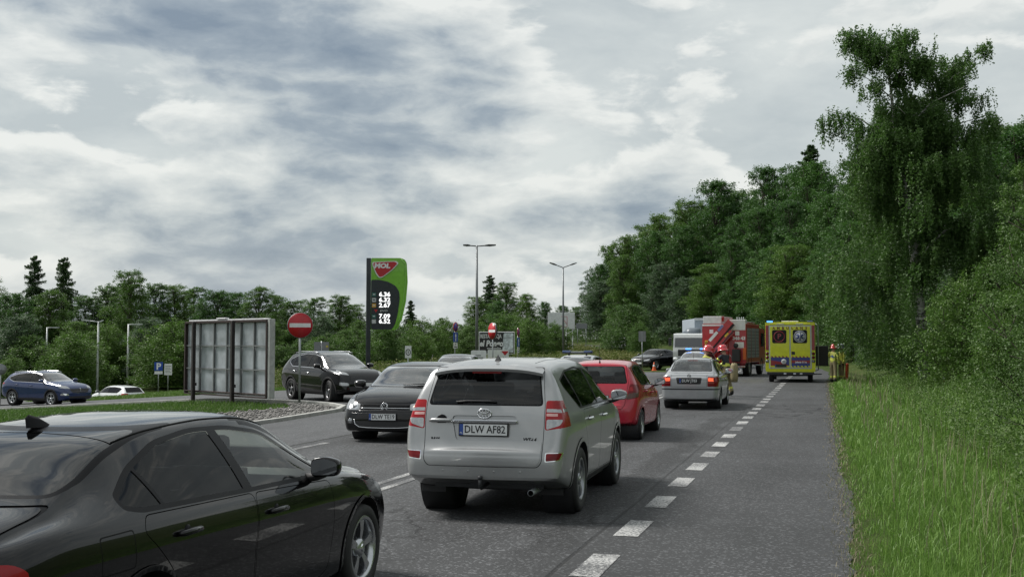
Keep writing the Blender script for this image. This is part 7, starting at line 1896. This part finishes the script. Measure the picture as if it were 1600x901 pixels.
# open side door, grab rail and awning tube on the right flank
bm = bmesh.new(); tube(bm, [(.15, -W2 - .14, .6), (.15, -W2 - .14, 2.75), (.15, -W2 - .02, 2.8)], .025, 8); tube(bm, [(.15, -W2 - .14, .62), (.15, -W2 + .02, .55)], .025, 8); bm_obj('grab_rail', bm, steel, am)
bm = bmesh.new(); box(bm, 2.0, 2.05, -W2 - .62, -W2 - .02, .75, 1.75, .02); bm_obj('open_side_door', bm, SIGN_BLACK, am)
bm = bmesh.new(); box(bm, 1.6, 2.4, -W2 - .30, -W2 + .1, .34, .38, .01); bm_obj('side_step', bm, dark_steel, am)
p = AT(1234, 55); am.location = (p.x, p.y, .004); am.rotation_euler.z = rad(90.5)

# fire engine
fe = empty('fire_engine'); tag(fe, 'red fire engine with folded crane and number 341 43, left of the ambulance', 'fire engine')
W2, Z0, Z1 = 1.25, .75, 3.0
bm = bmesh.new(); prism(bm, rp([(-W2, Z0), (W2, Z0), (W2, Z1), (-W2, Z1)], .06, 3), 'yz', .0, 4.6); bm_obj('superstructure', bm, FRED, fe)
bm = bmesh.new(); prism(bm, rp([(4.7, .6), (6.9, .6), (7.05, 1.2), (6.95, 2.0), (6.7, 2.75), (4.7, 2.8)], .12, 4), 'xz', -1.22, 1.22); bm_obj('cab', bm, FRED, fe)
bm = bmesh.new(); box(bm, 4.62, 4.69, -1.1, 1.1, .7, 2.6); bm_obj('cab_gap', bm, black_plastic, fe)
for s_ in (-1, 1):
    for i in range(3):
        x0 = .35 + i * 1.42; bm = bmesh.new(); box(bm, x0, x0 + 1.25, s_ * W2 - .012, s_ * W2 + .012, 1.05, 2.75, .005); sh = bm_obj('roller_shutter', bm, SHUT, fe)
        for k in range(1, 9):
            bm = bmesh.new(); z = 1.05 + k * 1.7 / 9; box(bm, x0 + .02, x0 + 1.23, s_ * (W2 + .0125) - .002, s_ * (W2 + .0125) + .006 * s_ + .002, z - .012, z + .012); bm_obj('slat', bm, dark_steel, sh)
    for x in (1.2, 5.6): truck_wheel(fe, x, s_ * 1.08, .52, .30, s_)
    bm = bmesh.new(); lathe(bm, [(.60, 0), (.60, -s_ * .35), (.001, -s_ * .35)], 26, c=(1.2, s_ * 1.265, .55)); bm_obj('wheel_housing', bm, black_plastic, fe)
    bm = bmesh.new(); prism(bm, rp([(5.3, 1.7), (6.6, 1.7), (6.45, 2.5), (5.3, 2.5)], .06), 'xz', s_ * 1.221, s_ * 1.232); bm_obj('cab_window', bm, glass_priv, fe)
    bm = bmesh.new(); tube(bm, [(6.7, s_ * 1.2, 2.4), (6.8, s_ * 1.5, 2.35)], .03, 6); box(bm, 6.72, 6.88, s_ * 1.5 - .1, s_ * 1.5 + .1, 1.8, 2.35, .03); bm_obj('cab_mirror', bm, black_plastic, fe)
# white roof gear: locker, ladder, hose reel
bm = bmesh.new(); box(bm, .02, 3.5, .15, 1.2, 3.0, 3.42, .02); bm_obj('roof_locker', bm, AMBW, fe)
bm = bmesh.new(); box(bm, -.02, .5, -1.22, -.35, 2.62, 3.22, .02); bm_obj('white_locker', bm, AMBW, fe)
bm = bmesh.new(); box(bm, -.03, .02, .0, 1.24, 2.86, 2.96, .01); bm_obj('white_sill', bm, AMBW, fe)
bm = bmesh.new(); lathe(bm, [(.001, -.4), (.15, -.4), (.15, .4), (.001, .4)], 18, axis='y', c=(.25, .45, 3.28)); bm_obj('hose_reel', bm, FRED, fe, smooth=False)
for y in (-1.1, -.75):
    bm = bmesh.new(); tube(bm, [(.6, y, 3.1), (3.8, y, 3.1)], .035, 6); bm_obj('ladder_rail', bm, steel, fe)
for i in range(9):
    bm = bmesh.new(); tube(bm, [(.8 + i * .35, -1.1, 3.1), (.8 + i * .35, -.75, 3.1)], .02, 6); bm_obj('ladder_rung', bm, steel, fe)
for i in range(4):
    bm = bmesh.new(); tube(bm, [(.1, -1.1 + i * .12, 3.2), (.1, -1.1 + i * .12, 3.36)], [.04, .02], 8); bm_obj('roof_fitting', bm, steel, fe)
# rear face
bm = bmesh.new(); box(bm, -.10, .0, -.25, .25, .9, 2.3, .02); bm_obj('crane_column', bm, FRED, fe)
def arm(y0, z0, y1, z1, w, x0, x1, mat, name):
    dv = Vector((y1 - y0, z1 - z0)).normalized(); n_ = Vector((-dv.y, dv.x)) * w / 2
    bm = bmesh.new(); prism(bm, [(y0 - n_.x, z0 - n_.y), (y1 - n_.x, z1 - n_.y), (y1 + n_.x, z1 + n_.y), (y0 + n_.x, z0 + n_.y)], 'yz', x0, x1); return bm_obj(name, bm, mat, fe)
arm(1.0, 1.45, -.45, 3.12, .36, -.42, -.16, FRED, 'crane_boom'); arm(.85, .95, -.55, 2.55, .26, -.55, -.20, FRED, 'crane_jib')
arm(.95, 1.20, -.62, 2.95, .10, -.35, -.18, black_plastic, 'crane_ram'); arm(.68, 1.05, -.65, 2.60, .06, -.58, -.54, dark_steel, 'jib_hose'); arm(.75, 2.02, .30, 2.52, .16, -.435, -.421, AMBW, 'boom_plate'); arm(.25, 2.58, -.02, 2.9, .14, -.435, -.421, M('boom_sticker', (.15, .17, .35), .4), 'boom_sticker'); arm(-.15, 2.25, -.35, 2.45, .10, -.565, -.551, M('hazard_yellow', (.6, .42, .03), .5), 'hazard_mark')
text('341 43', .26, SIGN_WHITE, fe, (-.004, -.85, 2.16), (math.pi / 2, 0, -math.pi / 2), bold=.012); text('[r]', .14, SIGN_WHITE, fe, (-.004, -.83, 2.16), (math.pi / 2, 0, -math.pi / 2), bold=.004)
for y, z, s_ in ((.72, 2.55, .11), (-.75, 2.45, .12)):
    bm = bmesh.new(); box(bm, -.012, -.001, y - s_, y + s_, z - s_, z + s_); bm_obj('white_label', bm, SIGN_WHITE, fe)
bm = bmesh.new(); box(bm, -.015, -.001, -1.12, -.62, 1.62, 1.95); bm_obj('white_panel', bm, SIGN_WHITE, fe)
bm = bmesh.new(); box(bm, -.05, -.001, -1.24, -1.07, .95, 1.62, .01); bm_obj('orange_board', bm, ORANGE, fe)
bm = bmesh.new(); box(bm, -.02, -.001, .93, 1.10, 1.78, 2.05); f_ = bm_obj('hazard_plate', bm, M('hazard_yellow', (.6, .42, .03), .5), fe)
bm = bmesh.new(); badge_ring(bm, (-.022, 1.015, 1.91), .05, .015, n=16); bm_obj('hazard_print', bm, SIGN_BLACK, f_)
bm = bmesh.new(); box(bm, -.35, -.01, -.95, -.50, .85, 1.55, .04); bm_obj('control_box', bm, black_plastic, fe)
bm = bmesh.new(); tube(bm, [(-.3, -.72, 1.5), (-.3, -.72, 1.85)], .02, 6); lathe(bm, [(.001, -.04), (.14, -.04), (.14, .04), (.001, .04)], 16, axis='x', c=(-.3, -.72, 1.75)); bm_obj('work_light', bm, black_plastic, fe)
bm = bmesh.new(); box(bm, -.22, .0, -1.2, 1.2, .52, .60, .01); bm_obj('bumper_beam', bm, AMBW, fe)
bm = bmesh.new(); box(bm, -.23, -.221, -1.2, 1.2, .545, .575); bm_obj('bumper_stripe', bm, SIGN_RED, fe)
bm = bmesh.new(); box(bm, .1, 6.6, -.5, .5, .5, .75); bm_obj('chassis', bm, dark_steel, fe)
bm = bmesh.new(); box(bm, -.02, .35, -1.2, 1.2, .60, .752); bm_obj('lower_panel', bm, black_plastic, fe)
for s_ in (-1, 1):
    bm = bmesh.new(); box(bm, -.05, -.021, s_ * 1.05 - .15, s_ * 1.05 + .15, .63, .73, .01); bm_obj('tail_lamp', bm, dark_red_lens, fe)
plate(fe, (-.225, -.55, .44), 0, '')
bm = bmesh.new(); box(bm, 2.3, 3.4, -W2 - .45, -W2 - .02, .58, .64, .01); bm_obj('lowered_step', bm, steel, fe)
p = AT(1131, 65); fe.location = (p.x, p.y, .004); fe.rotation_euler.z = rad(84)

# lorry facing the camera behind the fire engine
lo = empty('lorry'); tag(lo, 'white lorry facing the camera behind the fire engine', 'lorry')
LW = M('lorry_white', (.60, .62, .62), .35, coat=.4, grime=.2)
bm = bmesh.new(); prism(bm, rp([(-1.9, .55), (-.02, .55), (0, 1.3), (-.12, 1.75), (-.35, 2.55), (-1.9, 2.6)], .09, 4), 'xz', -1.2, 1.2); bm_obj('cab', bm, LW, lo)
bm = bmesh.new(); prism(bm, [(-.09, 1.62), (-.325, 2.36), (-.30, 2.365), (-.065, 1.63)], 'xz', -1.08, 1.08); ws = bm_obj('windscreen', bm, M('lorry_glass', (.03, .035, .04), .08, coat=1), lo)
for s_ in (-1, 1):
    bm = bmesh.new(); prism(bm, rp([(-.45, 1.65), (-.6, 2.45), (-1.3, 2.45), (-1.3, 1.65)], .05), 'xz', s_ * 1.201, s_ * 1.21); bm_obj('cab_window', bm, glass_priv, lo)
    bm = bmesh.new(); tube(bm, [(-.25, s_ * 1.18, 2.3), (-.15, s_ * 1.42, 2.25)], .025, 6); box(bm, -.22, -.1, s_ * 1.42 - .1, s_ * 1.42 + .1, 1.7, 2.25, .03); bm_obj('cab_mirror', bm, black_plastic, lo)
    bm = bmesh.new(); box(bm, -.01, .03, s_ * .85 - .2, s_ * .85 + .2, .72, .92, .03); bm_obj('headlamp', bm, clear_lens, lo)
    for x in (-1.2, -6.3, -7.6): truck_wheel(lo, x, s_ * 1.02, .5, .3, s_)
bm = bmesh.new(); box(bm, -.02, .012, -.85, .85, 1.0, 1.45, .02); bm_obj('grille', bm, dark_steel, lo)
bm = bmesh.new(); box(bm, -.1, .06, -1.2, 1.2, .45, .70, .03); bm_obj('bumper', bm, dark_steel, lo)
bm = bmesh.new(); prism(bm, rp([(-1.2, 1.05), (1.2, 1.05), (1.2, 2.35), (.8, 2.75), (-.8, 2.75), (-1.2, 2.35)], .2, 4), 'yz', -8.4, -2.2); bm_obj('tank_body', bm, M('lorry_box_grey', (.33, .37, .42), .5, grime=.2), lo)
bm = bmesh.new(); lathe(bm, [(.001, -.5), (.35, -.5), (.42, -.2), (.42, .2), (.35, .5), (.001, .5)], 20, axis='y', c=(-1.4, 0, 2.55)); bm_obj('roof_fairing', bm, M('fairing_grey', (.10, .12, .14), .4), lo, smooth=False)
bm = bmesh.new(); box(bm, -8.4, -.6, -.45, .45, .6, 1.0); bm_obj('chassis', bm, dark_steel, lo)
plate(lo, (.065, 0, .57), math.pi, '')
hv = -R2 * .30 - F2 * .95; p = AT(1078, 79); lo.location = (p.x, p.y, tz(p.x, p.y) + .004); lo.rotation_euler.z = math.atan2(hv.y, hv.x)

bx_ = copy_tree(lo); bx_['label'] = 'tall box lorry behind the fire engine, only its grey top showing'; bx_['category'] = 'lorry'
for c_ in list(bx_.children):
    if c_.name.startswith('tank_body'): bpy.data.objects.remove(c_)
bm = bmesh.new(); box(bm, -8.4, -2.2, -1.25, 1.25, 1.0, 3.72, .03); bm_obj('box_body', bm, MATS['lorry_box_grey'], bx_)
bm = bmesh.new(); box(bm, -2.2, -2.15, -1.27, 1.27, 3.58, 3.76, .01); bm_obj('box_edge', bm, LW, bx_)
p = AT(1119, 84); bx_.location = (p.x, p.y, tz(p.x, p.y) + .004); bx_.rotation_euler.z = math.atan2(-_cy, _sy)

# ------------------------------------------------------------------ people
KHAKI = M('turnout_khaki', (.24, .20, .11), .8, var=.2, nscale=12); FIREY = M('turnout_yellow', (.36, .37, .07), .75, var=.2, nscale=12); NAVYC = M('turnout_navy', (.018, .02, .028), .8, var=.2)
HVY = M('reflective_yellow', (.62, .66, .10), .5); HVS = M('reflective_silver', (.55, .57, .6), .4); SKIN = M('skin', (.42, .24, .17), .55, var=.08); HELM_R = M('helmet_red', (.45, .02, .03), .25, coat=.8); HELM_G = M('helmet_grey', (.16, .18, .18), .3, coat=.6); BOOT = M('boot_black', (.015, .014, .013), .6); VESTB = M('vest_blue', (.03, .06, .16), .6)
def person(label, loc, rz, J, cols, helm, lean=0.0, extra=None):
    """J: joint positions in metres (x forward, y left). cols: jacket, trousers, band"""
    e = empty('person', loc, rz); tag(e, label, 'person')
    me = bpy.data.meshes.new('body'); names = list(J.keys())
    bones = [('pelvis', 'waist'), ('waist', 'chest'), ('chest', 'neck'), ('neck', 'head'), ('head', 'crown'), ('chest', 'lsh'), ('lsh', 'lel'), ('lel', 'lwr'), ('lwr', 'lha'), ('chest', 'rsh'), ('rsh', 'rel'), ('rel', 'rwr'), ('rwr', 'rha'),
             ('pelvis', 'lhip'), ('lhip', 'lkn'), ('lkn', 'lan'), ('lan', 'lto'), ('pelvis', 'rhip'), ('rhip', 'rkn'), ('rkn', 'ran'), ('ran', 'rto')]
    RADI = dict(pelvis=(.17, .15), waist=(.165, .14), chest=(.19, .15), neck=(.065, .065), head=(.085, .095), crown=(.07, .075), lsh=(.085, .085), lel=(.065, .065), lwr=(.055, .055), lha=(.038, .03), rsh=(.085, .085), rel=(.065, .065), rwr=(.055, .055), rha=(.038, .03),
                lhip=(.12, .12), lkn=(.09, .09), lan=(.078, .078), lto=(.05, .045), rhip=(.12, .12), rkn=(.09, .09), ran=(.078, .078), rto=(.05, .045))
    me.from_pydata([J[n] for n in names], [(names.index(a), names.index(b)) for a, b in bones], [])
    o = bpy.data.objects.new('body', me); COL.objects.link(o)
    sk = o.modifiers.new('skin', 'SKIN'); sk.use_smooth_shade = True; sk.branch_smoothing = .6
    for i, n in enumerate(names): me.skin_vertices[0].data[i].radius = RADI[n]
    me.skin_vertices[0].data[names.index('pelvis')].use_root = True
    ss_ = o.modifiers.new('sub', 'SUBSURF'); ss_.levels = 2; ss_.render_levels = 2
    PEOPLE.append((o, e, J, bones, cols))
    # fingers and thumb on both hands
    for sd in 'lr':
        wv = Vector(J[sd + 'wr']); hv_ = Vector(J[sd + 'ha']); dv = (hv_ - wv).normalized(); lat = dv.cross(Vector((0, 0, 1))) if abs(dv.z) < .9 else Vector((0, 1, 0)); lat.normalize(); nn = dv.cross(lat)
        bm = bmesh.new()
        for k, (off, ln) in enumerate(((-.03, .075), (-.01, .085), (.01, .08), (.03, .06))):
            a = hv_ + lat * off + dv * .01; tube(bm, [a, a + dv * ln * .5 + nn * .008, a + dv * ln * .9 + nn * .03], [.0105, .0095, .007], 6)
        a = wv.lerp(hv_, .45) + lat * -.03; tube(bm, [a, a - lat * .025 + dv * .03, a - lat * .03 + dv * .06 + nn * .01], [.012, .011, .008], 6)
        bm_obj('fingers', bm, cols[4] if len(cols) > 4 else SKIN, e, smooth=True)
    # helmet
    hd = Vector(J['head']); cr = Vector(J['crown']); ax = (cr - Vector(J['neck'])).normalized()
    bm = bmesh.new()
    lathe(bm, [(.185, -.03), (.165, -.015), (.155, .03), (.15, .08), (.125, .135), (.075, .17), (.001, .185)], 22, axis='z')
    lathe(bm, [(.001, .186), (.012, .184), (.014, .15)], 8, axis='z')
    for v in bm.verts:
        v.co.x *= 1.18
        if v.co.z < -.005 and v.co.x < 0: v.co.z -= .03 * (-v.co.x / .2)
    q = Vector((0, 0, 1)).rotation_difference(ax)
    h_ = bm_obj('helmet', bm, helm, e, smooth=True, loc=hd + ax * .055); h_.rotation_mode = 'QUATERNION'; h_.rotation_quaternion = q
    bm = bmesh.new(); pts = [(.175 * math.cos(a), .15 * math.sin(a), .03) for a in np.linspace(-1.1, 1.1, 9)]
    low = [(x * 1.0, y, -.06) for x, y, z in pts]
    A = [bm.verts.new(v) for v in pts]; B_ = [bm.verts.new(v) for v in low]
    for i in range(8): bm.faces.new((A[i], A[i + 1], B_[i + 1], B_[i]))
    bm_obj('visor', bm, black_trim, h_, smooth=True)
    # face: nose, eyes, ears, mouth
    bm = bmesh.new(); tube(bm, [(.085, 0, .012), (.115, 0, -.022), (.09, 0, -.03)], [.008, .015, .01], 6); bmesh.ops.create_icosphere(bm, subdivisions=1, radius=.02, matrix=Matrix.Translation((0, .092, -.01))); bmesh.ops.create_icosphere(bm, subdivisions=1, radius=.02, matrix=Matrix.Translation((0, -.092, -.01)))
    f_ = bm_obj('face', bm, SKIN, e, smooth=True, loc=hd); f_.rotation_mode = 'QUATERNION'; f_.rotation_quaternion = q
    bm = bmesh.new()
    for y in (-.032, .032): bmesh.ops.create_icosphere(bm, subdivisions=1, radius=.011, matrix=Matrix.Translation((.088, y, .008)))
    tube(bm, [(.09, -.025, -.058), (.094, 0, -.06), (.09, .025, -.058)], .005, 5); bm_obj('eyes_and_mouth', bm, BOOT, f_)
    return e
PEOPLE = []
def finish_people():
    dg = bpy.context.evaluated_depsgraph_get(); dg.update()
    for (o, e, J, bones, cols) in PEOPLE:
        me = bpy.data.meshes.new_from_object(o.evaluated_get(dg))
        mats = [cols[0], cols[1], cols[2], SKIN, BOOT, cols[3]]
        me.materials.clear(); [me.materials.append(m) for m in mats]
        seg = [(a, b, Vector(J[a]), Vector(J[b])) for a, b in bones]
        for p_ in me.polygons:
            c = p_.center; best = None
            for a, b, A, B in seg:
                d_ = B - A; k = max(0, min(1, (c - A).dot(d_) / max(1e-6, d_.length_squared))); dist = (c - (A + d_ * k)).length
                if best is None or dist < best[0]: best = (dist, a, b, k)
            _, a, b, k = best
            if b in ('head', 'crown', 'neck') and (a in ('head',) or (a == 'neck') or (a == 'chest' and k > .75)): mi = 3
            elif b.endswith('ha'): mi = 4 if k > .2 else 0
            elif b.endswith('to') or (b.endswith('an') and k > .82): mi = 4
            elif b.endswith('kn') or b.endswith('an') or b.endswith('hip'): mi = 2 if (b.endswith('an') and .48 < k < .64) else 1
            elif a == 'pelvis': mi = 2 if k > .55 and b == 'waist' else (0 if b == 'waist' else 1)
            elif a == 'waist': mi = 5 if .25 < k < .6 else 0
            elif b.endswith('wr'): mi = 2 if .45 < k < .72 else 0
            elif b.endswith('el'): mi = 2 if .45 < k < .65 else 0
            else: mi = 0
            p_.material_index = mi; p_.use_smooth = True
        bpy.data.objects.remove(o)
        link('body', me, e)
def pose(**kw):
    J = dict(pelvis=(0, 0, .97), waist=(0, 0, 1.12), chest=(.01, 0, 1.34), neck=(.02, 0, 1.50), head=(.04, 0, 1.62), crown=(.05, 0, 1.72), lsh=(0, .20, 1.42), lel=(-.02, .27, 1.14), lwr=(.08, .27, .90), lha=(.11, .26, .82), rsh=(0, -.20, 1.42), rel=(-.02, -.27, 1.14), rwr=(.08, -.27, .90), rha=(.11, -.26, .82),
             lhip=(0, .10, .90), lkn=(.03, .11, .50), lan=(-.02, .12, .09), lto=(.16, .14, .05), rhip=(0, -.10, .90), rkn=(.03, -.11, .50), ran=(-.02, -.12, .09), rto=(.16, -.14, .05))
    J.update(kw); return J
# two at the silver saloon, two by the ambulance
p = AT(1094, 39.2)
person('firefighter in yellow jacket and red helmet reaching over the silver saloon roof', (p.x, p.y, .004), rad(12),
       pose(waist=(.05, 0, 1.12), chest=(.14, 0, 1.33), neck=(.2, 0, 1.47), head=(.25, 0, 1.58), crown=(.28, 0, 1.68), lsh=(.14, .2, 1.40), rsh=(.14, -.2, 1.40), rel=(.40, -.26, 1.25), rwr=(.62, -.20, 1.12), rha=(.70, -.18, 1.08), lel=(.36, .24, 1.22), lwr=(.56, .16, 1.10), lha=(.64, .14, 1.07)), (FIREY, KHAKI, HVY, FIREY, BOOT), HELM_R)
p = G(1138, 617); p2 = AT(1135, 40.5)
b_ = person('firefighter in dark jacket and red helmet standing beside the silver saloon', (p2.x, p2.y, .004), rad(150),
       pose(waist=(.03, 0, 1.12), chest=(.08, 0, 1.34), neck=(.12, 0, 1.48), head=(.16, 0, 1.59), crown=(.18, 0, 1.69), lsh=(.08, .2, 1.42), lel=(.28, .25, 1.20), lwr=(.45, .16, 1.06), lha=(.52, .13, 1.02), rsh=(.08, -.2, 1.42), rel=(.25, -.27, 1.18), rwr=(.44, -.2, 1.08), rha=(.52, -.17, 1.05), rkn=(.02, -.14, .5), ran=(-.12, -.15, .09), rto=(.06, -.17, .05)), (NAVYC, KHAKI, HVY, NAVYC, BOOT), HELM_R)
bm = bmesh.new(); lathe(bm, [(.001, .05), (.11, .06), (.135, .22), (.13, .62), (.09, .72), (.001, .74)], 16, axis='z', c=(0, 0, 0)); bg = bm_obj('kit_bag', bm, KHAKI, None, smooth=True, loc=(p2.x + .27, p2.y - .18, .45)); 
bm = bmesh.new(); tube(bm, [(.0, -.08, .68), (-.1, -.02, .95), (-.16, .06, 1.02)], .018, 6); bm_obj('strap', bm, BOOT, bg); tag(bg, 'tan kit bag hanging at the dark-jacketed firefighter', 'bag')
p = AT(1301, 54.3)
person('firefighter in red helmet and blue banded vest beside the ambulance', (p.x, p.y, .01), rad(60),
       pose(chest=(.04, 0, 1.34), neck=(.06, 0, 1.5), head=(.08, 0, 1.61), crown=(.10, 0, 1.71), lel=(.15, .27, 1.2), lwr=(.32, .2, 1.22), lha=(.4, .16, 1.24), lkn=(.08, .12, .5), lan=(.05, .14, .09), lto=(.22, .16, .05), rkn=(-.02, -.12, .5), ran=(-.12, -.14, .09), rto=(.05, -.16, .05)), (FIREY, KHAKI, HVY, VESTB, BOOT), HELM_R)
p = AT(1314, 56.0)
fx = person('firefighter in yellow jacket and grey helmet at the verge edge by the ambulance', (p.x, p.y, .01), rad(-150),
       pose(rel=(.05, -.3, 1.16), rwr=(.22, -.26, 1.0), rha=(.3, -.24, .96)), (FIREY, KHAKI, HVY, HVY, BOOT), HELM_G)
finish_people()
bm = bmesh.new(); box(bm, -.06, .06, -.1, .1, .02, .9, .03); bm.verts.ensure_lookup_table(); o = bm_obj('orange_leg_item', bm, M('leg_orange', (.5, .06, .02), .5), None, loc=(p.x + .22, p.y - .25, .01), rot=(rad(6), 0, rad(20)));  # stands in for the firefighter's red-orange leg, shaped as a separate block with grip
bm = bmesh.new(); tube(bm, [(-.07, -.06, .8), (-.1, 0, .86), (-.07, .06, .8)], .012, 6); bm_obj('grip', bm, BOOT, o); tag(o, 'red-orange leg item of the grey-helmeted firefighter, shaped as a separate block', 'leg item')
